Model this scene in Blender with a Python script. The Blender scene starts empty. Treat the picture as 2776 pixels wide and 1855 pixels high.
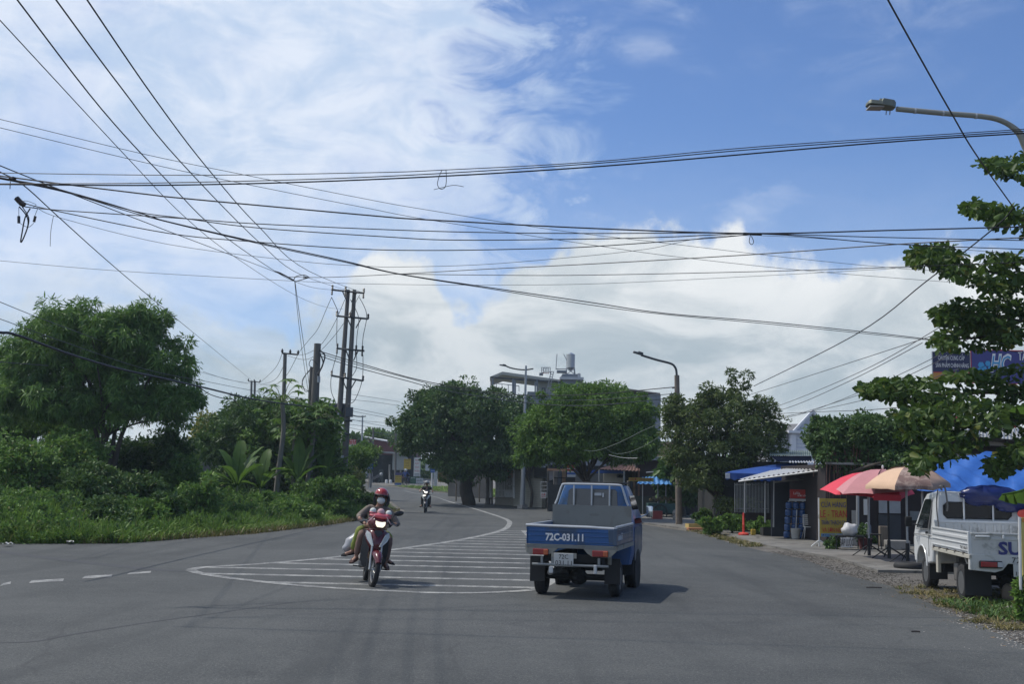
import bpy, bmesh, math, random
import numpy as np
from mathutils import Vector, Matrix, Euler
R = math.radians
sc = bpy.context.scene
C = sc.collection
# ---------------------------------------------------------------- camera
F = 3100.0; CX, CY = 1388.0, 927.5
PITCH = math.atan(373.5 / F); ROLL = R(1.2); CAMH = 1.82
_f = Vector((0, math.cos(PITCH), math.sin(PITCH)))
_r0 = Vector((1, 0, 0)); _u0 = _r0.cross(_f)
_r = math.cos(ROLL) * _r0 + math.sin(ROLL) * _u0
_u = -math.sin(ROLL) * _r0 + math.cos(ROLL) * _u0
CR = Matrix((_r, _u, -_f)).transposed()
cd = bpy.data.cameras.new('camera'); cam = bpy.data.objects.new('camera', cd); C.objects.link(cam)
cam.matrix_world = Matrix.Translation((0, 0, CAMH)) @ CR.to_4x4()
cd.sensor_width = 36; cd.lens = 36 * F / 2776; cd.clip_end = 6000; cd.clip_start = 0.1
sc.camera = cam
# ---------------------------------------------------------------- light
SUN = Vector((-0.50, 0.17, 0.86)).normalized()
SEL = math.asin(SUN.z); SROT = math.atan2(SUN.x, SUN.y)
sd = bpy.data.lights.new('sun', 'SUN'); sun = bpy.data.objects.new('sun', sd); C.objects.link(sun)
sd.energy = 3.0; sd.angle = R(0.9); sd.color = (1.0, 0.95, 0.87)
sun.rotation_euler = (-SUN).to_track_quat('-Z', 'Y').to_euler()
sc.view_settings.view_transform = 'Standard'; sc.view_settings.look = 'None'
sc.view_settings.exposure = 0.1; sc.view_settings.gamma = 1.0

def nodes_of(m):
    nt = m.node_tree; return nt, nt.nodes, nt.links
class NG:
    """small helper for wiring nodes"""
    def __init__(s, nt): s.nt = nt
    def n(s, t, **k):
        nd = s.nt.nodes.new(t)
        for a, v in k.items(): setattr(nd, a, v)
        return nd
    def l(s, a, b): s.nt.links.new(a, b)
    def val(s, x, sock):
        if isinstance(x, (int, float)): sock.default_value = x
        elif isinstance(x, (tuple, list)): sock.default_value = x
        else: s.l(x, sock)
    def math(s, op, a, b=0.0, c=0.0, clamp=False):
        nd = s.n('ShaderNodeMath', operation=op, use_clamp=clamp)
        s.val(a, nd.inputs[0]); s.val(b, nd.inputs[1]); s.val(c, nd.inputs[2]); return nd.outputs[0]
    def mix(s, fac, a, b, bt='MIX'):
        nd = s.n('ShaderNodeMix', data_type='RGBA', blend_type=bt)
        s.val(fac, nd.inputs[0])
        s.val(a if not isinstance(a, tuple) or len(a) == 4 else a + (1,), nd.inputs[6])
        s.val(b if not isinstance(b, tuple) or len(b) == 4 else b + (1,), nd.inputs[7]); return nd.outputs[2]
    def noise(s, vec, scale, detail=4, rough=0.5, dist=0.0, out=0):
        nd = s.n('ShaderNodeTexNoise'); nd.inputs['Scale'].default_value = scale
        nd.inputs['Detail'].default_value = detail; nd.inputs['Roughness'].default_value = rough
        nd.inputs['Distortion'].default_value = dist
        if vec is not None: s.l(vec, nd.inputs['Vector'])
        return nd.outputs[out]
    def ss(s, x, a, b, t0=0.0, t1=1.0):
        nd = s.n('ShaderNodeMapRange', interpolation_type='SMOOTHSTEP')
        s.val(x, nd.inputs[0]); s.val(a, nd.inputs[1]); s.val(b, nd.inputs[2])
        nd.inputs[3].default_value = t0; nd.inputs[4].default_value = t1; return nd.outputs[0]
    def curve(s, x, pts):
        nd = s.n('ShaderNodeFloatCurve'); s.val(x, nd.inputs[1])
        c = nd.mapping.curves[0]
        while len(c.points) < len(pts): c.points.new(0.5, 0.5)
        for p, q in zip(c.points, pts): p.location = q; p.handle_type = 'AUTO'
        nd.mapping.update(); return nd.outputs[0]

def make_world():
    w = bpy.data.worlds.new('World'); sc.world = w; w.use_nodes = True
    nt = w.node_tree; nt.nodes.clear(); g = NG(nt)
    out = g.n('ShaderNodeOutputWorld'); bg = g.n('ShaderNodeBackground'); g.l(bg.outputs[0], out.inputs[0])
    sky = g.n('ShaderNodeTexSky'); sky.sky_type = 'NISHITA'; sky.sun_disc = False
    sky.sun_elevation = SEL; sky.sun_rotation = SROT; sky.air_density = 1.0; sky.dust_density = 0.6; sky.ozone_density = 2.5
    tc = g.n('ShaderNodeTexCoord'); d = tc.outputs['Generated']
    sx = g.n('ShaderNodeSeparateXYZ'); g.l(d, sx.inputs[0])
    y = g.math('MAXIMUM', sx.outputs[1], 0.15)
    U = g.math('DIVIDE', sx.outputs[0], y); V = g.math('DIVIDE', sx.outputs[2], y)
    u01 = g.math('MULTIPLY_ADD', U, 1.0, 0.5, clamp=True)       # -0.5..0.5 -> 0..1
    # ---- high thin veil on the left of the street
    st = g.n('ShaderNodeMapping'); st.inputs['Scale'].default_value = (1.0, 1.0, 2.2); st.inputs['Rotation'].default_value = (0, R(-18), 0)
    g.l(d, st.inputs[0])
    n1 = g.noise(st.outputs[0], 3.4, 7, 0.55, 0.9)
    n2 = g.noise(st.outputs[0], 11.0, 7, 0.6, 0.7)
    n3 = g.noise(d, 26.0, 6, 0.62, 0.3)
    edge = g.math('ADD', U, g.math('MULTIPLY', g.math('SUBTRACT', n2, 0.5), 0.42))
    edge = g.math('SUBTRACT', edge, g.math('MULTIPLY', g.ss(V, 0.22, 0.34), -0.02))
    veilm = g.ss(edge, 0.075, -0.06)
    band = g.ss(V, 0.10, 0.2)
    veil = g.math('MULTIPLY', veilm, g.ss(n1, 0.24, 0.56, 0.55, 1.0))
    veil = g.math('MULTIPLY', veil, g.math('MULTIPLY_ADD', band, 0.68, 0.30))
    wisp = g.math('MULTIPLY', g.ss(n1, 0.44, 0.74), g.ss(n2, 0.40, 0.75))
    veil = g.math('MAXIMUM', veil, g.math('MULTIPLY', wisp, 0.5))
    midhaze = g.ss(V, 0.34, 0.14, 0.0, 0.24)
    veil = g.math('MAXIMUM', veil, midhaze)
    # ---- cumulus bank low ahead
    def band_mask(pts, amp, lo, hi, nA, nB):
        h = g.math('MULTIPLY', g.curve(u01, pts), 0.4)
        dd = g.math('ADD', g.math('MULTIPLY', g.math('SUBTRACT', nA, 0.5), amp), g.math('MULTIPLY', g.math('SUBTRACT', nB, 0.5), amp * 0.42))
        return g.ss(g.math('SUBTRACT', g.math('ADD', h, dd), V), lo, hi)
    nA = g.noise(d, 13.0, 3, 0.5, 0.2); nB = g.noise(d, 44.0, 6, 0.62, 0.1)
    def vx(px): return (px - 1388) / 3100 + 0.5
    def vy(py): return max(0.0, (1301 - py) / 3100 / 0.4 * 1.02)
    prof = [(0, vy(1000)), (vx(0), vy(860)), (vx(330), vy(800)), (vx(560), vy(850)), (vx(900), vy(835)), (vx(1010), vy(700)), (vx(1130), vy(690)),
            (vx(1230), vy(800)), (vx(1450), vy(735)), (vx(1700), vy(628)), (vx(2000), vy(612)), (vx(2060), vy(690)), (vx(2240), vy(660)),
            (vx(2450), vy(655)), (vx(2776), vy(700)), (1, vy(700))]
    cum = band_mask(prof, 0.10, -0.003, 0.017, nA, nB)
    puff = band_mask([(0, 0.45), (vx(60), vy(735)), (vx(350), vy(730)), (vx(480), vy(900)), (0.6, 0.2), (1, 0.2)], 0.06, 0.0, 0.02, nA, nB)
    low = g.ss(V, 0.145, 0.13)
    cum = g.math('MAXIMUM', cum, g.math('MULTIPLY', puff, 0.55))
    lowmap = g.n('ShaderNodeMapping'); lowmap.inputs['Scale'].default_value = (1, 1, 2.4); g.l(d, lowmap.inputs[0])
    # holes of pale blue low on the left
    hole = g.math('MULTIPLY', g.ss(U, -0.10, -0.25), g.ss(n1, 0.62, 0.42))
    cum = g.math('MULTIPLY', cum, g.math('SUBTRACT', 1.0, g.math('MULTIPLY', hole, 0.55)))
    shade = g.math('ADD', g.math('MULTIPLY', g.ss(V, 0.10, 0.23), 0.6), g.math('MULTIPLY', g.ss(g.noise(lowmap.outputs[0], 7.5, 7, 0.62, 0.5), 0.36, 0.64), 0.62), clamp=True)
    ccol = g.mix(shade, (4.1, 4.9, 5.5), (8.1, 8.4, 8.6))
    vcol = g.mix(g.ss(g.math('ADD', g.math('MULTIPLY', n2, .7), g.math('MULTIPLY', n3, .3)), 0.36, 0.62), (5.0, 6.25, 8.2), (7.3, 8.0, 9.2))
    base = g.mix(1.0, sky.outputs[0], (0.80, 0.96, 1.24), 'MULTIPLY')
    low2 = g.ss(V, 0.16, 0.02, 0.0, 0.38)
    base = g.mix(low2, base, (5.0, 6.4, 7.8))
    c1 = g.mix(veil, base, vcol)
    c2 = g.mix(cum, c1, ccol)
    g.l(c2, bg.inputs[0]); bg.inputs[1].default_value = 0.10
make_world()

# ---------------------------------------------------------------- geometry helpers
def ray(px, py):
    return (CR @ Vector(((px - CX) / F, -(py - CY) / F, -1.0)))
def P(px, py, d):
    v = ray(px, py); return Vector((0, 0, CAMH)) + v * (d / v.y)
def g_z(y):
    t = min(max(0.0, y - 52.0), 92.0)
    return 0.022 * t * t / (t + 18.0)
def G(px, py):
    v = ray(px, py); y = 8.0
    for _ in range(200):
        if v.z >= -1e-5: break
        z = g_z(y); yn = (z - CAMH) / v.z * v.y
        if yn <= 0: break
        y = 0.6 * y + 0.4 * min(yn, 400)
    p = Vector((0, 0, CAMH)) + v * (y / v.y); p.z = g_z(y); return p
def onG(x, y, dz=0.0): return Vector((x, y, g_z(y) + dz))
def S(d): return d / F          # metres per photo pixel at distance d
RM = {}
def top(o):
    while o.parent: o = o.parent
    return o
def tag(o, label=None, cat=None, group=None, kind=None):
    if label: o['label'] = label
    if cat: o['category'] = cat
    if group: o['group'] = group
    if kind: o['kind'] = kind
    return o
def thing(name, label, cat, loc=(0, 0, 0), rotz=0.0, group=None, M=None):
    o = bpy.data.objects.new(name, None); C.objects.link(o); o.empty_display_size = 0.2
    M = M if M is not None else Matrix.Translation(loc) @ Matrix.Rotation(rotz, 4, 'Z')
    o.matrix_world = M; RM[o.name] = M.inverted()
    return tag(o, label, cat, group)
def link_mesh(name, me, parent=None):
    o = bpy.data.objects.new(name, me); C.objects.link(o)
    if parent: o.parent = parent
    return o
class MB:
    def __init__(s): s.v = []; s.f = []; s.mi = []; s.cur = 0
    def add(s, vs, fs):
        b = len(s.v); s.v.extend([tuple(v) for v in vs]); s.f.extend([tuple(i + b for i in f) for f in fs]); s.mi.extend([s.cur] * len(fs)); return s
    def box(s, c, size, M=None, taper=None):
        x, y, z = (size[0] / 2, size[1] / 2, size[2] / 2)
        vs = [Vector((sx * x, sy * y, sz * z)) for sz in (-1, 1) for sy in (-1, 1) for sx in (-1, 1)]
        if taper: vs = [Vector((v.x * (taper[0] if v.z > 0 else 1), v.y * (taper[1] if v.z > 0 else 1), v.z)) for v in vs]
        if M is not None: vs = [M @ v for v in vs]
        vs = [v + Vector(c) for v in vs]
        return s.add(vs, [(0, 2, 3, 1), (4, 5, 7, 6), (0, 1, 5, 4), (2, 6, 7, 3), (0, 4, 6, 2), (1, 3, 7, 5)])
    def rbox(s, c, size, r=0.02, M=None, seg=2):
        bm = bmesh.new(); bmesh.ops.create_cube(bm, size=1.0)
        for v in bm.verts: v.co = Vector((v.co.x * size[0], v.co.y * size[1], v.co.z * size[2]))
        bmesh.ops.bevel(bm, geom=bm.edges[:], offset=min(r, min(size) * 0.45), segments=seg, affect='EDGES', profile=0.5)
        bm.verts.index_update()
        vs = [(M @ v.co if M is not None else v.co.copy()) + Vector(c) for v in bm.verts]
        fs = [tuple(v.index for v in f.verts) for f in bm.faces]; bm.free(); return s.add(vs, fs)
    def tube(s, pts, r, n=8, cap=True):
        pts = [Vector(p) for p in pts]
        if isinstance(r, (int, float)): r = [r] * len(pts)
        rings = []; ref = None
        for i, p in enumerate(pts):
            t = (pts[min(i + 1, len(pts) - 1)] - pts[max(i - 1, 0)])
            if t.length < 1e-9: t = Vector((0, 0, 1))
            t.normalize()
            if ref is None: ref = Vector((0, 0, 1)) if abs(t.z) < 0.9 else Vector((1, 0, 0))
            a = t.cross(ref)
            if a.length < 1e-6: a = t.cross(Vector((0, 1, 0)))
            a.normalize(); b = a.cross(t).normalized(); ref = b
            rings.append([p + (math.cos(k * 2 * math.pi / n) * a + math.sin(k * 2 * math.pi / n) * b) * r[i] for k in range(n)])
        vs = [v for ring in rings for v in ring]; fs = []
        for i in range(len(pts) - 1):
            for k in range(n):
                k2 = (k + 1) % n; fs.append((i * n + k, i * n + k2, (i + 1) * n + k2, (i + 1) * n + k))
        if cap: fs.append(tuple(range(n))[::-1]); fs.append(tuple((len(pts) - 1) * n + k for k in range(n)))
        return s.add(vs, fs)
    def lathe(s, c, prof, n=20, axis='Z', M=None, cap=True):
        vs = []; fs = []
        for (r, h) in prof:
            for k in range(n):
                a = 2 * math.pi * k / n
                if axis == 'Z': v = Vector((r * math.cos(a), r * math.sin(a), h))
                elif axis == 'X': v = Vector((h, r * math.cos(a), r * math.sin(a)))
                else: v = Vector((r * math.cos(a), h, r * math.sin(a)))
                vs.append((M @ v if M is not None else v) + Vector(c))
        for i in range(len(prof) - 1):
            for k in range(n):
                k2 = (k + 1) % n; fs.append((i * n + k, i * n + k2, (i + 1) * n + k2, (i + 1) * n + k))
        if cap: fs.append(tuple(range(n))[::-1]); fs.append(tuple((len(prof) - 1) * n + k for k in range(n)))
        return s.add(vs, fs)
    def torus(s, c, R0, r, axis='X', n=28, m=8, sq=1.0, M=None):
        vs = []; fs = []
        for i in range(n):
            a = 2 * math.pi * i / n
            for j in range(m):
                b = 2 * math.pi * j / m; rr = R0 + r * math.cos(b); h = r * sq * math.sin(b)
                v = Vector((h, rr * math.cos(a), rr * math.sin(a))) if axis == 'X' else (Vector((rr * math.cos(a), h, rr * math.sin(a))) if axis == 'Y' else Vector((rr * math.cos(a), rr * math.sin(a), h)))
                vs.append((M @ v if M is not None else v) + Vector(c))
        for i in range(n):
            for j in range(m):
                i2 = (i + 1) % n; j2 = (j + 1) % m
                fs.append((i * m + j, i2 * m + j, i2 * m + j2, i * m + j2))
        return s.add(vs, fs)
    def quad(s, a, b, c, d): return s.add([a, b, c, d], [(0, 1, 2, 3)])
    def prism(s, poly, off):
        """poly: list of 3-D points (planar outline); off: thickness vector"""
        n = len(poly); off = Vector(off); vs = [Vector(p) for p in poly] + [Vector(p) + off for p in poly]
        fs = [tuple(range(n))[::-1], tuple(range(n, 2 * n))] + [(i, (i + 1) % n, n + (i + 1) % n, n + i) for i in range(n)]
        return s.add(vs, fs)
    def loft(s, rings, cap=True):
        n = len(rings[0]); vs = [v for r in rings for v in r]; fs = []
        for i in range(len(rings) - 1):
            for k in range(n):
                k2 = (k + 1) % n; fs.append((i * n + k, i * n + k2, (i + 1) * n + k2, (i + 1) * n + k))
        if cap: fs.append(tuple(range(n))[::-1]); fs.append(tuple((len(rings) - 1) * n + k for k in range(n)))
        return s.add(vs, fs)
    def ball(s, c, r, n=12, m=8, M=None):
        if isinstance(r, (int, float)): r = (r, r, r)
        vs = []; fs = []
        for i in range(m + 1):
            t = math.pi * i / m
            for k in range(n):
                a = 2 * math.pi * k / n
                v = Vector((r[0] * math.sin(t) * math.cos(a), r[1] * math.sin(t) * math.sin(a), r[2] * math.cos(t)))
                vs.append((M @ v if M is not None else v) + Vector(c))
        for i in range(m):
            for k in range(n):
                k2 = (k + 1) % n; fs.append((i * n + k, (i + 1) * n + k, (i + 1) * n + k2, i * n + k2))
        return s.add(vs, fs)
    def build(s, name, m, parent=None, smooth=False, world=True, bevel=0, angle=40, sub=0):
        me = bpy.data.meshes.new(name)
        vs = s.v
        if parent is not None and world:
            Mi = RM[top(parent).name]; vs = [tuple(Mi @ Vector(v)) for v in vs]
        me.from_pydata(vs, [], s.f)
        ms = m if isinstance(m, (list, tuple)) else [m]
        for q in ms: me.materials.append(q)
        if len(ms) > 1: me.polygons.foreach_set('material_index', s.mi)
        bm = bmesh.new(); bm.from_mesh(me); bmesh.ops.remove_doubles(bm, verts=bm.verts, dist=1e-5)
        bmesh.ops.recalc_face_normals(bm, faces=bm.faces); bm.to_mesh(me); bm.free()
        if smooth:
            me.polygons.foreach_set('use_smooth', [True] * len(me.polygons))
            try: me.set_sharp_from_angle(angle=R(angle))
            except Exception: pass
        o = link_mesh(name, me, parent)
        if bevel:
            b = o.modifiers.new('bevel', 'BEVEL'); b.width = bevel; b.segments = 2; b.limit_method = 'ANGLE'; b.angle_limit = R(35)
        if sub:
            b = o.modifiers.new('sub', 'SUBSURF'); b.levels = sub; b.render_levels = sub
        return o
def cat_rom(pts, k=6):
    pts = [Vector(p) for p in pts]; out = []
    for i in range(len(pts) - 1):
        p0 = pts[max(i - 1, 0)]; p1 = pts[i]; p2 = pts[i + 1]; p3 = pts[min(i + 2, len(pts) - 1)]
        for j in range(k):
            t = j / k
            out.append(0.5 * ((2 * p1) + (-p0 + p2) * t + (2 * p0 - 5 * p1 + 4 * p2 - p3) * t * t + (-p0 + 3 * p1 - 3 * p2 + p3) * t ** 3))
    out.append(pts[-1]); return out

# ---------------------------------------------------------------- materials
_mats = {}
def mat(name, col, rough=0.6, metal=0.0, var=0.12, scale=6.0, bump=0.0, bscale=40.0, col2=None, c2amt=0.5, coat=0.0, emit=None, estr=0.0, spec=0.5, trans=0.0, alpha=1.0, streak=False, detail=4):
    if name in _mats: return _mats[name]
    m = bpy.data.materials.new(name); m.use_nodes = True; g = NG(m.node_tree)
    b = m.node_tree.nodes['Principled BSDF']
    tc = g.n('ShaderNodeTexCoord'); vec = tc.outputs['Object']
    if streak:
        mp = g.n('ShaderNodeMapping'); mp.inputs['Scale'].default_value = (6, 6, 0.7); g.l(vec, mp.inputs[0]); vec = mp.outputs[0]
    n = g.noise(vec, scale, detail, 0.6)
    f = g.math('MULTIPLY_ADD', g.math('SUBTRACT', n, 0.5), var * 4, 1.0)
    hsv = g.n('ShaderNodeHueSaturation'); g.l(f, hsv.inputs['Value'])
    c = tuple(col) + (1,)
    if col2:
        c = g.mix(g.ss(g.noise(vec, scale * 0.7, 6, 0.65, 0.5), 0.62 - c2amt * 0.35, 0.70 - c2amt * 0.25), tuple(col), tuple(col2))
        g.l(c, hsv.inputs['Color'])
    else: hsv.inputs['Color'].default_value = c
    g.l(hsv.outputs[0], b.inputs['Base Color'])
    b.inputs['Roughness'].default_value = rough; b.inputs['Metallic'].default_value = metal
    if coat: b.inputs['Coat Weight'].default_value = coat; b.inputs['Coat Roughness'].default_value = 0.08
    b.inputs['Specular IOR Level'].default_value = spec
    if trans: b.inputs['Transmission Weight'].default_value = trans
    if alpha < 1: b.inputs['Alpha'].default_value = alpha
    if emit: b.inputs['Emission Color'].default_value = tuple(emit) + (1,); b.inputs['Emission Strength'].default_value = estr
    if bump:
        bp = g.n('ShaderNodeBump'); bp.inputs['Strength'].default_value = bump; bp.inputs['Distance'].default_value = 0.02
        g.l(g.noise(vec, bscale, 5, 0.6), bp.inputs['Height']); g.l(bp.outputs[0], b.inputs['Normal'])
    _mats[name] = m; return m
def leaf_mat(name, dark, light, tint=None, rough=0.45, trans=0.28, scale=0.35, spec=0.22, k=1.0):
    if name in _mats: return _mats[name]
    dark = tuple(min(1, c * q * k) for c, q in zip(dark, (1.8, 1.8, 1.6))); light = tuple(min(1, c * q * k) for c, q in zip(light, (1.75, 1.7, 1.35))); rough = max(rough, .5)
    m = bpy.data.materials.new(name); m.use_nodes = True; g = NG(m.node_tree); b = m.node_tree.nodes['Principled BSDF']
    geo = g.n('ShaderNodeNewGeometry'); tc = g.n('ShaderNodeTexCoord')
    rnd = geo.outputs['Random Per Island']
    n = g.noise(tc.outputs['Object'], scale * 1.8, 4, 0.6)
    f = g.math('ADD', g.math('MULTIPLY', rnd, 0.85), g.math('MULTIPLY', g.math('SUBTRACT', n, 0.42), 1.7), clamp=True)
    c = g.mix(f, dark, light)
    if tint: c = g.mix(g.ss(rnd, 0.93, 0.99), c, tint)
    g.l(c, b.inputs['Base Color']); b.inputs['Roughness'].default_value = rough; b.inputs['Specular IOR Level'].default_value = spec
    out = m.node_tree.nodes['Material Output']
    tr = g.n('ShaderNodeBsdfTranslucent'); g.l(g.mix(0.5, c, (0.12, 0.22, 0.03)), tr.inputs[0])
    mx = g.n('ShaderNodeMixShader'); mx.inputs[0].default_value = trans
    g.l(b.outputs[0], mx.inputs[1]); g.l(tr.outputs[0], mx.inputs[2]); g.l(mx.outputs[0], out.inputs[0])
    _mats[name] = m; return m

def text_part(name, txt, m, parent, origin, xdir, ydir, height, width=None, depth=0.003, bold=0.0, world=True, center=True, italic=0.0):
    """lettering as a thin solid; origin = centre (or left edge) of the line, height = cap height"""
    cu = bpy.data.curves.new('t', 'FONT'); cu.body = txt; cu.size = 1.0; cu.offset = bold; cu.extrude = 0.01; cu.shear = italic; cu.resolution_u = 2
    o = bpy.data.objects.new('t', cu); C.objects.link(o)
    dg = bpy.context.evaluated_depsgraph_get(); me = bpy.data.meshes.new_from_object(o.evaluated_get(dg))
    bpy.data.objects.remove(o); bpy.data.curves.remove(cu)
    n = len(me.vertices); co = np.empty(n * 3); me.vertices.foreach_get('co', co); co = co.reshape(-1, 3)
    x0, x1 = co[:, 0].min(), co[:, 0].max(); sx = sy = height / 0.69
    if width: sx = width / max(x1 - x0, 1e-6)
    X = Vector(xdir).normalized(); Y = Vector(ydir).normalized(); Z = X.cross(Y); O = Vector(origin)
    cxo = (x0 + x1) / 2 if center else x0
    Mi = RM[top(parent).name] if (parent is not None and world) else Matrix.Identity(4)
    for i, v in enumerate(me.vertices):
        p = O + X * ((co[i, 0] - cxo) * sx) + Y * ((co[i, 1] - 0.34) * sy) + Z * ((co[i, 2] + 0.01) / 0.02 * depth)
        v.co = Mi @ p
    me.materials.clear(); me.materials.append(m); me.name = name
    return link_mesh(name, me, parent)
# ================================================================ ground, road, markings
def asphalt():
    m = bpy.data.materials.new('asphalt'); m.use_nodes = True; g = NG(m.node_tree); b = m.node_tree.nodes['Principled BSDF']
    v = g.n('ShaderNodeTexCoord').outputs['Object']
    big = g.noise(v, 0.22, 5, 0.6, 0.6); mid = g.noise(v, 1.7, 5, 0.65); fine = g.noise(v, 34, 4, 0.75); sp = g.noise(v, 75, 2, 0.6)
    c = g.mix(g.ss(big, 0.35, 0.68), (0.050, 0.054, 0.054), (0.078, 0.082, 0.080))
    c = g.mix(g.ss(mid, 0.42, 0.72, 0, 0.35), c, (0.100, 0.103, 0.098))
    c = g.mix(g.ss(fine, 0.45, 0.75, 0, 0.5), c, (0.150, 0.150, 0.138))
    c = g.mix(g.ss(sp, 0.62, 0.70, 0, 0.8), c, (0.26, 0.255, 0.235))
    c = g.mix(g.ss(fine, 0.5, 0.3, 0, 0.7), c, (0.022, 0.024, 0.025))
    st_ = g.ss(g.noise(v, 0.55, 6, 0.7, 1.0), 0.60, 0.74, 0, 0.55); c = g.mix(st_, c, (0.030, 0.032, 0.033))
    c = g.mix(g.ss(g.noise(v, 7.0, 5, 0.7), 0.5, 0.72, 0, 0.4), c, (0.105, 0.106, 0.098))
    # dusty edge toward the right verge (world x grows there) kept as wear in the surface
    mp = g.n('ShaderNodeMapping'); mp.inputs['Rotation'].default_value = (0, 0, R(28)); mp.inputs['Scale'].default_value = (0.5, 0.05, 1); g.l(v, mp.inputs[0])
    tracks = g.noise(mp.outputs[0], 2.2, 4, 0.55)
    c = g.mix(g.ss(tracks, 0.5, 0.70, 0, 0.5), c, (0.040, 0.043, 0.043))
    vo = g.n('ShaderNodeTexVoronoi', feature='DISTANCE_TO_EDGE'); vo.inputs['Scale'].default_value = 0.16
    dv = g.n('ShaderNodeVectorMath', operation='ADD'); g.l(v, dv.inputs[0]); nz = g.n('ShaderNodeTexNoise'); nz.inputs['Scale'].default_value = 0.9; nz.inputs['Detail'].default_value = 6
    g.l(v, nz.inputs['Vector']); g.l(nz.outputs['Color'], dv.inputs[1]); g.l(dv.outputs[0], vo.inputs['Vector'])
    crack = g.math('MULTIPLY', g.ss(vo.outputs[0], 0.006, 0.002), g.ss(g.noise(v, 0.3, 2), 0.5, 0.56))
    c = g.mix(g.math('MULTIPLY', crack, 0.28), c, (0.028, 0.029, 0.03))
    g.l(c, b.inputs['Base Color']); b.inputs['Roughness'].default_value = 0.86; b.inputs['Specular IOR Level'].default_value = 0.35
    bp = g.n('ShaderNodeBump'); bp.inputs['Strength'].default_value = 0.6; bp.inputs['Distance'].default_value = 0.012
    g.l(g.math('ADD', fine, g.math('MULTIPLY', mid, 0.8)), bp.inputs['Height']); g.l(bp.outputs[0], b.inputs['Normal'])
    return m
def dirt():
    m = bpy.data.materials.new('dirt'); m.use_nodes = True; g = NG(m.node_tree); b = m.node_tree.nodes['Principled BSDF']
    v = g.n('ShaderNodeTexCoord').outputs['Object']
    a = g.noise(v, 0.8, 6, 0.65, 0.4); f = g.noise(v, 26, 5, 0.7); pz = g.n('ShaderNodeTexVoronoi'); pz.inputs['Scale'].default_value = 18; g.l(v, pz.inputs['Vector'])
    c = g.mix(g.ss(a, 0.35, 0.65), (0.10, 0.088, 0.072), (0.175, 0.16, 0.14))
    c = g.mix(g.ss(f, 0.4, 0.7, 0, 0.7), c, (0.24, 0.225, 0.20))
    c = g.mix(g.ss(f, 0.45, 0.3, 0, 0.7), c, (0.045, 0.04, 0.033))
    c = g.mix(g.ss(pz.outputs[0], 0.16, 0.05, 0, 0.5), c, (0.33, 0.32, 0.30))
    g.l(c, b.inputs['Base Color']); b.inputs['Roughness'].default_value = 0.95
    bp = g.n('ShaderNodeBump'); bp.inputs['Strength'].default_value = 1.0; bp.inputs['Distance'].default_value = 0.05
    g.l(f, bp.inputs['Height']); g.l(bp.outputs[0], b.inputs['Normal']); return m
def concrete(name, c0, c1, bands=True):
    m = bpy.data.materials.new(name); m.use_nodes = True; g = NG(m.node_tree); b = m.node_tree.nodes['Principled BSDF']
    v = g.n('ShaderNodeTexCoord').outputs['Object']
    a = g.noise(v, 0.6, 7, 0.65, 0.5); f = g.noise(v, 12, 6, 0.7)
    c = g.mix(g.ss(a, 0.34, 0.66), c0, c1); c = g.mix(g.ss(f, 0.5, 0.75, 0, 0.4), c, tuple(x * 0.5 for x in c0))
    vo = g.n('ShaderNodeTexVoronoi', feature='DISTANCE_TO_EDGE'); vo.inputs['Scale'].default_value = 0.5; g.l(v, vo.inputs['Vector'])
    c = g.mix(g.ss(vo.outputs[0], 0.02, 0.004, 0, 0.6), c, (0.05, 0.048, 0.045))
    g.l(c, b.inputs['Base Color']); b.inputs['Roughness'].default_value = 0.9
    bp = g.n('ShaderNodeBump'); bp.inputs['Strength'].default_value = 0.4; bp.inputs['Distance'].default_value = 0.02
    g.l(f, bp.inputs['Height']); g.l(bp.outputs[0], b.inputs['Normal']); return m
def paint_mat():
    m = bpy.data.materials.new('road_paint'); m.use_nodes = True; g = NG(m.node_tree); b = m.node_tree.nodes['Principled BSDF']
    v = g.n('ShaderNodeTexCoord').outputs['Object']
    w = g.noise(v, 3.0, 8, 0.75); w2 = g.noise(v, 40, 4, 0.7)
    k = g.math('ADD', g.math('MULTIPLY', w, 0.55), g.math('MULTIPLY', w2, 0.45))
    c = g.mix(g.ss(k, 0.42, 0.57), (0.36, 0.36, 0.335), (0.115, 0.117, 0.117))
    g.l(c, b.inputs['Base Color']); b.inputs['Roughness'].default_value = 0.8; return m

YS = [-60, -30, -10, 0, 6, 10, 14, 18, 22, 25, 28, 31, 34, 37, 40, 43, 46, 49, 52, 54, 56, 58, 60, 62, 64, 66, 68, 70, 73, 76, 79, 82, 86, 90, 95, 100, 105, 110, 115, 120, 125, 130, 137, 144]
def interp(pts, y):
    if y <= pts[0][1]:
        a, b = pts[0], pts[1]
    elif y >= pts[-1][1]:
        a, b = pts[-2], pts[-1]
    else:
        for a, b in zip(pts, pts[1:]):
            if a[1] <= y <= b[1]: break
    t = (y - a[1]) / (b[1] - a[1]) if b[1] != a[1] else 0; return a[0] + (b[0] - a[0]) * t
def strip(name, xl, xr, ys, dz, m, skirt=False):
    mb = MB(); vs = []; fs = []
    for y in ys:
        a, b = xl(y), xr(y); z = g_z(y) + dz
        vs += [(a, y, z), (b, y, z)]
    for i in range(len(ys) - 1): fs.append((2 * i, 2 * i + 1, 2 * i + 3, 2 * i + 2))
    mb.add(vs, fs)
    if skirt:
        n = len(vs); vv = [(v[0], v[1], v[2] - skirt) for v in vs]; mb.add(vs + vv, [(2 * i, 2 * i + 2, n + 2 * i + 2, n + 2 * i) for i in range(len(ys) - 1)] + [(0, 1, n + 1, n)])
    return mb.build(name, m)
LE = [G(*p) for p in [(340, 1475), (698, 1449), (900, 1425), (1040, 1403), (1098, 1386)]]
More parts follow.
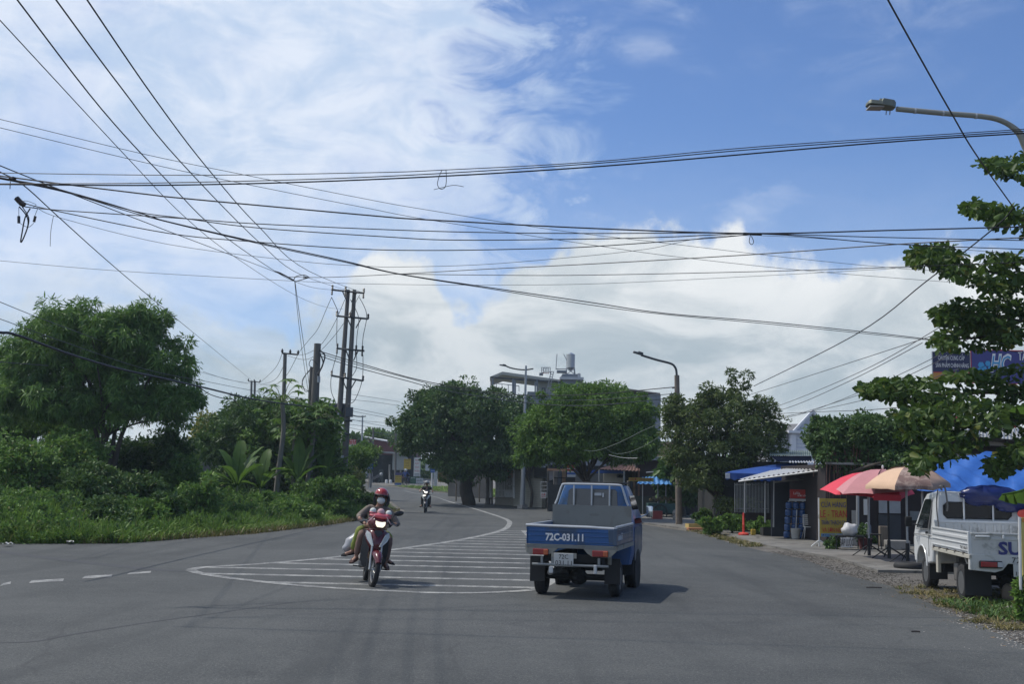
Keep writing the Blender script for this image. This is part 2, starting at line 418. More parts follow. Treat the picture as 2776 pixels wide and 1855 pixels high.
LE = [(-70.0, LE[0].y - 9), (LE[0].x - 5.0, LE[0].y - 2.2)] + [(p.x, p.y) for p in LE] + [(G(*p).x, G(*p).y) for p in [(1062, 1362), (1012, 1336), (975, 1318)]] + [(-21, 134), (-34, 144)]
RE = [(8.2, -60), (8.0, 0)] + [(G(*p).x, G(*p).y) for p in [(2776, 1752), (2673, 1706), (2557, 1654), (2491, 1624), (2408, 1589), (2275, 1556), (2176, 1516), (2062, 1494), (1992, 1477), (1929, 1457), (1880, 1444), (1780, 1429), (1640, 1407), (1500, 1382), (1415, 1366), (1322, 1351), (1240, 1342), (1160, 1334), (1110, 1327), (1060, 1321)]]
LE.sort(key=lambda p: p[1]); RE.sort(key=lambda p: p[1])
xl = lambda y: interp(LE, y); xr = lambda y: interp(RE, y)
M_ASPH = asphalt(); M_DIRT = dirt(); M_PAINT = paint_mat()
M_CONC = concrete('sidewalk_concrete', (0.105, 0.10, 0.09), (0.21, 0.20, 0.18))
strip('ground', lambda y: -1500.0, lambda y: 1500.0, [-1500] + YS + [150, 3000], -0.004, M_DIRT).update_tag()
tag(bpy.data.objects['ground'], kind='structure')
ysr = sorted(set([y for y in YS if y <= 137] + [p[1] for p in LE if p[1] < 137] + [p[1] for p in RE if 0 < p[1] < 137]))
tag(strip('road', xl, xr, ysr, 0.004, M_ASPH), kind='structure')
# raised concrete pavement along the shops
ysw = [y for y in ysr if y >= 24.5]
gap = lambda y: 0.35 if y > 52 else 0.35 + (52 - y) * 0.022
tag(strip('pavement', lambda y: xr(y) + gap(y), lambda y: xr(y) + 60, ysw, 0.055, M_CONC, skirt=0.12), kind='structure')

IS = dict(up=[(517, 1547), (560, 1539), (710, 1530), (900, 1513), (1064, 1492), (1242, 1466), (1348, 1443), (1378, 1427), (1372, 1409), (1301, 1385), (1218, 1361)],
          lo=[(517, 1549), (560, 1560), (662, 1574), (828, 1591), (1064, 1605), (1242, 1610), (1419, 1604), (1470, 1592), (1500, 1565), (1490, 1520), (1450, 1470), (1420, 1440)])
def ribbon(mb, pts, w, dz=0.008):
    pts = cat_rom([(p[0], p[1], 0) for p in pts], 6); vs = []; fs = []
    for i, p in enumerate(pts):
        t = (pts[min(i + 1, len(pts) - 1)] - pts[max(i - 1, 0)]).normalized(); n = Vector((-t.y, t.x, 0))
        for s_ in (-1, 1):
            q = p + n * (w / 2 * s_); vs.append((q.x, q.y, g_z(q.y) + dz))
    for i in range(len(pts) - 1): fs.append((2 * i, 2 * i + 1, 2 * i + 3, 2 * i + 2))
    mb.add(vs, fs); return pts
mb = MB(); UP = ribbon(mb, [G(*p) for p in IS['up']], 0.21); tag(mb.build('road_marking', M_PAINT), kind='structure')
mb = MB(); LO = ribbon(mb, [G(*p) for p in IS['lo']], 0.21, 0.0095)
o = mb.build('road_marking', M_PAINT); tag(o, kind='structure')
def xat(pts, y, last=False):
    r = []
    for a, b in zip(pts, pts[1:]):
        if (a.y - y) * (b.y - y) <= 0 and a.y != b.y: r.append(a.x + (b.x - a.x) * (y - a.y) / (b.y - a.y))
    return r
mb = MB(); y = G(1200, 1590).y
while y < 47:
    w = 0.27; a = xat(UP, y); b = xat(LO, y); xs = sorted(a + b)
    if len(xs) >= 2:
        x0 = min(xs); x1 = max(xs)
        if len(b) >= 2 and not a: x0, x1 = min(b), max(b)
        n = 8
        for i in range(n):
            xa = x0 + (x1 - x0) * i / n; xb = x0 + (x1 - x0) * (i + 1) / n
            mb.quad((xa, y - w / 2, g_z(y) + 0.0065), (xb, y - w / 2, g_z(y) + 0.0065), (xb, y + w / 2, g_z(y) + 0.0065), (xa, y + w / 2, g_z(y) + 0.0065))
    y += 1.42
tag(mb.build('road_marking', M_PAINT), kind='structure')
for (x0, x1, yy, hh) in [(0, 28, 1585, 4), (78, 171, 1577, 4), (222, 303, 1565, 4), (343, 408, 1555, 3)]:
    mb = MB(); q = [G(x0, yy + hh + 2), G(x1, yy + hh - 3), G(x1 + 2, yy - hh - 2), G(x0 + 8, yy - hh + 3)]
    mb.quad(*[(p.x, p.y, 0.008) for p in q]); tag(mb.build('road_marking', M_PAINT), kind='structure')
mb = MB(); ribbon(mb, [G(*p) for p in [(1218, 1361), (1175, 1347), (1130, 1339), (1095, 1332)]], 0.12); tag(mb.build('road_marking', M_PAINT), kind='structure')
M_TAR = mat('dark_strip_grey', (0.045, 0.047, 0.05), 0.85, var=0.15, scale=3)  # narrow strips a little darker than the asphalt around them
mb = MB(); ribbon(mb, [G(*p) for p in [(-60, 1488), (0, 1498), (200, 1523), (380, 1543), (500, 1551)]], 0.34, 0.0062); tag(mb.build('dark_strip', M_TAR), kind='structure')
mb = MB(); ribbon(mb, [G(*p) for p in [(0, 1745), (100, 1741), (200, 1722), (400, 1690), (560, 1668), (700, 1648), (800, 1634)]], 0.05, 0.0062); tag(mb.build('dark_strip', M_TAR), kind='structure')
mb = MB(); ribbon(mb, [G(*p) for p in [(1090, 1363), (1200, 1366), (1320, 1378)]], 0.35, 0.0062); tag(mb.build('dark_strip', M_TAR), kind='structure')

# ---- thin pale volume added to lift the dark tones: one closed box round everything
M_ADDED_HAZE = bpy.data.materials.new('added_haze_volume'); M_ADDED_HAZE.use_nodes = True; _nt = M_ADDED_HAZE.node_tree; _nt.nodes.clear()
_o = _nt.nodes.new('ShaderNodeOutputMaterial'); _v = _nt.nodes.new('ShaderNodeVolumePrincipled'); _v.inputs['Color'].default_value = (0.72, 0.88, 1.0, 1); _v.inputs['Density'].default_value = 0.00048; _v.inputs['Anisotropy'].default_value = 0.2
_nt.links.new(_v.outputs[0], _o.inputs['Volume'])
mb = MB(); mb.box((0, 65, 13), (330, 330, 30)); tag(mb.build('added_haze', M_ADDED_HAZE), kind='stuff')
# ================================================================ vegetation
def leaves_mesh(name, m, parent, cen, nrm, L, W, droop=0.3, seed=0, fold=0.12, shape='rhomb', jit=0.35, down=None):
    """cen: Nx3 leaf centres (world), nrm: Nx3 preferred outward directions"""
    rng = np.random.default_rng(seed); n = len(cen)
    d = nrm + rng.normal(0, 0.55, (n, 3)); d[:, 2] -= droop
    d /= np.linalg.norm(d, axis=1)[:, None] + 1e-9
    s = np.cross(d, rng.normal(0, 1, (n, 3)) + np.array([0, 0, 0.6])); s /= np.linalg.norm(s, axis=1)[:, None] + 1e-9
    q = np.cross(s, d)
    sc_ = (1 + rng.uniform(-jit, jit, n))[:, None]; L_ = L * sc_; W_ = W * sc_
    if shape == 'rhomb':
        T = [(0, 0, 0), (0.45, -0.5, 1), (1, 0, 0), (0.45, 0.5, 1)]; fc = [(0, 1, 2), (0, 2, 3)]
    elif shape == 'oval':
        T = [(0, 0, 0), (0.35, -0.34, .6), (0.75, -0.5, 1), (1.0, 0, 0.1), (0.75, 0.5, 1), (0.35, 0.34, .6)]; fc = [(0, 1, 2, 3), (0, 3, 4, 5)]
    else:
        T = [(0, -.3, 0), (0.5, -0.5, -.6), (1, -.15, -1.8), (1, .15, -1.8), (0.5, 0.5, -.6), (0, .3, 0)]; fc = [(0, 1, 4, 5), (1, 2, 3, 4)]
    k = len(T); V = np.empty((n, k, 3))
    for j, (a, b, c) in enumerate(T):
        V[:, j] = cen + d * (a - 0.3) * L_ + s * b * W_ + q * c * fold * L_ * (1 if shape != 'blade' else 0.5)
    V = V.reshape(-1, 3)
    if parent is not None:
        Mi = np.array(RM[top(parent).name]); V = V @ Mi[:3, :3].T + Mi[:3, 3]
    cnt = len(fc[0]); nf = len(fc)
    idx = (np.arange(n)[:, None, None] * k + np.array(fc)[None]).reshape(-1)
    me = bpy.data.meshes.new(name); me.vertices.add(len(V)); me.vertices.foreach_set('co', V.ravel())
    me.loops.add(len(idx)); me.loops.foreach_set('vertex_index', idx)
    me.polygons.add(n * nf); me.polygons.foreach_set('loop_start', np.arange(n * nf) * cnt); me.polygons.foreach_set('loop_total', np.full(n * nf, cnt))
    me.update(calc_edges=True); me.materials.append(m)
    return link_mesh(name, me, parent)
def clump_points(rng, cl, rad, per):
    """cl: clump centres; returns points and outward dirs"""
    n = len(cl); v = rng.normal(0, 1, (n, per, 3)); v /= np.linalg.norm(v, axis=2)[:, :, None]
    r = rng.uniform(0.35, 1.0, (n, per, 1)) ** 0.6
    rr = rad if np.ndim(rad) else np.full(n, rad)
    p = cl[:, None] + v * r * rr[:, None, None] * np.array([1, 1, 0.75])
    return p.reshape(-1, 3), v.reshape(-1, 3)
def crown_clumps(rng, ells, n, inner=0.25, low=-0.55, rough=0.13, edge=0.78):
    vol = np.array([e[3] * e[4] * e[5] for e in ells]) ** (2 / 3); vol /= vol.sum(); out = []
    while len(out) < n:
        e = ells[rng.choice(len(ells), p=vol)]
        v = rng.normal(0, 1, 3); v /= np.linalg.norm(v)
        if v[2] < low: continue
        r = rng.uniform(0.15, edge) if rng.random() < inner else rng.uniform(edge, 1.0) * (1 + rng.normal(0, rough))
        p = np.array(e[:3]) + v * r * np.array(e[3:6]); ins = False
        for q in ells:
            if q is e: continue
            if (((p - np.array(q[:3])) / np.array(q[3:6])) ** 2).sum() < 0.5: ins = True; break
        if ins and rng.random() < 0.75: continue
        out.append(p)
    return np.array(out)
def limbs(mb, base, fork, cl, rng, r0, nl, ns=3):
    base = Vector(base); fork = Vector(fork)
    mid = (base + fork) / 2 + Vector((rng.normal(0, .08), rng.normal(0, .08), 0)) * (fork - base).length
    mb.tube(cat_rom([base - Vector((0, 0, .1)), base + Vector((0, 0, .15)), mid, fork], 4), [r0 * 1.35] * 3 + [r0 * 1.05] * 3 + [r0] * 3 + [r0 * .9] * 3 + [r0 * .8], 9)
    idx = rng.choice(len(cl), min(nl, len(cl)), replace=False)
    for i in idx:
        t = Vector(cl[i]); a = fork - Vector((0, 0, r0 * rng.uniform(0, 3)))
        m1 = a.lerp(t, 0.4) + Vector((rng.normal(0, .1), rng.normal(0, .1), rng.uniform(0.02, .2))) * (t - a).length
        pts = cat_rom([a, m1, t], 5); k = len(pts)
        rr = r0 * rng.uniform(.35, .6); mb.tube(pts, [rr * (1 - .85 * j / (k - 1)) for j in range(k)], 6)
def tree(name, label, base, ells, m, n=90, per=90, rad=0.5, L=0.22, W=0.1, trunk_r=0.16, fork=None, group=None, seed=1, bark=None, droop=0.3, shape='rhomb', inner=.25, nl=16, cat='tree', low=-.55, rough=.17, extra=None, fold=.12, trunk=True):
    rng = np.random.default_rng(seed); q_ = rad * .32; rad = rad * .84
    o = thing(name, label, cat, base, group=group); ells = [(e[0], e[1], e[2], max(e[3] - q_, e[3] * .4), max(e[4] - q_, e[4] * .4), max(e[5] - q_, e[5] * .4)) for e in ells]
    cl = crown_clumps(rng, ells, n, inner, low, rough)
    if extra is not None: cl = np.vstack([cl, np.array(extra)])
    rr = rad * rng.uniform(0.45, 1.4, len(cl))
    p, v = clump_points(rng, cl, rr, per)
    leaves_mesh('crown', m, o, p, v, L, W, droop, seed, fold=fold, shape=shape)
    if trunk:
        mb = MB(); fk = fork if fork is not None else tuple(np.mean([e[:3] for e in ells], axis=0) - np.array([0, 0, ells[0][5] * .45]))
        limbs(mb, base, fk, cl, rng, trunk_r, nl); mb.build('trunk', bark or M_BARK, o, smooth=True, angle=80)
    return o
def E(px, py, d, rx, ry, rd=None):
    """ellipsoid crown lobe from its place and half-size in photo pixels at distance d"""
    c = P(px, py, d); s = S(d); return (c.x, c.y, c.z, rx * s, rd if rd else rx * s, ry * s)
M_BARK = mat('bark', (0.075, 0.062, 0.05), 0.9, var=.3, scale=5, bump=.8, bscale=25, streak=True)
M_BARKP = mat('bark_pale', (0.19, 0.175, 0.15), 0.9, var=.25, scale=4, bump=.5, bscale=25, streak=True)
L_LEU = leaf_mat('leaf_feathery', (0.026, 0.060, 0.022), (0.085, 0.145, 0.045), trans=.38, scale=.5, k=1.2)
L_DARK = leaf_mat('leaf_dark', (0.014, 0.034, 0.014), (0.050, 0.090, 0.030), trans=.22, k=1.15)
L_MID = leaf_mat('leaf_mid', (0.024, 0.055, 0.016), (0.085, 0.145, 0.037), trans=.32, k=1.15)
L_OLIVE = leaf_mat('leaf_olive', (0.022, 0.040, 0.016), (0.085, 0.11, 0.045), trans=.2, rough=.45)
L_FIC = leaf_mat('leaf_ficus', (0.014, 0.034, 0.016), (0.060, 0.105, 0.038), trans=.18, rough=.35)
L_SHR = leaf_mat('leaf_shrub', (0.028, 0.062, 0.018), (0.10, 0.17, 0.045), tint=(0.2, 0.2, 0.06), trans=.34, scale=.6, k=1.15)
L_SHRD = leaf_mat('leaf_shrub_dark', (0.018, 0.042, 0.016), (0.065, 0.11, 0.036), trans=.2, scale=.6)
L_YEL = leaf_mat('leaf_yellowish', (0.09, 0.09, 0.02), (0.19, 0.17, 0.05), trans=.25)
L_GRASS = leaf_mat('grass_blade', (0.035, 0.075, 0.018), (0.13, 0.20, 0.045), tint=(0.26, 0.22, 0.10), trans=.3, scale=.35)
L_GRBR = leaf_mat('grass_brown', (0.08, 0.065, 0.03), (0.19, 0.15, 0.075), trans=.25, scale=.6, k=.62)
L_DRY = leaf_mat('grass_dry', (0.10, 0.085, 0.045), (0.26, 0.22, 0.12), tint=(0.05, 0.09, 0.02), trans=.2, scale=.6, k=.55)

# --- the big feathery tree on the left and its neighbour going out of frame
tree('feathery_tree', 'tall spreading tree with drooping feathery leaves behind the roadside bushes', (P(285, 1330, 42).x, 42, 0),
     [E(250, 900, 42, 165, 85), E(95, 975, 42, 105, 95), E(375, 880, 42, 85, 70), E(420, 1000, 42, 105, 95), E(270, 1010, 43, 200, 110), E(480, 1080, 41.5, 72, 95), E(60, 1090, 42, 130, 110), E(390, 1110, 42, 120, 75), E(190, 1110, 42, 130, 80)],
     L_LEU, n=560, per=150, rad=.50, L=.20, W=.040, trunk_r=.13, fork=tuple(P(290, 1170, 42)), seed=3, droop=.75, shape='blade', nl=16, inner=.30, rough=.17)
o = bpy.data.objects['feathery_tree']; mb = MB()
for x0, x1, x2 in ((275, 262, 215), (292, 310, 345), (300, 330, 420)): mb.tube(cat_rom([P(x0, 1330, 42.2), P(x1, 1180, 42.2), P(x2, 1000, 42.2)], 5), [.13 - .01 * i for i in range(11)], 8)
mb.build('stem', M_BARK, o, smooth=True)
tree('feathery_tree', 'dark feathery tree at the left edge, lower than the tall one beside it', (P(30, 1350, 46).x, 46, 0),
     [E(-60, 1080, 46, 160, 130), E(60, 1160, 46, 150, 110), E(170, 1160, 46, 120, 90)], L_LEU, n=220, per=130, rad=.6, L=.2, W=.045, trunk_r=.15, seed=4, droop=.6, shape='blade')
tree('leafy_tree', 'dense low dark tree behind the thin grey post', (P(390, 1340, 45).x, 45, 0),
     [E(400, 1265, 45, 110, 75), E(330, 1270, 45.5, 80, 60), E(470, 1225, 45, 60, 70)], L_DARK, n=120, per=100, rad=.55, L=.22, W=.09, trunk_r=.12, seed=5)
tree('mango_tree', 'big dome shaped dark green tree behind the banana plants', (P(700, 1330, 56).x, 56, 0),
     [E(720, 1195, 56, 170, 105), E(630, 1220, 55, 95, 75), E(820, 1200, 55.5, 85, 75), E(700, 1130, 57, 90, 50)], L_DARK, n=320, per=130, rad=.62, L=.22, W=.08, trunk_r=.2, seed=6, droop=.5)
tree('leafy_tree', 'yellowish leafed tree showing left of the dome shaped tree', (P(590, 1330, 66).x, 66, g_z(66)),
     [E(595, 1165, 66, 60, 45), E(560, 1200, 66, 50, 40)], L_YEL, n=50, per=60, rad=.7, L=.25, W=.12, trunk_r=.14, seed=7)
# --- vine covered foliage right of the wooden pole and shrubs down to the road bend
def bush(label, px, py, d, rx, ry, m=None, seed=1, n=45, per=70, rad=.4, L=.17, W=.08, name='bush', group='bushes on the left verge', shape='rhomb', droop=.2, base=None, cat='bush', rd=None):
    c = P(px, py, d); z = g_z(d) if base is None else base
    e = E(px, py, d, rx, ry, rd); bot = c.z - e[5]
    ells = [e]
    if bot > z + .2:                                     # let the bush reach the ground
        ells.append((c.x, c.y, (z + c.z) / 2, e[3] * .85, e[4] * .85, max((c.z - z) / 2, .2)))
    return tree(name, label, (c.x, d, z), ells, m or L_SHR, n=n, per=per, rad=rad, L=L, W=W, trunk_r=.035, seed=seed, group=group, nl=10, cat=cat, shape=shape, droop=droop, low=-.9, inner=.3)
bush('vine covered thicket between the old grey pole and the twin poles', 850, 1150, 52, 75, 75, L_MID, 11, n=90, rad=.5, L=.22, W=.12, name='vine_thicket')
bush('dark thicket under the twin poles', 870, 1250, 55, 80, 70, L_SHRD, 12, n=90, rad=.5)
bush('shrub right of the twin pole base, below the red sign', 965, 1245, 64, 50, 45, L_MID, 13, n=60, rad=.5)
tree('small_tree', 'small tree with its crown in front of the dark red warehouse wall', (P(990, 1300, 76).x, 76, g_z(76)), [E(1006, 1228, 76, 34, 24), E(980, 1240, 76, 25, 35)], L_MID, n=40, per=60, rad=.5, trunk_r=.07, seed=14, fork=tuple(P(990, 1262, 76)))
bush('reddish brown weeds at the road bend beside the blue road sign', 950, 1296, 58, 42, 30, leaf_mat('leaf_weed', (0.05, 0.06, 0.03), (0.12, 0.13, 0.06)), 15, n=50, rad=.4)
bush('low shrub left of the road bend below the weeds', 905, 1320, 53, 60, 35, L_SHRD, 16, n=50)
bush('leafy climber mass behind the papaya trunks', 790, 1230, 54, 70, 70, L_SHRD, 17, n=80, rad=.45)
bush('bright green weeds in front of the papaya trunks', 760, 1368, 45, 90, 35, L_SHR, 18, n=60, rad=.35)
bush('bright young shrub between the banana plants and the dome shaped tree', 690, 1195, 53, 55, 60, L_SHR, 19, n=50, rad=.35)
bush('shrub right of the thin grey post', 545, 1345, 38, 60, 45, L_SHR, 20, n=60, rad=.35)
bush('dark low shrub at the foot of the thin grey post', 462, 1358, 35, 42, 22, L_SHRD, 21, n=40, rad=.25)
bush('round bush nearest the road, halfway along the left verge', 290, 1412, 32.6, 66, 60, L_SHRD, 22, n=110, rad=.28, L=.12, W=.06)
bush('bright bush at the left edge below the feathery tree', 60, 1270, 38, 110, 80, L_SHR, 23, n=120, rad=.45)
bush('tall bush with light tips left of the tree trunk', 190, 1240, 40, 90, 75, L_SHR, 24, n=90, rad=.45)
bush('broad leafy bush in front of the tree trunk', 250, 1320, 37, 110, 60, L_SHRD, 25, n=120, rad=.38)
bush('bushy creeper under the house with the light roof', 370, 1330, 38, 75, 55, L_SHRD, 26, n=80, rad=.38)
bush('low creeper heap at the left edge near the road', 60, 1375, 35, 100, 48, L_SHR, 27, n=110, rad=.33)
bush('low creeper heap left of the round bush', 170, 1390, 35, 75, 45, L_SHRD, 28, n=90, rad=.33)
bush('small dark bush where the verge narrows', 1010, 1352, 55, 45, 16, L_SHRD, 29, n=30, rad=.25)
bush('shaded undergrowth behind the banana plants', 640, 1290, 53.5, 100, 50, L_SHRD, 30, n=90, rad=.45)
bush('dark shrub line closing the left edge behind the bright bush', -20, 1230, 44, 90, 110, L_SHRD, 31, n=80, rad=.5)
bush('leafy bush in front of the old grey pole foot', 885, 1345, 48, 90, 50, L_MID, 32, n=80, rad=.4)
# --- grass verge
def grass(name, label, ptsfn, n, h, m, seed, w=.02, lean=.35, kind='stuff', cat='grass', z0=None):
    rng = np.random.default_rng(seed); xy = ptsfn(rng, n); n = len(xy)
    z = np.array([g_z(y) for y in xy[:, 1]]) if z0 is None else np.full(n, z0)
    hh = h[0] + (h[1] - h[0]) * rng.random(n) ** 1.5
    a = rng.uniform(0, 2 * np.pi, n); d = np.stack([np.cos(a), np.sin(a)], 1); s = np.stack([-d[:, 1], d[:, 0]], 1)
    ln = lean * hh * rng.uniform(.2, 1.6, n); V = np.empty((n, 5, 3))
    for j, (t, ww, l) in enumerate([(0, -1, 0), (0, 1, 0), (.6, 1, .35), (.6, -1, .35), (1, 0, 1)]):
        V[:, j, :2] = xy + d * (l * ln)[:, None] + s * (ww * w / 2 * (1 - .2 * t) * (1 + hh * .5))[:, None]; V[:, j, 2] = z + hh * t * (1 - .25 * l * lean)
    # quad + triangle stored as two quads is wasteful: use tris
    fc = np.array([(0, 1, 2), (0, 2, 3), (3, 2, 4)]); idx = (np.arange(n)[:, None, None] * 5 + fc[None]).reshape(-1)
    me = bpy.data.meshes.new(name); me.vertices.add(n * 5); me.vertices.foreach_set('co', V.ravel())
    me.loops.add(len(idx)); me.loops.foreach_set('vertex_index', idx); me.polygons.add(n * 3)
    me.polygons.foreach_set('loop_start', np.arange(n * 3) * 3); me.polygons.foreach_set('loop_total', np.full(n * 3, 3)); me.update(calc_edges=True)
    me.materials.append(m); o = link_mesh(name, me); return tag(o, label, cat, kind=kind)
def verge(depth, off=0.0, ymin=22, ymax=75, xmin=-22):
    def fn(rng, n):
        y = rng.uniform(ymin, ymax, n * 3); x = np.array([xl(v) for v in y]) - off - depth * rng.random(n * 3) ** 1.3
        # distance band behind the road edge measured both ways
        k = (x > -y * .50 - 1) ; x = x[k][:n]; y = y[k][:n]; return np.stack([x, y], 1)
    return fn
def vband(a, b, px0=-150, px1=1100):
    """points between a and b metres behind the edge line, spread evenly as the road edge runs"""
    base = [G(px, py) for px, py in [(-150, 1499), (0, 1490), (340, 1475), (698, 1449), (900, 1425), (1040, 1403), (1094, 1387)]]
    def fn(rng, n):
        t = rng.random(n) * (len(base) - 1) * .9999; i = t.astype(int); f = t - i
        ln = np.array([(base[k + 1] - base[k]).length for k in range(len(base) - 1)]); i = rng.choice(len(base) - 1, n, p=ln / ln.sum())
        bx = np.array([p.x for p in base]); by = np.array([p.y for p in base])
        x = bx[i] * (1 - f) + bx[i + 1] * f; y = by[i] * (1 - f) + by[i + 1] * f
        tx = bx[i + 1] - bx[i]; ty = by[i + 1] - by[i]; l = np.hypot(tx, ty); nx, ny = -ty / l, tx / l
        w = a + (b - a) * rng.random(n) + np.sin(x * 2.1) * .12 + np.sin(x * .9 + 1) * .15
        x = x + nx * w; y = y + ny * w
        back = np.array([xl(v) for v in y]); k = x < back - (.1 if a < 1.4 else min(2.5, a * .45))
        return np.stack([x[k], y[k]], 1)
    return fn
M_SOIL = mat('verge_soil', (0.045, 0.05, 0.022), 0.95, var=.3, scale=2, bump=.8, bscale=12)
tag(strip('verge_soil', lambda y: -200.0, lambda y: xl(y) - .25, [y for y in ysr if y >= LE[1][1] + 1], 0.002, M_SOIL), kind='structure')
grass('brown_grass', 'reddish brown dried grass fringe along the left road edge', vband(-0.05, 0.9), 11000, (.05, .28), L_GRBR, 41, lean=.9)
grass('roadside_grass', 'short lush green grass along the front of the left verge', vband(0.3, 1.8), 24000, (.10, .42), L_GRASS, 42, w=.022, lean=.95)
grass('roadside_grass', 'taller green grass farther back on the left verge', vband(1.5, 7.0), 60000, (.12, .75), L_GRASS, 40, w=.019, lean=1.3)
def weeds(name, label, fn, n, per, m, hk, seed, L=.11, W=.05, rad=.22, shape='rhomb', droop=.1):
    rng = np.random.default_rng(seed); xy = fn(rng, n); n = len(xy); back = np.array([xl(v) for v in xy[:, 1]]) - xy[:, 0]
    h = rng.random(n) * np.clip(.12 + hk * np.abs(back) * .22, .1, 1.15) + .05; cl = np.stack([xy[:, 0], xy[:, 1], np.array([g_z(v) for v in xy[:, 1]]) + h], 1)
    p, v = clump_points(rng, cl, rad * rng.uniform(.5, 1.3, n), per); p[:, 2] = np.maximum(p[:, 2], .01); o = leaves_mesh(name, m, None, p, v + np.array([0, 0, .5]), L, W, droop, seed, shape=shape); return tag(o, label, 'weeds', kind='stuff')
weeds('weeds', 'mixed leafy weeds scattered through the left verge', vband(.6, 6.5), 1500, 44, L_SHR, .8, 48)
weeds('weeds', 'darker creeping weeds through the left verge', vband(.9, 6.5), 700, 42, L_SHRD, .8, 49, L=.14, W=.07)
weeds('weeds', 'arching bright grass tufts through the left verge', vband(.5, 6), 1100, 30, L_GRASS, .6, 50, L=.34, W=.022, rad=.18, shape='blade', droop=-.2)
grass('roadside_grass', 'tall mixed grass in front of the banana plants', vband(5.5, 13.0), 42000, (.2, .95), L_GRASS, 39, w=.024, lean=1.2)
weeds('weeds', 'tall weeds in front of the banana and papaya trees', vband(5.5, 12), 900, 42, L_SHR, .25, 52, L=.14, W=.06, rad=.3)
grass('field_grass', 'sunlit yellow green grass of the clearing beyond the thin post', lambda rng, n: np.stack([rng.uniform(P(380, 1300, 46).x, P(560, 1300, 46).x, n), rng.uniform(38, 52, n)], 1), 9000, (.3, .6), leaf_mat('grass_yellow', (0.12, 0.15, 0.03), (0.22, 0.25, 0.06), trans=.35), 43, w=.03)
grass('meadow_grass', 'rough grass under the left trees', lambda rng, n: (lambda x, y: np.stack([x, y], 1)[x < np.array([xl(v) for v in y]) - 3.5])(rng.uniform(-30, -6, n), rng.uniform(38, 66, n)), 30000, (.15, .9), L_GRASS, 44, w=.026, lean=1.2)
bush('bushy slope at the left edge beside the road', 60, 1420, 32.5, 90, 38, L_SHR, 33, n=70, rad=.28)
bush('leafy slope between the round bush and the thin grey post', 395, 1395, 34.5, 70, 42, L_SHR, 34, n=70, rad=.3)
bush('weedy rise between the round bush and the left edge', 175, 1425, 32.8, 60, 32, L_SHR, 35, n=50, rad=.26)
bush('low shrub below the biggest banana plant', 600, 1375, 44, 70, 26, L_SHRD, 36, n=50, rad=.28)
bush('low shrub right of the tallest papaya trunk', 800, 1385, 43, 60, 28, L_SHR, 37, n=50, rad=.3)
bush('tall shrub behind the banana plants on the left', 500, 1290, 43, 60, 60, L_MID, 38, n=70, rad=.4)
# --- banana plants
M_BAN = leaf_mat('banana_leaf', (0.030, 0.070, 0.016), (0.080, 0.15, 0.034), trans=.4, rough=.35, scale=1.0, k=.72)
M_BANS = mat('banana_stem', (0.16, 0.19, 0.07), .6, var=.2, scale=4, streak=True)
def banana(label, base, h, blades, group='banana plants', seed=0):
    rng = random.Random(seed); o = thing('banana_plant', label, 'banana plant', base, group=group); b = Vector(base)
    mb = MB(); mb.tube([b, b + Vector((.03, 0, h * .25)), b + Vector((0, 0, h * .45))], [.11, .09, .05], 10); mb.build('stem', M_BANS, o, smooth=True)
    for (az, el, L, W) in blades:
        az = R(az); L *= .74; W *= .85; dirv = Vector((math.cos(az), math.sin(az), 0)); p = b + Vector((0, 0, h * .42)); pts = [p]; e = R(el); n = 14
        for i in range(n):
            e -= R(1.5 + (90 - el) * .045) * (1 + i * .07); p = p + (dirv * math.cos(e) + Vector((0, 0, 1)) * math.sin(e)) * (L / n); pts.append(p)
        side = Vector((-dirv.y, dirv.x, 0)); mb = MB(); vs = []; fs = []
        for i, p in enumerate(pts):
            t = i / n; w = 0 if t < .14 else W * .62 * (math.sin(math.pi * min(1, (t - .14) / .86 * .93 + .05)) ** .55)
            tw = rng.uniform(-.03, .03); up = Vector((0, 0, w * .35 + tw))
            w2 = w * (1 if i % 3 else rng.uniform(.7, 1)); vs += [p - side * max(w2, .015) + up, p, p + side * max(w, .015) + up]
        for i in range(n): a = i * 3; fs += [(a, a + 1, a + 4, a + 3), (a + 1, a + 2, a + 5, a + 4)]
        mb.add(vs, fs); mb.tube(pts, [.025 * (1 - .8 * i / n) for i in range(n + 1)], 5); mb.build('leaf', M_BAN, o, smooth=True, angle=60)
    return o
def gp(px, py, d): q = P(px, py, d); return Vector((q.x, d, g_z(d)))
banana('largest banana plant with broad upright leaves, left of the papaya trunk', gp(640, 1380, 48), 3.0,
       [(95, 86, 2.9, .55), (150, 75, 2.7, .5), (30, 78, 2.8, .52), (190, 48, 2.5, .5), (250, 60, 2.2, .45), (330, 62, 2.3, .45), (170, 25, 2.3, .45), (60, 70, 2.5, .5), (215, 28, 2.0, .4)], seed=1)
banana('banana plant just left of the pale papaya trunk', gp(705, 1380, 49), 2.8, [(80, 84, 2.6, .5), (20, 60, 2.2, .45), (140, 70, 2.4, .48), (200, 40, 2.0, .4), (310, 60, 2.0, .42)], seed=2)
banana('banana plant with yellow lit leaves left of the old grey pole', gp(805, 1370, 50), 3.6, [(100, 86, 2.8, .5), (40, 70, 2.4, .5), (150, 66, 2.5, .48), (340, 55, 2.2, .45), (230, 50, 2.2, .45), (60, 80, 2.6, .45)], seed=3)
banana('banana plant right of the old grey pole, thin leaves', gp(880, 1370, 51), 3.9, [(70, 82, 2.8, .4), (20, 66, 2.4, .36), (130, 72, 2.4, .4), (320, 50, 2.0, .36)], seed=4)
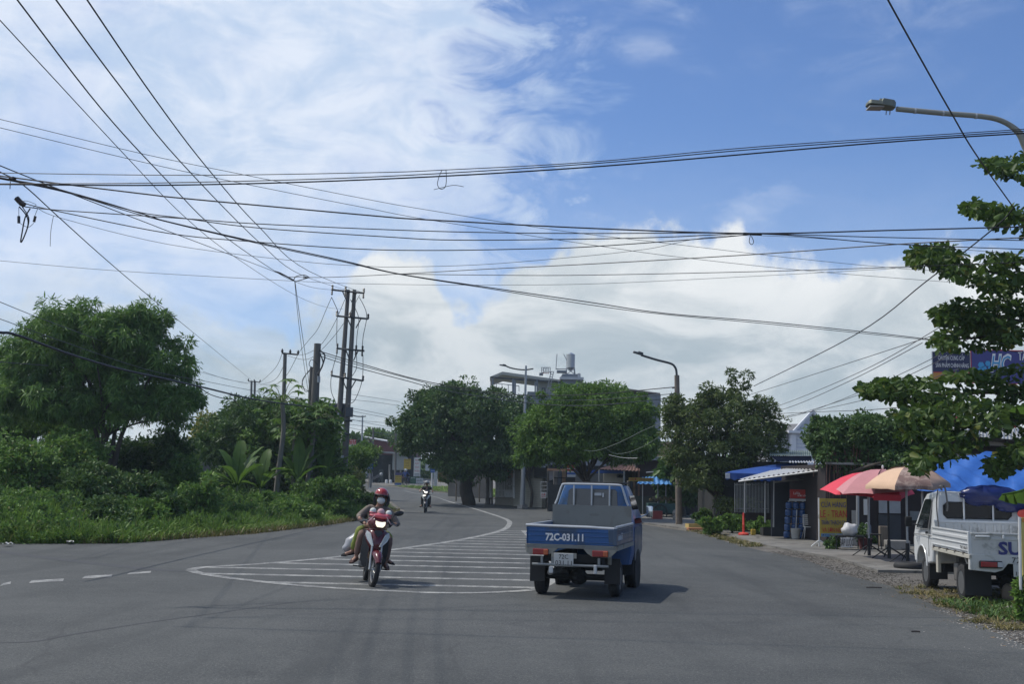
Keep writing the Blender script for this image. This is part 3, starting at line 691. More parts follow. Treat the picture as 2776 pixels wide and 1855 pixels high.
# --- papaya trees
def papaya(label, pts, r, spread, seed, group='papaya trees'):
    rng = random.Random(seed); P3 = [P(*p) for p in pts]; b = P3[0]; o = thing('papaya_tree', label, 'papaya tree', (b.x, b.y, g_z(b.y)), group=group)
    mb = MB(); pp = cat_rom([Vector((b.x, b.y, g_z(b.y) - .1))] + P3, 5); mb.tube(pp, [r * (1 - .35 * i / len(pp)) for i in range(len(pp))], 9); mb.build('trunk', M_BARKP, o, smooth=True)
    c = P3[-1]; mb = MB(); cr = MB()
    for i in range(22):
        az = rng.uniform(0, 2 * math.pi); el = R(rng.uniform(-25, 65)); L = spread * rng.uniform(.6, 1)
        d = Vector((math.cos(az) * math.cos(el), math.sin(az) * math.cos(el), math.sin(el))); e = c + d * L; m_ = c + d * L * .5 + Vector((0, 0, .1)); e.z -= .12
        mb.tube([c, m_, e], [.02, .015, .01], 5)
        n = 9; star = []; x = Vector((math.cos(az), math.sin(az), -.25)).normalized(); s_ = Vector((-x.y, x.x, 0)).normalized(); R1 = rng.uniform(.28, .42)
        for k in range(n * 2):
            a = math.pi * 2 * k / (n * 2); rr = R1 * (1 if k % 2 == 0 else .42) * (1 if abs(a - math.pi) > .5 else .5)
            star.append(e + x * (math.cos(a) * rr) + s_ * math.sin(a) * rr + Vector((0, 0, -.18 * rr / R1 * rng.uniform(.3, 1.4))))
        vs = [e] + star; cr.add(vs, [(0, 1 + k, 1 + (k + 1) % (2 * n)) for k in range(2 * n)])
    mb.build('leaf_stalk', M_BANS, o); cr.build('crown', L_MID, o)
papaya('tallest papaya tree with a pale bare trunk in front of the banana plants', [(746, 1390, 50), (752, 1300, 50), (768, 1170, 50), (765, 1095, 50)], .14, 1.45, 1)
papaya('papaya tree leaning beside the old grey pole', [(815, 1390, 51), (838, 1280, 51), (850, 1180, 51), (862, 1130, 51)], .12, 1.25, 2)
papaya('thin papaya tree between the two other papaya trees', [(795, 1380, 51.5), (794, 1250, 51.5), (800, 1160, 51.5)], .09, 1.1, 3)
# --- trees right of the road
tree('ficus_tree', 'huge dark ficus tree overhanging the shops at the bend', (P(1270, 1340, 70).x, 71, g_z(71)),
     [E(1260, 1175, 71, 165, 110), E(1150, 1160, 70, 75, 95), E(1350, 1150, 71, 95, 100), E(1240, 1100, 71, 110, 60), E(1112, 1190, 70, 38, 50), E(1300, 1255, 70, 120, 60), E(1380, 1215, 71, 75, 70), E(1160, 1080, 71, 50, 35)],
     L_FIC, n=560, per=130, rad=.70, L=.22, W=.10, trunk_r=.4, fork=tuple(P(1270, 1270, 71)), seed=51, low=-.8, nl=20)
tree('street_tree', 'round crowned street tree with several trunks behind the blue truck', (P(1600, 1330, 55).x, 55, g_z(55)),
     [E(1600, 1140, 55, 165, 95), E(1500, 1185, 54.5, 95, 85), E(1700, 1165, 55, 95, 90), E(1590, 1080, 55, 85, 38), E(1450, 1210, 54.5, 45, 45), E(1600, 1210, 55, 150, 55), E(1500, 1235, 54.5, 80, 40), E(1700, 1230, 55, 80, 42), E(1440, 1235, 54.5, 45, 38)],
     L_MID, n=560, per=130, rad=.52, L=.19, W=.07, trunk_r=.13, fork=tuple(P(1590, 1290, 55)), seed=52, low=-.7, nl=26, droop=.5)
tree('street_tree', 'small sapling with a twisted trunk in front of the beige shutter', (P(1440, 1365, 69).x, 69, g_z(69)),
     [E(1395, 1245, 69, 50, 22), E(1450, 1240, 69, 40, 25), E(1350, 1238, 69, 25, 16)], L_OLIVE, n=40, per=40, rad=.5, L=.25, W=.1, trunk_r=.09, fork=tuple(P(1432, 1295, 69)), seed=53, low=-1)
sp = [tuple(P(x, y, 46)) for x, y in [(1982, 1010), (1985, 1035), (1990, 1065), (2025, 1018), (2022, 1045), (1918, 1050), (1925, 1075), (1900, 1075), (1950, 1062), (1840, 1080), (1850, 1110), (1975, 1090), (2080, 1090), (2100, 1120), (1822, 1150), (2122, 1145)]]
tree('fruit_tree', 'ragged olive green tree with upright shoots beside the lamp post pillar', (P(1955, 1440, 46).x, 46, 0),
     [E(1960, 1180, 46, 135, 110), E(1875, 1200, 46, 85, 100), E(2060, 1165, 46, 75, 85), E(1850, 1120, 46, 50, 60), E(1925, 1095, 46, 45, 50), E(2010, 1090, 46, 50, 50), E(1930, 1290, 45.5, 95, 60), E(1850, 1120, 46, 45, 45), E(1980, 1110, 46, 50, 45), E(1990, 1370, 45, 60, 40)],
     L_OLIVE, n=400, per=95, rad=.40, L=.16, W=.055, trunk_r=.12, fork=tuple(P(1955, 1350, 46)), seed=54, low=-1, rough=.18, extra=sp, nl=36)
tree('banyan_tree', 'banyan tree with hanging aerial roots behind the red parasol', (P(2260, 1480, 37).x, 37, 0),
     [E(2300, 1180, 37, 105, 55), E(2260, 1230, 37, 70, 60), E(2400, 1220, 37, 110, 60), E(2500, 1200, 37, 90, 60), E(2360, 1150, 37.5, 60, 30), E(2560, 1230, 37.5, 80, 60), E(2225, 1190, 37, 45, 45), E(2300, 1265, 37, 60, 30), E(2440, 1270, 37, 80, 30), E(2440, 1165, 37, 90, 50), E(2530, 1255, 37, 70, 40), E(2240, 1150, 37.3, 40, 30)],
     L_FIC, n=420, per=100, rad=.36, L=.14, W=.07, trunk_r=.18, fork=tuple(P(2262, 1300, 37)), seed=55, low=-.8)
o = bpy.data.objects['banyan_tree']; mb = MB(); rng = random.Random(5)
for i in range(70):
    px = rng.choice([rng.gauss(2262, 18), rng.uniform(2240, 2340), rng.uniform(2330, 2360)]); y0 = rng.uniform(1195, 1240); y1 = y0 + rng.uniform(40, 150)
    d = 36.6 + rng.uniform(-.4, .5); a = P(px, y0, d); b = P(px + rng.uniform(-6, 6), min(y1, 1470), d); mb.tube([a, a.lerp(b, .5) + Vector((rng.uniform(-.04, .04), 0, 0)), b], [.02, .014, .008], 5)
mb.build('aerial_roots', mat('root_red', (0.13, 0.07, 0.055), .9), o)
for i, (px, py, d, rx, ry, lab, mm) in enumerate([
    (1070, 1195, 150, 55, 22, 'distant tree crown above the dark red roof', L_FIC), (1010, 1180, 140, 30, 12, 'small distant tree left of the dark red roof', L_MID),
    (2190, 1200, 75, 60, 40, 'tree behind the gabled house', L_DARK), (1850, 1300, 60, 60, 70, 'dark tree mass behind the fruit stall', L_DARK),
    (960, 1215, 120, 35, 35, 'distant tree behind the red roadside sign', L_DARK)]):
    c = P(px, py, d); tree('background_tree', lab, (c.x, d, g_z(d)), [E(px, py, d, rx, ry), (c.x, d, (c.z + g_z(d)) / 2 + .5, rx * S(d) * .6, 1.5, (c.z - g_z(d)) / 2)], mm, n=50, per=60, rad=1.0, L=.5, W=.25, trunk_r=.2, seed=60 + i)
# --- tropical almond branches reaching in from the right
def almond():
    L_A = leaf_mat('leaf_almond', (0.018, 0.040, 0.014), (0.075, 0.125, 0.032), tint=(0.17, 0.17, 0.04), trans=.25, rough=.28, scale=.8, k=.72)
    D = 22.0; b = P(2990, 1640, D); o = thing('almond_tree', 'large leaved tropical almond tree reaching in from the right edge in tiers', 'tree', (b.x, D, 0))
    rng = np.random.default_rng(9); mb = MB(); bx = P(2960, 900, D)
    mb.tube([Vector((b.x, D, -.1)), Vector((b.x, D, 2)), P(2960, 900, D), P(2930, 300, D)], [.2, .17, .13, .05], 10)
    tiers = [  # (outline of the tier: points along its middle, half thickness px)
        ([(2900, 420), (2790, 452), (2740, 455), (2700, 450), (2655, 440)], [50, 40, 34, 20, 8], 46),
        ([(2900, 620), (2790, 600), (2720, 585), (2680, 572), (2615, 555)], [60, 48, 34, 26, 14], 56),
        ([(2900, 740), (2790, 745), (2700, 740), (2600, 715), (2530, 695), (2470, 690)], [60, 55, 60, 52, 32, 14], 130),
        ([(2900, 850), (2790, 870), (2700, 860), (2620, 850), (2540, 850)], [70, 68, 62, 46, 18], 110),
        ([(2760, 905), (2660, 915), (2580, 920), (2520, 920)], [40, 36, 28, 12], 46),
        ([(2900, 1080), (2790, 1070), (2680, 1065), (2560, 1070), (2450, 1060), (2390, 1050), (2345, 1058)], [90, 90, 78, 56, 34, 22, 8], 210),
        ([(2800, 1150), (2700, 1140), (2600, 1140), (2510, 1130), (2450, 1150)], [60, 55, 65, 60, 40], 120),
        ([(2900, 1230), (2790, 1225), (2740, 1240), (2690, 1270)], [60, 50, 40, 22], 60),
        ([(2640, 1190), (2560, 1215), (2500, 1240), (2480, 1260)], [30, 40, 36, 20], 46)]
    cen = []; nr = []
    for mid, th, cnt in tiers:
        dd = D + rng.uniform(-1.2, 1.2); p3 = [P(x, y, dd) for x, y in mid]; a = P(2950, mid[0][1] + 30, D)
        mb.tube(cat_rom([a] + p3, 4), [.05 - .04 * i / (4 * len(p3)) for i in range(4 * len(p3) + 1)], 6)
        for _ in range(int(cnt * 1.35)):
            t = rng.random() ** .9 * (len(mid) - 1); i = int(t); f = t - i
            x = mid[i][0] * (1 - f) + mid[i + 1][0] * f; y = mid[i][1] * (1 - f) + mid[i + 1][1] * f; h = th[i] * (1 - f) + th[i + 1] * f
            dv = rng.uniform(-1, 1); c = P(x + rng.normal(0, 6), y + dv * h * .85, dd + rng.normal(0, .7))
            k = int(rng.integers(7, 12))                     # a rosette of leaves round a shoot tip
            for q in range(k):
                az = 2 * math.pi * q / k + rng.uniform(-.3, .3); el = rng.uniform(-.9, .6)
                v = np.array([math.cos(az) * math.cos(el), math.sin(az) * math.cos(el), math.sin(el)])
                cen.append(np.array(c) + v * .09); nr.append(v * 1.6)
    leaves_mesh('crown', L_A, o, np.array(cen), np.array(nr), .18, .088, droop=.30, seed=9, fold=.14, shape='oval', jit=.4)
    mb.build('trunk', M_BARK, o, smooth=True)
almond()

rng_ = np.random.default_rng(77); n_ = 1500; xs_ = rng_.uniform(-85, 95, n_); cl_ = np.stack([xs_, rng_.uniform(150, 166, n_), 1.9 + rng_.random(n_) * (2.6 + 1.0 * np.sin(xs_ * .23) + .8 * np.sin(xs_ * .61))], 1)
p_, v_ = clump_points(rng_, cl_, 1.3 * rng_.uniform(.6, 1.3, n_), 40); tag(leaves_mesh('far_treeline', L_DARK, None, p_, v_, .8, .4, .1, 77), 'distant line of dark trees closing the far end of the street', 'trees', kind='stuff')

tag(strip('verge_soil', lambda y: xr(y) + .5, lambda y: xr(y) + 9.0, [y for y in ysr if 72 <= y <= 112], .062, M_SOIL), kind='structure')
grass('roadside_grass', 'rough grass along the far kerb under the ficus', lambda rng, n: (lambda y: np.stack([np.array([xr(v) for v in y]) + .6 + 7 * rng.random(n), y], 1))(rng.uniform(74, 108, n)), 9000, (.08, .4), L_GRASS, 53, w=.05, lean=1.0)
# ================================================================ buildings and what stands before them
def away(A, B):
    t = Vector((B.x - A.x, B.y - A.y, 0)).normalized(); n = Vector((-t.y, t.x, 0))
    if n.dot(Vector((A.x, A.y, 0))) < 0: n = -n
    return t, n
def wbox(mb, A, B, z0, z1, t=.15, off=0.0):
    """upright slab over the plan line A-B, growing away from the street"""
    _, n = away(A, B); a = Vector((A.x, A.y, 0)) + n * off; b = Vector((B.x, B.y, 0)) + n * off
    vs = [a, b, b + n * t, a + n * t]; lo = [Vector((v.x, v.y, z0)) for v in vs]; hi = [Vector((v.x, v.y, z1)) for v in vs]
    return mb.add(lo + hi, [(3, 2, 1, 0), (4, 5, 6, 7), (0, 1, 5, 4), (1, 2, 6, 5), (2, 3, 7, 6), (3, 0, 4, 7)])
def Z(px, py, d): return P(px, py, d).z
def V2(px, d): return Vector((P(px, 1310, d).x, d, 0))
def slab(mb, pts, t=.04): return mb.prism(pts, (0, 0, -t))
def corrug(mb, a, b, c, d, n=24, amp=.025, t=.0):
    """corrugated sheet; a-b front edge, d-c back edge, waves run from front to back"""
    a, b, c, d = map(Vector, (a, b, c, d)); nn = (b - a).cross(d - a).normalized(); vs = []; fs = []
    for i in range(n * 4 + 1):
        f = i / (n * 4); w = nn * (amp * math.sin(f * n * 2 * math.pi)); vs += [a.lerp(b, f) + w, d.lerp(c, f) + w]
    for i in range(n * 4): fs.append((2 * i, 2 * i + 2, 2 * i + 3, 2 * i + 1))
    return mb.add(vs, fs)
def sign(label, A, B, z0, z1, m, lines=(), frame=None, posts=None, name='sign', cat='sign', group=None, t=.05, postm=None, bands=None, off=0.0):
    """flat board over plan line A-B. lines: (text, material, u centre 0-1, v centre 0-1, cap height m, width m or None)"""
    tdir, n = away(A, B); a = Vector((A.x, A.y, 0)); b = Vector((B.x, B.y, 0)); ctr = (a + b) / 2
    o = thing(name, label, cat, (ctr.x, ctr.y, g_z(ctr.y)), group=group); W = (b - a).length
    if b.x < a.x: a, b = b, a
    td = (b - a).normalized()
    mb = MB(); wbox(mb, a, b, z0, z1, t, off); mb.build('board', m, o)
    if bands:
        for (v0, v1, mm, u0, u1) in bands:
            mb = MB(); wbox(mb, a + td * W * u0 - n * .004, a + td * W * u1 - n * .004, z0 + (z1 - z0) * v0, z0 + (z1 - z0) * v1, .004, off); mb.build('panel', mm, o)
    if frame:
        mb = MB(); f = .035
        for (p, q) in [((0, z0), (W, z0)), ((0, z1), (W, z1)), ((0, z0), (0, z1)), ((W, z0), (W, z1))]:
            mb.tube([a + td * p[0] + Vector((0, 0, p[1])) - n * .01, a + td * q[0] + Vector((0, 0, q[1])) - n * .01], f / 2, 6)
        mb.build('frame', frame, o)
    if posts:
        for u in posts:
            mb = MB(); p = a + td * W * u + n * (t + .02); mb.tube([Vector((p.x, p.y, g_z(p.y) - .1)), Vector((p.x, p.y, z1 - .05))], .03, 7); mb.build('post', postm or M_STEEL, o)
    for (txt, mm, u, v, h, w) in lines:
        org = a + td * W * u + Vector((0, 0, z0 + (z1 - z0) * v)) - n * (.012 - off)
        text_part('lettering', txt, mm, o, org, td, (0, 0, 1), h, w, depth=.004)
    return o
M_STEEL = mat('galvanised_steel', (0.33, 0.34, 0.35), .45, .6, var=.1, scale=8)
M_WHITE = mat('white_paint', (0.62, 0.62, 0.60), .55, var=.08, scale=5, col2=(0.36, 0.34, 0.31), c2amt=.1)
M_GREYW = mat('grey_wall', (0.17, 0.19, 0.22), .8, var=.08, scale=1.2, bump=.15)
M_LGREY = mat('light_grey_wall', (0.42, 0.44, 0.46), .8, var=.08, scale=1.2)
M_DKBR = mat('dark_brown_wall', (0.022, 0.015, 0.016), .8, var=.2, scale=2)
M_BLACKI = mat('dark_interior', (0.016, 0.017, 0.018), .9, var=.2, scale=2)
M_RUST = mat('rusty_sheet', (0.16, 0.085, 0.06), .8, .1, var=.2, scale=3, col2=(0.09, 0.04, 0.03), streak=True)
M_CORR = mat('grey_sheet', (0.33, 0.34, 0.34), .55, .3, var=.1, scale=3, col2=(0.2, 0.17, 0.14), c2amt=.1, streak=True)
M_WSHEET = mat('white_sheet', (0.66, 0.65, 0.62), .5, .1, var=.08, scale=3, col2=(0.35, 0.22, 0.13), c2amt=.02, streak=True)
M_BEIGE = mat('beige_shutter', (0.36, 0.35, 0.30), .7, var=.06, scale=3)
M_BLUE = mat('blue_awning', (0.02, 0.075, 0.30), .6, var=.15, scale=2)
M_BLUEP = mat('blue_paint_sign', (0.03, 0.10, 0.30), .5, var=.1)
M_RED = mat('red_paint', (0.42, 0.035, 0.03), .5, var=.1)
M_DKRED = mat('dark_red_sheet', (0.11, 0.028, 0.032), .7, var=.12, scale=2, streak=True)
M_YEL = mat('yellow_board', (0.42, 0.30, 0.04), .6, var=.12, scale=3)
M_OLI = mat('olive_pillar', (0.15, 0.145, 0.085), .85, var=.15, scale=2, streak=True)
M_GREENR = mat('pale_green_roof', (0.42, 0.50, 0.38), .6, var=.08)
M_TXTW = mat('white_letters', (0.7, 0.7, 0.7), .5, var=.03); M_TXTB = mat('navy_letters', (0.03, 0.035, 0.16), .5, var=.03)
M_TXTR = mat('red_letters', (0.45, 0.03, 0.025), .5, var=.03); M_TXTK = mat('black_letters', (0.02, 0.02, 0.022), .5, var=.03)
M_GLASS = mat('dark_glass', (0.012, 0.015, 0.018), .06, var=.02, spec=.8)
M_CEM = mat('cement', (0.30, 0.29, 0.27), .9, var=.15, scale=3, bump=.3, col2=(0.17, 0.16, 0.145), c2amt=.3)
M_WOOD = mat('weathered_wood', (0.16, 0.13, 0.10), .85, var=.25, scale=6, streak=True)
M_BLACK = mat('black_rubber', (0.018, 0.018, 0.019), .75, var=.1)

# ---- grey apartment block with roof terrace and water tank
D = 98.0
def pt(px, py, d=D): return P(px, py, d)
o = thing('apartment_building', 'grey apartment block with a roof terrace showing above the trees', 'building', (V2(1580, D).x, D, g_z(D)))
mb = MB(); wbox(mb, V2(1425, D), V2(1790, D), g_z(D), Z(1425, 1064, D), 12); mb.build('wall', M_GREYW, o)
mb = MB(); wbox(mb, V2(1425, D), V2(1515, D), Z(1425, 1064, D) + .003, Z(1425, 1062, D), .2, -.02); mb.build('parapet', M_GREYW, o)
for py in (1078, 1096, 1105, 1115):
    mb = MB(); wbox(mb, V2(1427, D), V2(1700, D), Z(1500, py, D), Z(1500, py, D) + .05, .05, -.05); mb.build('wall_groove', mat('groove', (0.10, 0.115, 0.14), .8), o)
mb = MB(); wbox(mb, V2(1518, D), V2(1571, D), Z(1540, 1085, D), Z(1540, 1016, D), 5, .8); rm = mb.build('roof_room', M_LGREY, o)
mb = MB(); wbox(mb, V2(1520, D), V2(1570, D), Z(1540, 1080, D), Z(1540, 1014, D), 6); mb.build('stair_tower', M_GREYW, o)
mb = MB(); wbox(mb, V2(1513, D), V2(1578, D), Z(1540, 1030, D), Z(1540, 1023, D), 6.5, -.3); wbox(mb, V2(1562, D), V2(1569, D), Z(1540, 1023, D), Z(1540, 1012, D), .5, -.1); mb.build('tower_cornice', M_LGREY, o)
mb = MB(); wbox(mb, V2(1457, D), V2(1520, D), Z(1500, 1064, D), Z(1500, 1030, D), 4, 1.0); rm = mb.build('terrace_room', mat('cream_wall', (0.46, 0.47, 0.44), .8), o)
mb = MB(); wbox(mb, V2(1464, D + .95), V2(1474, D + .95), Z(1470, 1066, D), Z(1470, 1049, D), .04); mb.build('door', M_GREYW, rm)
mb = MB()
e = Z(1330, 1022, D); rd = Z(1360, 1008, D); a0 = pt(1328, 1022); a1 = pt(1362, 1008); a2 = pt(1520, 1030)
mb.prism([a0, a1, a2, a2 - Vector((0, 0, .25)), a1 - Vector((0, 0, .25)), a0 - Vector((0, 0, .22))], (0, 7, 0)); mb.build('terrace_roof', mat('roof_sheet_pale', (0.36, 0.36, 0.33), .6, .2, var=.08), o)
mb = MB(); mb.prism([pt(1329, 1024.5), pt(1362, 1028), pt(1520, 1038), pt(1520, 1034), pt(1362, 1024), pt(1329, 1021.5)], (0, .08, 0)); mb.build('roof_truss', mat('dark_steel', (0.05, 0.055, 0.065), .6, .3), o)
for x, y0, y1 in [(1336, 1025, 1066), (1390, 1028, 1068), (1393, 1030, 1070), (1397, 1032, 1072), (1451, 1036, 1066), (1456, 1028, 1070), (1515, 1034, 1073)]:
    mb = MB(); mb.tube([pt(x, y1), pt(x, y0)], .07, 6); mb.build('post', M_GREYW, o)
mb = MB(); mb.tube([pt(1330, 1038), pt(1407, 1047)], .035, 5)
for x in (1330, 1346, 1361, 1378, 1407): mb.tube([pt(x, 1038 + (x - 1330) * .117), pt(x, 1062)], .03, 5)
mb.build('railing', M_STEEL, o)
mb = MB()
for dx in (0, 7): mb.tube([pt(1481 + dx, 1067), pt(1494 + dx, 1008)], .04, 5)
for i in range(9): t = i / 8; mb.tube([pt(1481 + 13 * t, 1067 - 59 * t), pt(1488 + 13 * t, 1067 - 59 * t)], .03, 4)
mb.build('ladder', M_STEEL, o)
mb = MB(); mb.prism([pt(1571, 1036), pt(1790, 1066), pt(1790, 1070), pt(1571, 1044)], (0, 8, 0)); mb.build('rear_roof', mat('roof_brown', (0.20, 0.165, 0.15), .7, var=.1), o)
mb = MB(); wbox(mb, V2(1572, D), V2(1640, D), Z(1600, 1120, D), Z(1600, 1046, D), .2, .3); mb.build('rear_wall', mat('wall_mauve', (0.22, 0.20, 0.22), .8), o)
mb = MB(); mb.tube([pt(1780, 1068), pt(1780, 1104)], .06, 6); mb.tube([pt(1720, 1072), pt(1788, 1071)], .05, 5); mb.build('roof_support', M_GREYW, o)
mb = MB(); mb.tube([pt(1507, 1002), pt(1510, 960)], .035, 5); mb.tube([pt(1507, 1001), pt(1535, 1001)], .05, 5); mb.build('pipe', M_STEEL, o)
mb = MB(); mb.tube([pt(1528, 960), pt(1537, 978)], .03, 5); mb.build('pipe', M_STEEL, o)
mb = MB(); wbox(mb, V2(1505, D), V2(1532, D), Z(1500, 1010, D), Z(1500, 1004, D), .8); wbox(mb, V2(1457, D), V2(1467, D), Z(1460, 1017, D), Z(1460, 1011, D), .8); mb.build('rooftop_box', M_GREYW, o)
o = thing('water_tank', 'shiny steel water tank on legs on top of the grey building', 'water tank', tuple(pt(1548, 1018)))
c = pt(1548, 1000); r = 12.3 * S(D); zt = Z(1548, 962, D); zb = Z(1548, 995, D); M_TANK = mat('stainless_steel', (0.52, 0.53, 0.52), .28, .85, var=.08, scale=3)
prof = [(r * .35, zb - .25), (r * .95, zb)]
for i in range(13): z = zb + (zt - zb) * i / 12; prof += [(r, z + .02), (r * .96, z + .06), (r, z + .10)]
prof += [(r * .9, zt + .12), (r * .3, zt + .25), (.05, zt + .27)]
mb = MB(); mb.lathe((c.x, D + .9, 0), prof, 22); mb.build('tank', M_TANK, o, smooth=True)
for sx, sy in ((-1, -1), (1, -1), (-1, 1), (1, 1)):
    mb = MB(); mb.tube([(c.x + sx * r * .85, D + .9 + sy * r * .7, zb), (c.x + sx * r * 1.0, D + .9 + sy * r * .8, Z(1548, 1017, D))], .05, 5); mb.build('leg', M_STEEL, o)
mb = MB(); mb.tube([(c.x - r * .9, D + .3, zb - .1), (c.x + r * .9, D + .3, Z(1548, 1014, D))], .035, 5); mb.tube([(c.x + r * .9, D + .3, zb - .1), (c.x - r * .9, D + .3, Z(1548, 1014, D))], .035, 5); mb.build('brace', M_STEEL, o)
o = thing('roof_sign', 'skeleton letter sign reading HOTEL on the roof of the grey block', 'sign', tuple(pt(1480, 1012)))
a = pt(1468, 1004); b = pt(1492, 1004); mb = MB()
for y in (996.5, 1010): mb.tube([pt(1468, y), pt(1492, y)], .03, 4)
for x in (1468, 1474, 1480, 1486, 1492): mb.tube([pt(x, 1014), pt(x, 996)], .025, 4)
mb.build('frame', M_STEEL, o); text_part('lettering', 'HOTEL', M_LGREY, o, pt(1480, 1003.5) - Vector((0, .08, 0)), (1, 0, 0), (0, 0, 1), .34, .72, depth=.05)
text_part('lettering', 'NHÀ NGHỈ', M_TXTR, o, pt(1480, 1012.5) - Vector((0, .08, 0)), (1, 0, 0), (0, 0, 1), .1, .5, depth=.04)

# ---- gabled house
D = 72.0
o = thing('gabled_house', 'pale blue grey house with a pointed gable behind the blue awning shop', 'house', (V2(2165, D).x, D, g_z(D)))
M_GAB = mat('gable_plaster', (0.55, 0.58, 0.66), .8, var=.08); M_TRIMW = mat('trim_white', (0.62, 0.64, 0.68), .7, var=.05)
mb = MB(); wbox(mb, V2(2142, D), V2(2232, D), g_z(D), Z(2180, 1170, D), 9); mb.build('wall', M_GAB, o)
mb = MB(); mb.prism([P(2150, 1170, D), P(2201, 1113, D), P(2252, 1172, D)], (0, .3, 0)); mb.build('gable', M_GAB, o)
mb = MB()
for a, b in (((2146, 1170), (2201, 1111)), ((2201, 1111), (2256, 1172))): mb.prism([P(*a, D), P(*b, D), P(b[0], b[1] + 9, D), P(a[0], a[1] + 9, D)], (0, -.3, 0))
wbox(mb, V2(2136, D), V2(2240, D), Z(2190, 1176, D), Z(2190, 1169, D), .5, -.35); wbox(mb, V2(2144, D), V2(2158, D), Z(2150, 1225, D), Z(2150, 1177, D), .3, -.15); wbox(mb, V2(2188, D), V2(2195, D), Z(2150, 1225, D), Z(2150, 1177, D), .3, -.15)
mb.build('trim', M_TRIMW, o)
for i in range(4):
    mb = MB(); y = 1186 + i * 10; wbox(mb, V2(2160, D), V2(2187, D), Z(2170, y + 6, D), Z(2170, y, D), .03, -.05); mb.build('window_shutter', M_TRIMW, o)
mb = MB(); mb.prism([P(2080, 1172, D), P(2148, 1170, D), P(2170, 1150, D + 5), P(2090, 1150, D + 5)], (0, 0, -.12)); mb.build('side_roof', mat('roof_grey', (0.17, 0.165, 0.16), .8, var=.15, scale=3), o)
mb = MB(); wbox(mb, V2(2085, D), V2(2140, D), g_z(D), Z(2100, 1174, D), 5, .4); mb.build('side_wall', M_LGREY, o)

# ---- blue awning shop
D = 43.0
o = thing('shop', 'shop with a long blue awning and barred front behind the ragged tree', 'shop', (V2(2050, D).x, D, 0))
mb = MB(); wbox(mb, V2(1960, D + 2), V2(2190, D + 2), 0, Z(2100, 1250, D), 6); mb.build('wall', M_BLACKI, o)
mb = MB(); corrug(mb, P(2085, 1236, D + .5), P(2202, 1236, D + .5), P(2202, 1222, D + 5), P(2092, 1222, D + 5), 22, .03); mb.build('roof', mat('green_grey_sheet', (0.25, 0.30, 0.27), .6, .2), o)
mb = MB(); mb.prism([P(2090, 1237, D + .6), P(2200, 1237, D + .6), P(2200, 1252, D + .6), P(2110, 1252, D + .6)], (0, .1, 0)); mb.build('fascia', mat('navy_fascia', (0.015, 0.022, 0.06), .7), o)
mb = MB(); mb.prism([P(1966, 1282, D - .6), P(2160, 1290, D - .6), P(2160, 1252, D + 1.5), P(2110, 1258, D + 1.5), P(1985, 1277, D + .6)], (0, 0, -.04)); mb.build('awning', M_BLUE, o)
mb = MB(); vs = []; fs = []; n = 40
for i in range(n + 1):
    px = 1967 + (2158 - 1967) * i / n; t_ = P(px, 1283 + (px - 1967) * .03, D - .6); b_ = P(px, 1300 + (px - 1967) * .04, D - .6); b_.z -= .03 * math.sin(i * 1.6); w = Vector((0, .03 * math.sin(i * .9), 0)); vs += [t_, b_ + w]
for i in range(n): fs.append((2 * i, 2 * i + 2, 2 * i + 3, 2 * i + 1))
mb.add(vs, fs); mb.build('awning_valance', M_BLUE, o)
mb = MB(); wbox(mb, V2(1967, D - .66), V2(1979, D - .66), Z(1970, 1298, D), Z(1970, 1284, D), .02); mb.build('notice', M_TXTW, o)
for i in range(3): text_part('lettering', '0976 452', M_BLUEP, o, P(1973, 1287 + i * 4, D - .69), (1, 0, 0), (0, 0, 1), .03, .13)
for i in range(24):
    px = 1992 + i * 4.0
    if i % 12 == 0: mb = MB()
    mb.tube([P(px, 1392, D + .7), P(px, 1310, D + .7)], .014, 4)
    if i % 12 == 11:
        mb.tube([P(1992 + (i - 11) * 4, 1315, D + .7), P(px, 1315, D + .7)], .02, 4); mb.tube([P(1992 + (i - 11) * 4, 1380, D + .7), P(px, 1380, D + .7)], .02, 4); mb.build('window_bars', M_STEEL, o)
mb = MB(); wbox(mb, V2(1992, D), V2(2098, D), 0, Z(2040, 1392, D), .12, .6); mb.build('low_wall', M_DKBR, o)

# ---- white lean-to awning shop with water bottles
D = 39.5
o = thing('shop', 'shop with a slanting white sheet metal awning and olive pillar', 'shop', (V2(2170, D).x, D, 0))
mb = MB(); A = P(2003, 1302, D - .8); B = P(2243, 1270, D - 2.2); Cc = P(2243, 1256, D + 1.5); Dd = P(2090, 1278, D + 2.5)
corrug(mb, A, B, Cc, Dd, 18, .03); mb.build('awning', M_WSHEET, o, smooth=True)
mb = MB(); mb.tube([A - Vector((0, 0, .05)), B - Vector((0, 0, .05))], .035, 6); mb.tube([P(2100, 1308, D - .6), P(2225, 1295, D)], .03, 6); mb.tube([A - Vector((0, 0, .05)), Dd - Vector((0, 0, .05))], .03, 6); mb.build('awning_frame', M_STEEL, o)
mb = MB(); corrug(mb, P(2136, 1254, D + 2), P(2215, 1254, D + 2), P(2215, 1251, D + 3.5), P(2140, 1251, D + 3.5), 10, .03); mb.build('upper_roof', M_WSHEET, o)
for (x, y0, y1) in ((2019, 1304, 1392), (2074, 1306, 1418), (2097, 1304, 1430)):
    mb = MB(); mb.tube([P(x, y1, D - .3), P(x + 1, y0, D - .3)], .03, 7); mb.build('post', M_STEEL, o)
mb = MB(); wbox(mb, V2(2100, D), V2(2150, D), 0, Z(2120, 1304, D), .1, .5); mb.build('dark_panel', mat('navy_panel', (0.016, 0.02, 0.032), .7), o)
mb = MB(); wbox(mb, V2(2150, D + 1.3), V2(2235, D + 1.3), 0, Z(2200, 1272, D), 3); mb.build('wall', M_DKBR, o)
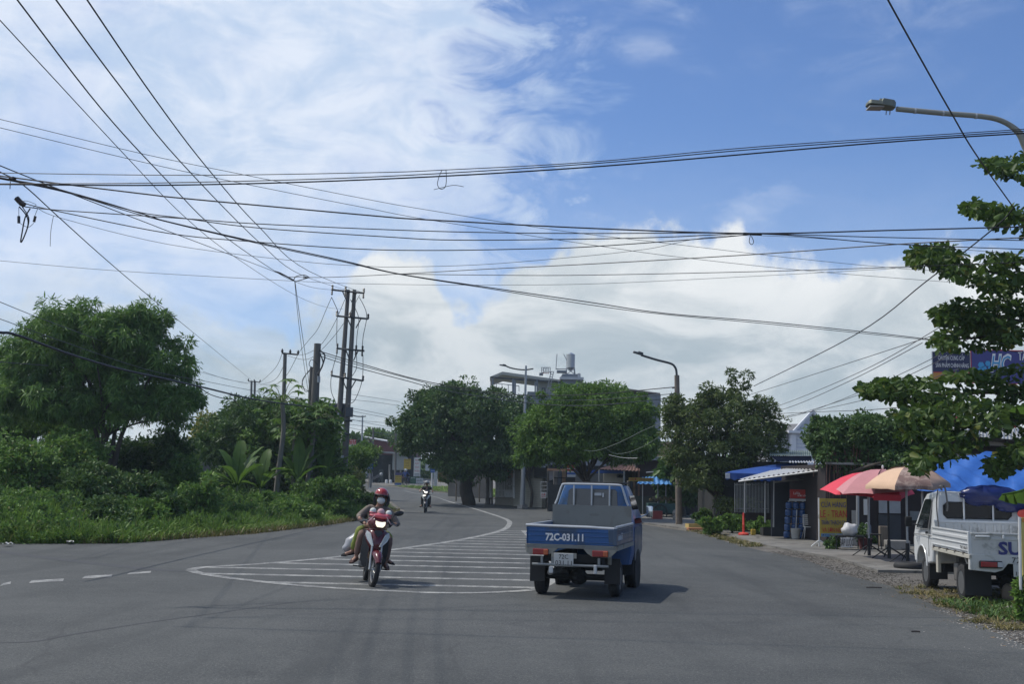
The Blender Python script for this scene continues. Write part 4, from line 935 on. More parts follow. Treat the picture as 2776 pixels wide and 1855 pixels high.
mb = MB(); wbox(mb, V2(2164, D + 1.2), V2(2196, D + 1.2), Z(2180, 1332, D), Z(2180, 1286, D), .05); mb.build('window_panel', mat('sea_green_panel', (0.20, 0.27, 0.24), .6), o)
mb = MB(); wbox(mb, V2(2206, D - .2), V2(2228, D - .2), 0, Z(2215, 1296, D), .5); mb.build('pillar', M_OLI, o)
o = thing('sign', 'red and white drinks sign above the stacked water bottles', 'sign', tuple(P(2170, 1345, D)))
mb = MB(); wbox(mb, V2(2142, D - .5), V2(2196, D - .5), Z(2170, 1352, D), Z(2170, 1328, D), .06); mb.build('board', M_RED, o)
mb = MB(); wbox(mb, V2(2140, D - .55), V2(2194, D - .55), Z(2170, 1359, D), Z(2170, 1353, D), .06); mb.build('shelf_edge', M_LGREY, o)
text_part('lettering', 'LaVie', M_TXTW, o, P(2160, 1338, D - .57), (1, 0, 0), (0, 0, 1), .09, .22); text_part('lettering', 'NƯỚC UỐNG', M_TXTW, o, P(2176, 1345, D - .57), (1, 0, 0), (0, 0, 1), .05, .34)
# water bottles
M_WB = mat('blue_bottle', (0.03, 0.08, 0.22), .2, var=.1, spec=.7); M_CAP = mat('bottle_cap', (0.45, 0.5, 0.55), .5)
proto = None; k = 0
rows = ['bottom', 'second', 'third', 'fourth', 'top']; cols = ['leftmost', 'middle', 'rightmost']
for r_ in range(5):
    for c_ in range(3):
        c = P(2133 + c_ * 19 + r_ * 1.5, 1441, D - .3 - .02 * r_); loc = (c.x, c.y, .06 + r_ * .245)
        lab = 'blue water bottle, %s column and %s row of the stack under the red drinks sign' % (cols[c_], rows[r_])
        if proto is None:
            proto = thing('water_bottle', lab, 'water bottle', loc, group='stacked blue water bottles')
            mb = MB(); mb.lathe((0, 0, 0), [(.10, 0), (.115, .02), (.105, .06), (.115, .08), (.105, .12), (.115, .14), (.11, .19), (.05, .23)], 14, 'Z'); mb.build('bottle', M_WB, proto, smooth=True, world=False, angle=60)
            mb = MB(); mb.lathe((0, 0, .222), [(.035, 0), (.035, .03), (.03, .035)], 10); mb.build('cap', M_CAP, proto, world=False)
        else:
            q = proto.copy(); C.objects.link(q); q.matrix_world = Matrix.Translation(loc); q['label'] = lab
            for ch in list(proto.children): d_ = ch.copy(); C.objects.link(d_); d_.parent = q
# metal bucket with pole, folding chair
o = thing('paint_bucket', 'pale metal bucket with a long handled tool leaning in it, beside the bottles', 'bucket', tuple(gp(2155, 1455, D - 1)))
b = P(2157, 1462, D - 1); mb = MB(); mb.lathe((b.x, b.y, .06), [(.12, 0), (.13, .02), (.16, .33), (.17, .34), (.15, .34), (.145, .3)], 16); mb.build('bucket', mat('bucket_white', (0.5, 0.5, 0.48), .5, .2), o, smooth=True)
mb = MB(); mb.tube([(b.x, b.y, .2), (b.x + .05, b.y, 1.02)], .018, 6); mb.build('handle', M_STEEL, o)
o = thing('folding_chair', 'pale metal slatted chair beside the olive pillar', 'chair', tuple(gp(2195, 1462, D - 1)))
c = P(2196, 1462, D - 1); mb = MB()
for sx in (-.2, .2): mb.tube(cat_rom([(c.x + sx, c.y, .06), (c.x + sx * .95, c.y - .12, .45), (c.x + sx * .9, c.y + .15, .5), (c.x + sx * .8, c.y + .25, .85)], 4), .014, 6); mb.tube([(c.x + sx, c.y + .3, .06), (c.x + sx, c.y - .1, .46)], .014, 6)
mb.tube([(c.x - .16, c.y + .25, .85), (c.x + .16, c.y + .25, .85)], .014, 6); mb.build('frame', M_WHITE, o)
mb = MB()
for i in range(5): mb.box((c.x, c.y + .17 + i * .018, .54 + i * .065), (.34, .012, .03))
mb.build('backrest', M_WHITE, o); mb = MB()
for i in range(5): mb.box((c.x, c.y - .14 + i * .075, .46), (.38, .05, .015))
mb.build('seat', M_WHITE, o)

# ---- corner shop behind the parasols, brown, with sheet roof and beams
D = 36.5
o = thing('shop', 'dark brown shop with pale beams behind the parasols and the blue tarpaulin', 'shop', (V2(2500, D).x, D, 0))
mb = MB(); wbox(mb, V2(2238, D), V2(2560, D), 0, Z(2400, 1262, D), 6); wbox(mb, V2(2560, D), V2(3050, D), 0, Z(2600, 1196, D), 8); mb.build('wall', M_DKBR, o)
mb = MB(); corrug(mb, P(2480, 1192, D - 1), P(3050, 1205, D - 1), P(3050, 1165, D + 5), P(2480, 1160, D + 5), 60, .03); mb.build('roof', M_CORR, o)
for (x0, x1, y0, y1, dd) in ((2560, 2900, 1198, 1208, -.6), (2545, 2900, 1232, 1242, -.5), (2240, 2560, 1262, 1268, -.3)):
    mb = MB(); wbox(mb, V2(x0, D + dd), V2(x1, D + dd), Z(2650, y1, D + dd), Z(2650, y0, D + dd), .1); mb.build('beam', M_CEM, o)
for x in (2325, 2356): 
    mb = MB(); mb.tube([P(x, 1500 if x == 2325 else 1460, D - .9), P(x, 1300, D - .9)], .05 if x == 2325 else .025, 8); mb.build('post', M_STEEL, o)
for (x0, x1, y0, y1, mm) in ((2308, 2322, 1386, 1440, M_CEM), (2341, 2352, 1355, 1398, M_WHITE), (2382, 2440, 1356, 1392, mat('poster_white', (0.33, 0.35, 0.37), .6)), (2466, 2492, 1385, 1410, mat('meter_box', (0.16, 0.18, 0.19), .6)), (2380, 2440, 1396, 1490, mat('grey_door', (0.04, 0.043, 0.05), .6)), (2250, 2300, 1400, 1485, M_BLACKI)):
    mb = MB(); wbox(mb, V2(x0, D - .05), V2(x1, D - .05), Z(2400, y1, D), Z(2400, y0, D), .05); mb.build('wall_panel', mm, o)
mb = MB(); wbox(mb, V2(2420, D - .8), V2(2478, D - .8), .06, Z(2440, 1480, D), .5); mb.build('step', M_CEM, o)
# roof top billboards
D = 42.0
o = sign('tall navy billboard with white lettering CHUYÊN CUNG CẤP on the shop roof', V2(2535, D), V2(2639, D), Z(2580, 1036, D), Z(2580, 955, D), mat('navy_board', (0.02, 0.022, 0.07), .5, var=.05),
     lines=[('CHUYÊN CUNG CẤP', M_TXTW, .5, .80, .155, .98), ('SẢN PHẨM CHÍNH HÃNG', M_TXTW, .52, .55, .15, 1.22)], frame=M_STEEL, bands=[(0, .30, mat('orange_board', (0.42, 0.20, 0.04), .5), 0, 1), (.30, .33, M_RED, 0, 1)], name='billboard', cat='billboard')
text_part('lettering', 'SƠN NƯỚC', M_TXTK, o, Vector(P(2587, 1025, D - .02)), (1, 0, 0), (0, 0, 1), .2, 1.0)
o = sign('wide purple blue billboard with large HC letters and water drops', V2(2641, D), V2(2900, D), Z(2700, 1040, D), Z(2700, 950, D), mat('violet_board', (0.045, 0.045, 0.19), .5, var=.05), frame=M_RED, name='billboard', cat='billboard')
M_LB = mat('light_blue_letters', (0.05, 0.28, 0.52), .5, var=.05)
text_part('lettering', 'HC', M_TXTW, o, P(2713, 985, D - .01) - Vector((0, .01, 0)), (1, 0, 0), (0, 0, 1), .60, .80, italic=.25, bold=.06, depth=.01); text_part('lettering', 'HC', M_LB, o, P(2713, 985, D - .03) - Vector((0, .01, 0)), (1, 0, 0), (0, 0, 1), .54, .72, italic=.25, depth=.01)
text_part('lettering', 'TÂN', M_TXTW, o, P(2778, 966, D - .03), (1, 0, 0), (0, 0, 1), .30, .50, bold=.02)
mb = MB()
for x, y, r in ((2660, 990, 9), (2668, 1000, 8), (2678, 986, 8), (2684, 998, 6), (2655, 1003, 6)): mb.lathe(P(x, y, D - .02), [(r * S(D), 0), (r * S(D), .01)], 6, 'Y')
mb.build('drop_emblem', M_LB, o)
o = thing('banner', 'red and white hanging banner half hidden by the almond leaves', 'banner', tuple(P(2600, 1150, 40)))
mb = MB(); mb.prism([P(2578, 1128, 40), P(2625, 1112, 40), P(2632, 1122, 40), P(2615, 1152, 40), P(2585, 1150, 40)], (0, .02, 0)); mb.build('cloth', M_RED, o); mb = MB(); mb.prism([P(2606, 1120, 39.95), P(2626, 1112, 39.95), P(2630, 1120, 39.95), P(2612, 1138, 39.95)], (0, .02, 0)); mb.build('cloth_patch', M_WHITE, o)
text_part('lettering', 'KM', M_TXTW, o, P(2595, 1136, 39.9), (1, 0, .2), (0, 0, 1), .12, .3)
o = thing('banner', 'red and white sign at the right edge above the tarpaulin', 'banner', tuple(P(2745, 1140, 40)))
mb = MB(); mb.prism([P(2728, 1120, 40), P(2765, 1122, 40), P(2760, 1160, 40), P(2735, 1162, 40)], (0, .02, 0)); mb.build('cloth', M_RED, o); mb = MB(); mb.prism([P(2738, 1128, 39.95), P(2756, 1130, 39.95), P(2752, 1150, 39.95), P(2740, 1150, 39.95)], (0, .02, 0)); mb.build('cloth_patch', M_WHITE, o)

# ---- street signs of the corner
def stand_sign():
    d0 = G(2224, 1489).y; A = V2(2222, d0); B = V2(2294, d0 + .2); z1 = Z(2225, 1352, d0); z0 = Z(2225, 1456, d0)
    o = sign('yellow shop board lettered CỬA HÀNG LE - TRAN on a white stand', A, B, z0, z1, M_YEL, name='shop_sign', cat='sign',
             lines=[('CỬA HÀNG', M_TXTB, .5, .84, .155, .80), ('LE - TRAN', M_TXTR, .5, .60, .21, .86), ('TRẦN THẠCH CAO', M_TXTB, .54, .37, .125, .86), ('VÀ SƠN NƯỚC', M_TXTR, .52, .18, .125, .78)],
             bands=[(0, .085, mat('pale_blue_band', (0.12, 0.25, 0.38), .5), .03, .97)])
    text_part('lettering', 'ĐT: 0937 258 146', M_TXTB, o, P(2258, 1452, d0) - Vector((0, .05, 0)), (1, .1, 0), (0, 0, 1), .05, .66)
    mb = MB(); a = P(2221, 1350, d0); f = G(2224, 1489); mb.tube([(a.x - .02, a.y, .07), (a.x - .02, a.y, a.z)], .022, 7)
    for dx, dy in ((-.28, -.1), (.28, -.1), (0, .35)): mb.tube([(a.x - .02, a.y, .25), (a.x + dx, a.y + dy, .07)], .018, 6)
    mb.build('stand', M_WHITE, o)
stand_sign()
d0 = G(2290, 1497).y
o = thing('market_table', 'small dark table with a BẮP LUỘC card under the red parasol', 'table', tuple(gp(2300, 1490, d0)))
a = P(2276, 1455, d0); b = P(2318, 1455, d0); z = a.z; mb = MB(); mb.box(((a.x + b.x) / 2 + .1, d0 + .35, z), (.85, .6, .04)); mb.build('tabletop', M_BLACK, o)
for sx in (-.28, .48):
    for sy in (.1, .6): mb = MB(); mb.tube([((a.x + b.x) / 2 + sx, d0 + sy, .06), ((a.x + b.x) / 2 + sx, d0 + sy, z)], .015, 6); mb.build('leg', M_BLACK, o)
o = sign('white card hand lettered BẮP LUỘC hanging from the small table', V2(2277, d0 - .02), V2(2309, d0 - .02), Z(2290, 1485, d0), Z(2290, 1458, d0), M_WHITE, lines=[('BẮP LUỘC', M_TXTK, .5, .5, .19, .37)], name='price_card', cat='sign', t=.01)
o = thing('sack', 'white plastic sack of corn on the small table', 'sack', tuple(P(2305, 1455, d0 + .3)))
c = P(2303, 1438, d0 + .3); mb = MB(); rg = random.Random(3); n, m_ = 18, 12
mb.ball(c, (.235, .19, .20), n, m_); mb.v = [(v[0] + .02 * math.sin(v[2] * 31 + v[0] * 17), v[1], v[2] + .025 * math.sin(v[0] * 25)) for v in mb.v]; mb.build('sack_body', mat('plastic_sack', (0.55, 0.54, 0.52), .4, var=.08, bump=.5, bscale=14), o, smooth=True)
# little green plants by the sign
for i, (px, py, d_, rx, ry, lab) in enumerate([(2255, 1478, d0 + .4, 22, 20, 'small green weed between the yellow board and the card'), (2290, 1478, d0 + 1.2, 16, 14, 'tiny potted plant behind the small table'), (2345, 1455, d0 + 1, 35, 30, 'dark leafy plant in front of the corner shop door')]):
    bush(lab, px, py, d_, rx, ry, L_SHRD, 80 + i, n=14, per=40, rad=.12, L=.10, W=.05, group='small plants by the corner shop', base=.06)

# ---- parasols
def parasol(label, cx, d, topy, poly, mats, pole_x, foot_y, valance=.10, name='parasol', polem=None, tires=False, inside=None):
    """poly: rim points in photo pixels around the canopy (with their distance), fan of panels from the tip"""
    tip = P(cx, topy, d); base = P(pole_x, foot_y, d); o = thing(name, label, 'parasol', (base.x, d, 0)); n = len(poly)
    rim = [P(*p) for p in poly]
    for k in range(n):
        a, b = rim[k], rim[(k + 1) % n]; mb = MB(); vs = []; fs = []; m_ = 6
        for i in range(m_ + 1):
            t = i / m_; bulge = Vector((0, 0, .16 * math.sin(math.pi * t) * (tip - a).length / 1.4))
            for j in range(5):
                s_ = j / 4; e = a.lerp(b, s_); e = e - Vector((0, 0, -.02 * math.sin(math.pi * s_))); vs.append(tip.lerp(e, t) + bulge * (1 - .12 * math.sin(math.pi * s_)))
        for i in range(m_):
            for j in range(4): q = i * 5 + j; fs.append((q, q + 1, q + 6, q + 5))
        mb.add(vs, fs)
        if valance:
            q = [a.lerp(b, j / 4) + Vector((0, 0, .02 * math.sin(math.pi * j / 4))) for j in range(5)]; vv = []
            for j, p in enumerate(q): vv += [p, p + Vector((0, 0, -valance * (1 - .12 * (j % 2))))]
            mb.add(vv, [(2 * j, 2 * j + 2, 2 * j + 3, 2 * j + 1) for j in range(4)])
        mb.build('canopy_panel', mats[k % len(mats)], o, smooth=True, angle=70)
    mb = MB(); mb.tube([(base.x, d, .05), (base.x, d, tip.z - .12), (tip.x, tip.y, tip.z + .08)] if abs(base.x - tip.x) < .12 else [(base.x, d, .05), (base.x, d, tip.z - .22)], .028, 8); mb.build('pole', polem or M_STEEL, o)
    mb = MB(); hub = Vector((base.x, d, tip.z - .35))
    for r_ in rim: mb.tube([hub, tip.lerp(r_, .55) + Vector((0, 0, .1))], .01, 4)
    mb.build('ribs', M_STEEL, o)
    mb = MB(); mb.ball((tip.x, tip.y, tip.z + .06), (.03, .03, .06), 8, 6); mb.build('finial', M_WHITE, o)
    mb = MB()
    for az in (200, 335, 90, 20): mb.tube([(base.x, d, .34), (base.x + .55 * math.cos(R(az)), d + .45 * math.sin(R(az)), .03)], .014, 5)
    mb.tube([(base.x, d, .03), (base.x, d, .5)], .045, 8); mb.build('foot', M_BLACK, o); return o
M_TAN = mat('tan_canvas', (0.64, 0.43, 0.29), .8, var=.07, scale=3); M_TANB = mat('tan_brown_canvas', (0.40, 0.27, 0.20), .8, var=.08)
M_PAT = mat('patterned_canvas', (0.22, 0.14, 0.12), .8, var=.1, scale=4, col2=(0.42, 0.31, 0.26), c2amt=.5); M_PINK = mat('pink_canvas', (0.50, 0.22, 0.23), .8, var=.06)
M_REDC = mat('red_canvas', (0.62, 0.04, 0.07), .75, var=.06); M_PINKP = mat('pink_pattern_canvas', (0.38, 0.17, 0.18), .8, var=.15, scale=4)
dT = G(2461, 1531).y
parasol('peach and brown patterned parasol beside the white truck, nearest of the three', 2463, dT, 1269,
        [(2346, 1316, dT - .3), (2426, 1318, dT - 1.1), (2530, 1320, dT - 1.1), (2577, 1312, dT - .3), (2560, 1302, dT + .8), (2480, 1298, dT + 1.2), (2375, 1300, dT + .9)],
        [M_TAN, M_PAT, M_TANB, M_TAN, M_PAT, M_TAN, M_PAT], 2461, 1531)
dR = G(2411, 1533).y + .5
parasol('faded pink parasol behind the peach one', 2393, dR + 1.2, 1274,
        [(2266, 1328, dR + .9), (2284, 1340, dR + .2), (2370, 1340, dR - .1), (2460, 1335, dR + .4), (2500, 1318, dR + 1.2), (2400, 1305, dR + 2.2), (2300, 1308, dR + 2)],
        [M_PINK, M_PINK, M_PINKP, M_PINK, M_PINKP, M_PINK], 2411, 1530, valance=.0, polem=M_BLACK)
dQ = dR + 2.2
parasol('large bright red parasol, lowest and farthest left of the three', 2400, dQ, 1285,
        [(2222, 1328, dQ - .2), (2265, 1342, dQ - 1.2), (2368, 1350, dQ - 1.7), (2443, 1355, dQ - 1.7), (2480, 1340, dQ - .2), (2440, 1318, dQ + 1.2), (2300, 1315, dQ + 1.2)], [M_REDC], 2356, 1490, valance=.0)
o = bpy.data.objects['parasol.002']; mb = MB(); vs = []
for (x, y, d_) in [(2368, 1340, dQ - 1.72), (2443, 1343, dQ - 1.72)]: vs += [P(x, y, d_), P(x, y + 17, d_)]
mb.add(vs, [(0, 2, 3, 1)]); mb.build('valance', M_REDC, o)
o = thing('car_tyre', 'old car tyre lying on the ground at the foot of the peach parasol', 'tyre', tuple(gp(2470, 1545, dT - .5)))
c = G(2468, 1548); mb = MB(); mb.torus((c.x, c.y, .1), .27, .09, 'Z', 28, 10); mb.build('tyre', M_BLACK, o, smooth=True)
# ---- tarpaulin
o = thing('tarpaulin', 'bright blue tarpaulin stretched as a roof behind the white truck', 'tarpaulin', tuple(gp(2700, 1480, 31)))
mb = MB(); n = 36; m_ = 12; vs = []; fs = []; rg = random.Random(8)
ph = [rg.uniform(0, 6) for _ in range(4)]
for i in range(n + 1):
    f = i / n; x = 2490 + 420 * f; ytop = 1274 - 50 * min(1, f * 2.2) ** .9 + 22 * max(0, f - .45); ybot = 1332 + 12 * f
    for j in range(m_ + 1):
        t = j / m_; wr = 2.2 * math.sin(f * 30 + t * 3 + ph[0]) * t + 1.5 * math.sin(f * 55 + ph[1] - t * 6)
        vs.append(P(x + wr * 2, ytop + (ybot - ytop) * t + wr, 32.5 - 2.6 * t + .10 * math.sin(f * 26 + ph[2] + t * 7)))
for i in range(n):
    for j in range(m_): q = i * (m_ + 1) + j; fs.append((q, q + 1, q + m_ + 2, q + m_ + 1))
mb.add(vs, fs); M_TARP = mat('blue_tarp', (0.028, 0.115, 0.40), .4, var=.10, scale=3, bump=.5, bscale=6); mb.build('sheet', M_TARP, o, smooth=True, angle=80)
for x in (2500, 2650, 2800): mb = MB(); mb.tube([gp(x, 1500, 30.2), P(x, 1332, 30.2)], .025, 6); mb.build('post', M_STEEL, o)

# ---- things along the kerb from the olive pillar leftward
def potrow():
    dk = 42.0
    for i, (px, py, rx, ry, lab) in enumerate([(1930, 1428, 34, 24, 'low bush in the planting bed left of the red post'), (1985, 1422, 42, 26, 'bushy bright green potted plants behind the red post'), (2068, 1430, 34, 22, 'leafy potted plant right of the red post'), (1905, 1405, 26, 26, 'dark shrub at the left end of the planting bed'), (2085, 1375, 11, 45, 'climbing plant up the awning post')]):
        d_ = G(px, min(py + ry + 2, 1462)).y; bush(lab, px, py, d_, rx, ry, [L_SHR, L_MID, L_MID, L_SHRD, L_SHRD][i], 90 + i, n=34, per=60, rad=.16, L=.14, W=.06, group='plants along the shop kerb', base=.06)
    c = G(2016, 1456)
    o = thing('plastic_bollard', 'bright red post standing on a flat round base at the pavement edge', 'bollard', (c.x, c.y, .06))
    mb = MB(); mb.lathe((c.x, c.y, .06), [(.19, 0), (.19, .05), (.14, .08), (.05, .09)], 16); mb.build('base', M_RED2, o)
    mb = MB(); mb.lathe((c.x, c.y, .06), [(.045, .09), (.04, .35), (.05, .36), (.04, .38), (.035, .72), (.02, .78)], 12); mb.build('post', M_RED2, o, smooth=True)
M_RED2 = mat('orange_red_plastic', (0.62, 0.06, 0.04), .45, var=.05)
potrow()
def boxthing(name, label, cat, px, py, size, m, rot=0, z=.06, group=None, part='box_body', open_top=False, dd=0):
    c = G(px, py); o = thing(name, label, cat, (c.x, c.y + dd, z), R(rot), group); mb = MB()
    w, d_, h = size
    if open_top:
        t = .025
        mb.box((0, -d_ / 2 + t / 2, h / 2), (w, t, h)); mb.box((0, d_ / 2 - t / 2, h / 2), (w, t, h)); mb.box((-w / 2 + t / 2, 0, h / 2), (t, d_ - 2 * t, h)); mb.box((w / 2 - t / 2, 0, h / 2), (t, d_ - 2 * t, h)); mb.box((0, 0, t / 2), (w - 2 * t, d_ - 2 * t, t))
    else: mb.rbox((0, 0, h / 2), size, .02)
    mb.build(part, m, o, world=False); return o
M_YBOX = mat('yellow_crate', (0.50, 0.36, 0.13), .7, var=.12); M_OBOX = mat('orange_crate', (0.34, 0.15, 0.07), .7, var=.12)
boxthing('crate', 'yellow wooden crate with pale rim, left one of the row on the kerb', 'crate', 1888, 1436, (.78, .5, .16), M_YBOX, 8, open_top=True)
boxthing('crate', 'flat orange brown crate lying in front of the yellow crate', 'crate', 1885, 1441, (.62, .35, .10), M_OBOX, 4, z=.03)
boxthing('crate', 'dark yellow crate right of the pale rimmed one', 'crate', 1925, 1431, (.6, .45, .18), M_YBOX, -4, open_top=True)
boxthing('planter_box', 'long orange brown planter box behind the red post', 'planter', 2020, 1444, (1.0, .35, .3), M_OBOX, 3, open_top=True)
boxthing('plastic_basin', 'black tub on the pavement right of the red post', 'tub', 2100, 1458, (.9, .5, .28), M_BLACK, 0, open_top=True)
boxthing('plastic_basin', 'pale green lid lying on the black tub', 'lid', 2106, 1447, (.5, .4, .03), M_GREENR, 0, z=.345)
boxthing('paint_can', 'small yellow topped can right of the red post', 'can', 2042, 1456, (.16, .16, .2), M_YEL, 0)
boxthing('cool_box', 'red plastic cool box in front of the fruit cart', 'cool box', 1781, 1411, (.46, .4, .42), M_DKRED2 if 'M_DKRED2' in globals() else mat('dull_red_plastic', (0.30, 0.05, 0.045), .5, var=.1), 6, z=.04)
def rock(label, px, py, r, z=0.0, m=None, seed=1, group=None, d=None):
    c = G(px, py) if d is None else gp(px, py, d); o = thing('rock', label, 'rock', (c.x, c.y, z), group=group); rg = random.Random(seed); mb = MB(); mb.ball((0, 0, r[2] * .8), r, 12, 9)
    f = [rg.uniform(2, 9) for _ in range(6)]
    mb.v = [(v[0] * (1 + .14 * math.sin(v[2] * f[0] / r[2] * .4 + f[1])), v[1] * (1 + .12 * math.sin(v[0] * f[2] / r[0] * .4 + f[3])), v[2] * (1 + .12 * math.sin(v[0] * f[4] / r[0] * .5 + f[5]))) for v in mb.v]
    mb.build('stone', m or M_CEM, o, smooth=True, world=False, angle=45); return o
rock('pale stone leaning on the lamp pole foot, lower of two', 1832, 1413, (.16, .14, .16), seed=2); rock('pale stone leaning on the lamp pole foot, upper of two', 1830, 1412, (.12, .1, .14), z=.26, seed=3)
# ---- fruit cart and stalls
D = G(1790, 1405).y
o = thing('fruit_cart', 'teal fruit cart with a big spoked wheel loaded with coconuts', 'cart', (V2(1790, D).x, D, g_z(D)))
mb = MB(); a = P(1758, 1365, D); b = P(1832, 1392, D); mb.box(((a.x + b.x) / 2, D + .5, (a.z + b.z) / 2), (b.x - a.x, .9, a.z - b.z)); mb.build('body', mat('teal_paint', (0.03, 0.085, 0.08), .6, var=.15), o)
mb = MB(); wc = P(1790, 1390, D - .06); mb.torus((wc.x, wc.y, wc.z), .36, .03, 'Y', 26, 6); 
for k in range(8): mb.tube([(wc.x, wc.y, wc.z), (wc.x + .35 * math.cos(k * math.pi / 4), wc.y, wc.z + .35 * math.sin(k * math.pi / 4))], .01, 4)
mb.build('wheel', M_BLACK, o)
mb = MB(); corrug(mb, P(1726, 1312, D - .6), P(1822, 1314, D - .6), P(1806, 1288, D + 1.2), P(1740, 1296, D + 1.2), 7, .03); mb.build('canopy', mat('sky_blue_tarp', (0.06, 0.22, 0.50), .5, var=.1), o, smooth=True)
for x in (1742, 1783, 1805): mb = MB(); mb.tube([P(x, 1395, D + .2), P(x, 1308, D + .2)], .028, 6); mb.build('post', M_STEEL, o)
M_COCO = mat('coconut', (0.12, 0.10, 0.05), .8, var=.25); rg = random.Random(4)
places = ['at the left end', 'second from the left', 'third from the left', 'fourth from the left', 'in the middle', 'right of the middle', 'third from the right', 'second from the right', 'at the right end']
for i in range(9):
    c = P(1765 + i * 7.6, 1356 - (5 if i % 2 else 0), D + .2); q = thing('coconut', 'coconut on the teal fruit cart, %s of the row' % places[i], 'coconut', tuple(c), group='coconuts on the fruit cart')
    mb = MB(); mb.ball((0, 0, 0), (.10, .1, .09), 10, 7); mb.build('shell', M_COCO, q, smooth=True, world=False)
D2 = D + 5
o = thing('market_shed', 'rust roofed dark shed behind the fruit cart', 'shed', (V2(1760, D2).x, D2, g_z(D2)))
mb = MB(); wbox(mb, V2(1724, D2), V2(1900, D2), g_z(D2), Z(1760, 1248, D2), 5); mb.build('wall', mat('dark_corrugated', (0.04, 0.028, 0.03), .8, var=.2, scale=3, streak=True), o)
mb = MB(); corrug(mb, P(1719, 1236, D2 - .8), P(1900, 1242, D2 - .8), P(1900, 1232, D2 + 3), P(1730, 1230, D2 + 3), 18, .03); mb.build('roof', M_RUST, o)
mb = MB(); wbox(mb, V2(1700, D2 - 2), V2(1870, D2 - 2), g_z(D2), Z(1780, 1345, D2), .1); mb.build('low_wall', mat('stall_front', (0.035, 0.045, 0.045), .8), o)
sign('tan board with a brown cup drawing on the rust roofed shed', V2(1768, D2 - 1), V2(1830, D2 - 1), Z(1790, 1240, D2), Z(1790, 1200, D2), mat('tan_board', (0.36, 0.24, 0.17), .6, var=.1), lines=[('CÀ PHÊ', M_TXTK, .55, .22, .13, .75), ('Ca', mat('brown_letters', (0.16, 0.08, 0.05), .6), .3, .62, .34, .5)], frame=M_WHITE)
sign('long yellow food banner with red lettering over the stall', V2(1705, D - .2), V2(1772, D - .2), Z(1740, 1306, D), Z(1740, 1296, D), M_YEL, lines=[('NƯỚC DỪA TƯƠI', M_TXTR, .5, .5, .11, 1.1)], name='banner', cat='banner')
o = thing('cloth_canopy', 'pale blue cloth draped on a pole above the fruit cart', 'cloth', tuple(P(1780, 1280, D2 - 2)))
mb = MB(); mb.tube([P(1752, 1282, D2 - 2), P(1820, 1276, D2 - 2)], .05, 6); mb.build('pole', M_STEEL, o); mb = MB(); mb.prism([P(1798, 1262, D2 - 2), P(1818, 1258, D2 - 2), P(1822, 1274, D2 - 2), P(1812, 1300, D2 - 2.3), P(1794, 1300, D2 - 2.3), P(1800, 1280, D2 - 2)], (0, .06, 0)); mb.build('cloth', mat('pale_blue_cloth', (0.16, 0.24, 0.36), .8, var=.1), o)
# ---- row of shops behind the blue truck
D3 = 64.0
o = thing('shop_row', 'low row of shops with a blue fascia and grey sheet front behind the street tree', 'shops', (V2(1600, D3).x, D3, g_z(D3)))
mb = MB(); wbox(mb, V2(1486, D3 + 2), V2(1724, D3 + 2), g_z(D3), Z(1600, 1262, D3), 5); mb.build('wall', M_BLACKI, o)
mb = MB(); wbox(mb, V2(1560, D3 + .5), V2(1640, D3 + .5), g_z(D3), Z(1600, 1284, D3), .1); mb.build('sheet_front', mat('sheet_front', (0.14, 0.155, 0.17), .7, var=.1, scale=5, streak=True), o)
mb = MB(); wbox(mb, V2(1560, D3), V2(1693, D3), Z(1600, 1283, D3), Z(1600, 1275, D3), .2); mb.build('fascia', M_BLUE, o)
mb = MB(); wbox(mb, V2(1636, D3 + .3), V2(1692, D3 + .3), g_z(D3), Z(1600, 1283, D3), .15); mb.build('plaster_wall', M_BEIGE, o)
mb = MB(); wbox(mb, V2(1672, D3 + .2), V2(1688, D3 + .2), Z(1680, 1296, D3), Z(1680, 1288, D3), .1); mb.build('window', M_GLASS, o)
mb = MB(); corrug(mb, P(1622, 1272, D3 - 1.5), P(1735, 1278, D3 - 1.5), P(1733, 1258, D3 + 2), P(1660, 1262, D3 + 2), 12, .03); mb.build('rusty_awning', M_RUST, o)
for x in (1624, 1692, 1732): mb = MB(); mb.tube([P(x, 1355, D3 - 1.4), P(x, 1272 + (x > 1650) * 3, D3 - 1.4)], .05, 6); mb.build('post', M_STEEL if x < 1700 else M_RUST, o)
mb = MB(); wbox(mb, V2(1483, D3), V2(1537, D3), Z(1500, 1277, D3), Z(1500, 1271, D3), .1); mb.build('orange_beam', mat('orange_beam', (0.36, 0.20, 0.12), .7), o)
mb = MB(); mb.prism([P(1489, 1278, D3 + .3), P(1508, 1278, D3 + .3), P(1505, 1292, D3 + .3), P(1497, 1302, D3 + .3), P(1489, 1304, D3 + .3)], (0, .04, 0)); mb.build('curtain', mat('grey_curtain', (0.20, 0.20, 0.21), .8), o)
mb = MB(); wbox(mb, V2(1485, D3 + .1), V2(1537, D3 + .1), g_z(D3), Z(1510, 1308, D3), .1); mb.build('counter', mat('counter_dark', (0.03, 0.032, 0.036), .7, var=.3, scale=12), o)
sign('red white and blue striped shop board under the street tree', V2(1537, D3 - .2), V2(1560, D3 - .2), Z(1550, 1294, D3), Z(1550, 1262, D3), M_RED, bands=[(0, .2, M_LGREY, 0, 1), (.2, .38, M_BLUEP, 0, 1), (.38, .5, M_LGREY, 0, 1), (.66, .74, M_LGREY, 0, 1)])
sign('small red and white stand-up board at the pavement edge', V2(1467, D3 - 2), V2(1481, D3 - 2), Z(1470, 1352, D3 - 2), Z(1470, 1335, D3 - 2), M_WHITE, lines=[('PHỞ', M_TXTR, .5, .6, .12, .2), ('BÚN', M_TXTR, .5, .25, .08, .2)], name='pavement_sign')
o = thing('display_cabinet', 'wire and glass food cabinet beside the dark stall', 'cabinet', tuple(gp(1472, 1345, D3 - 1)))
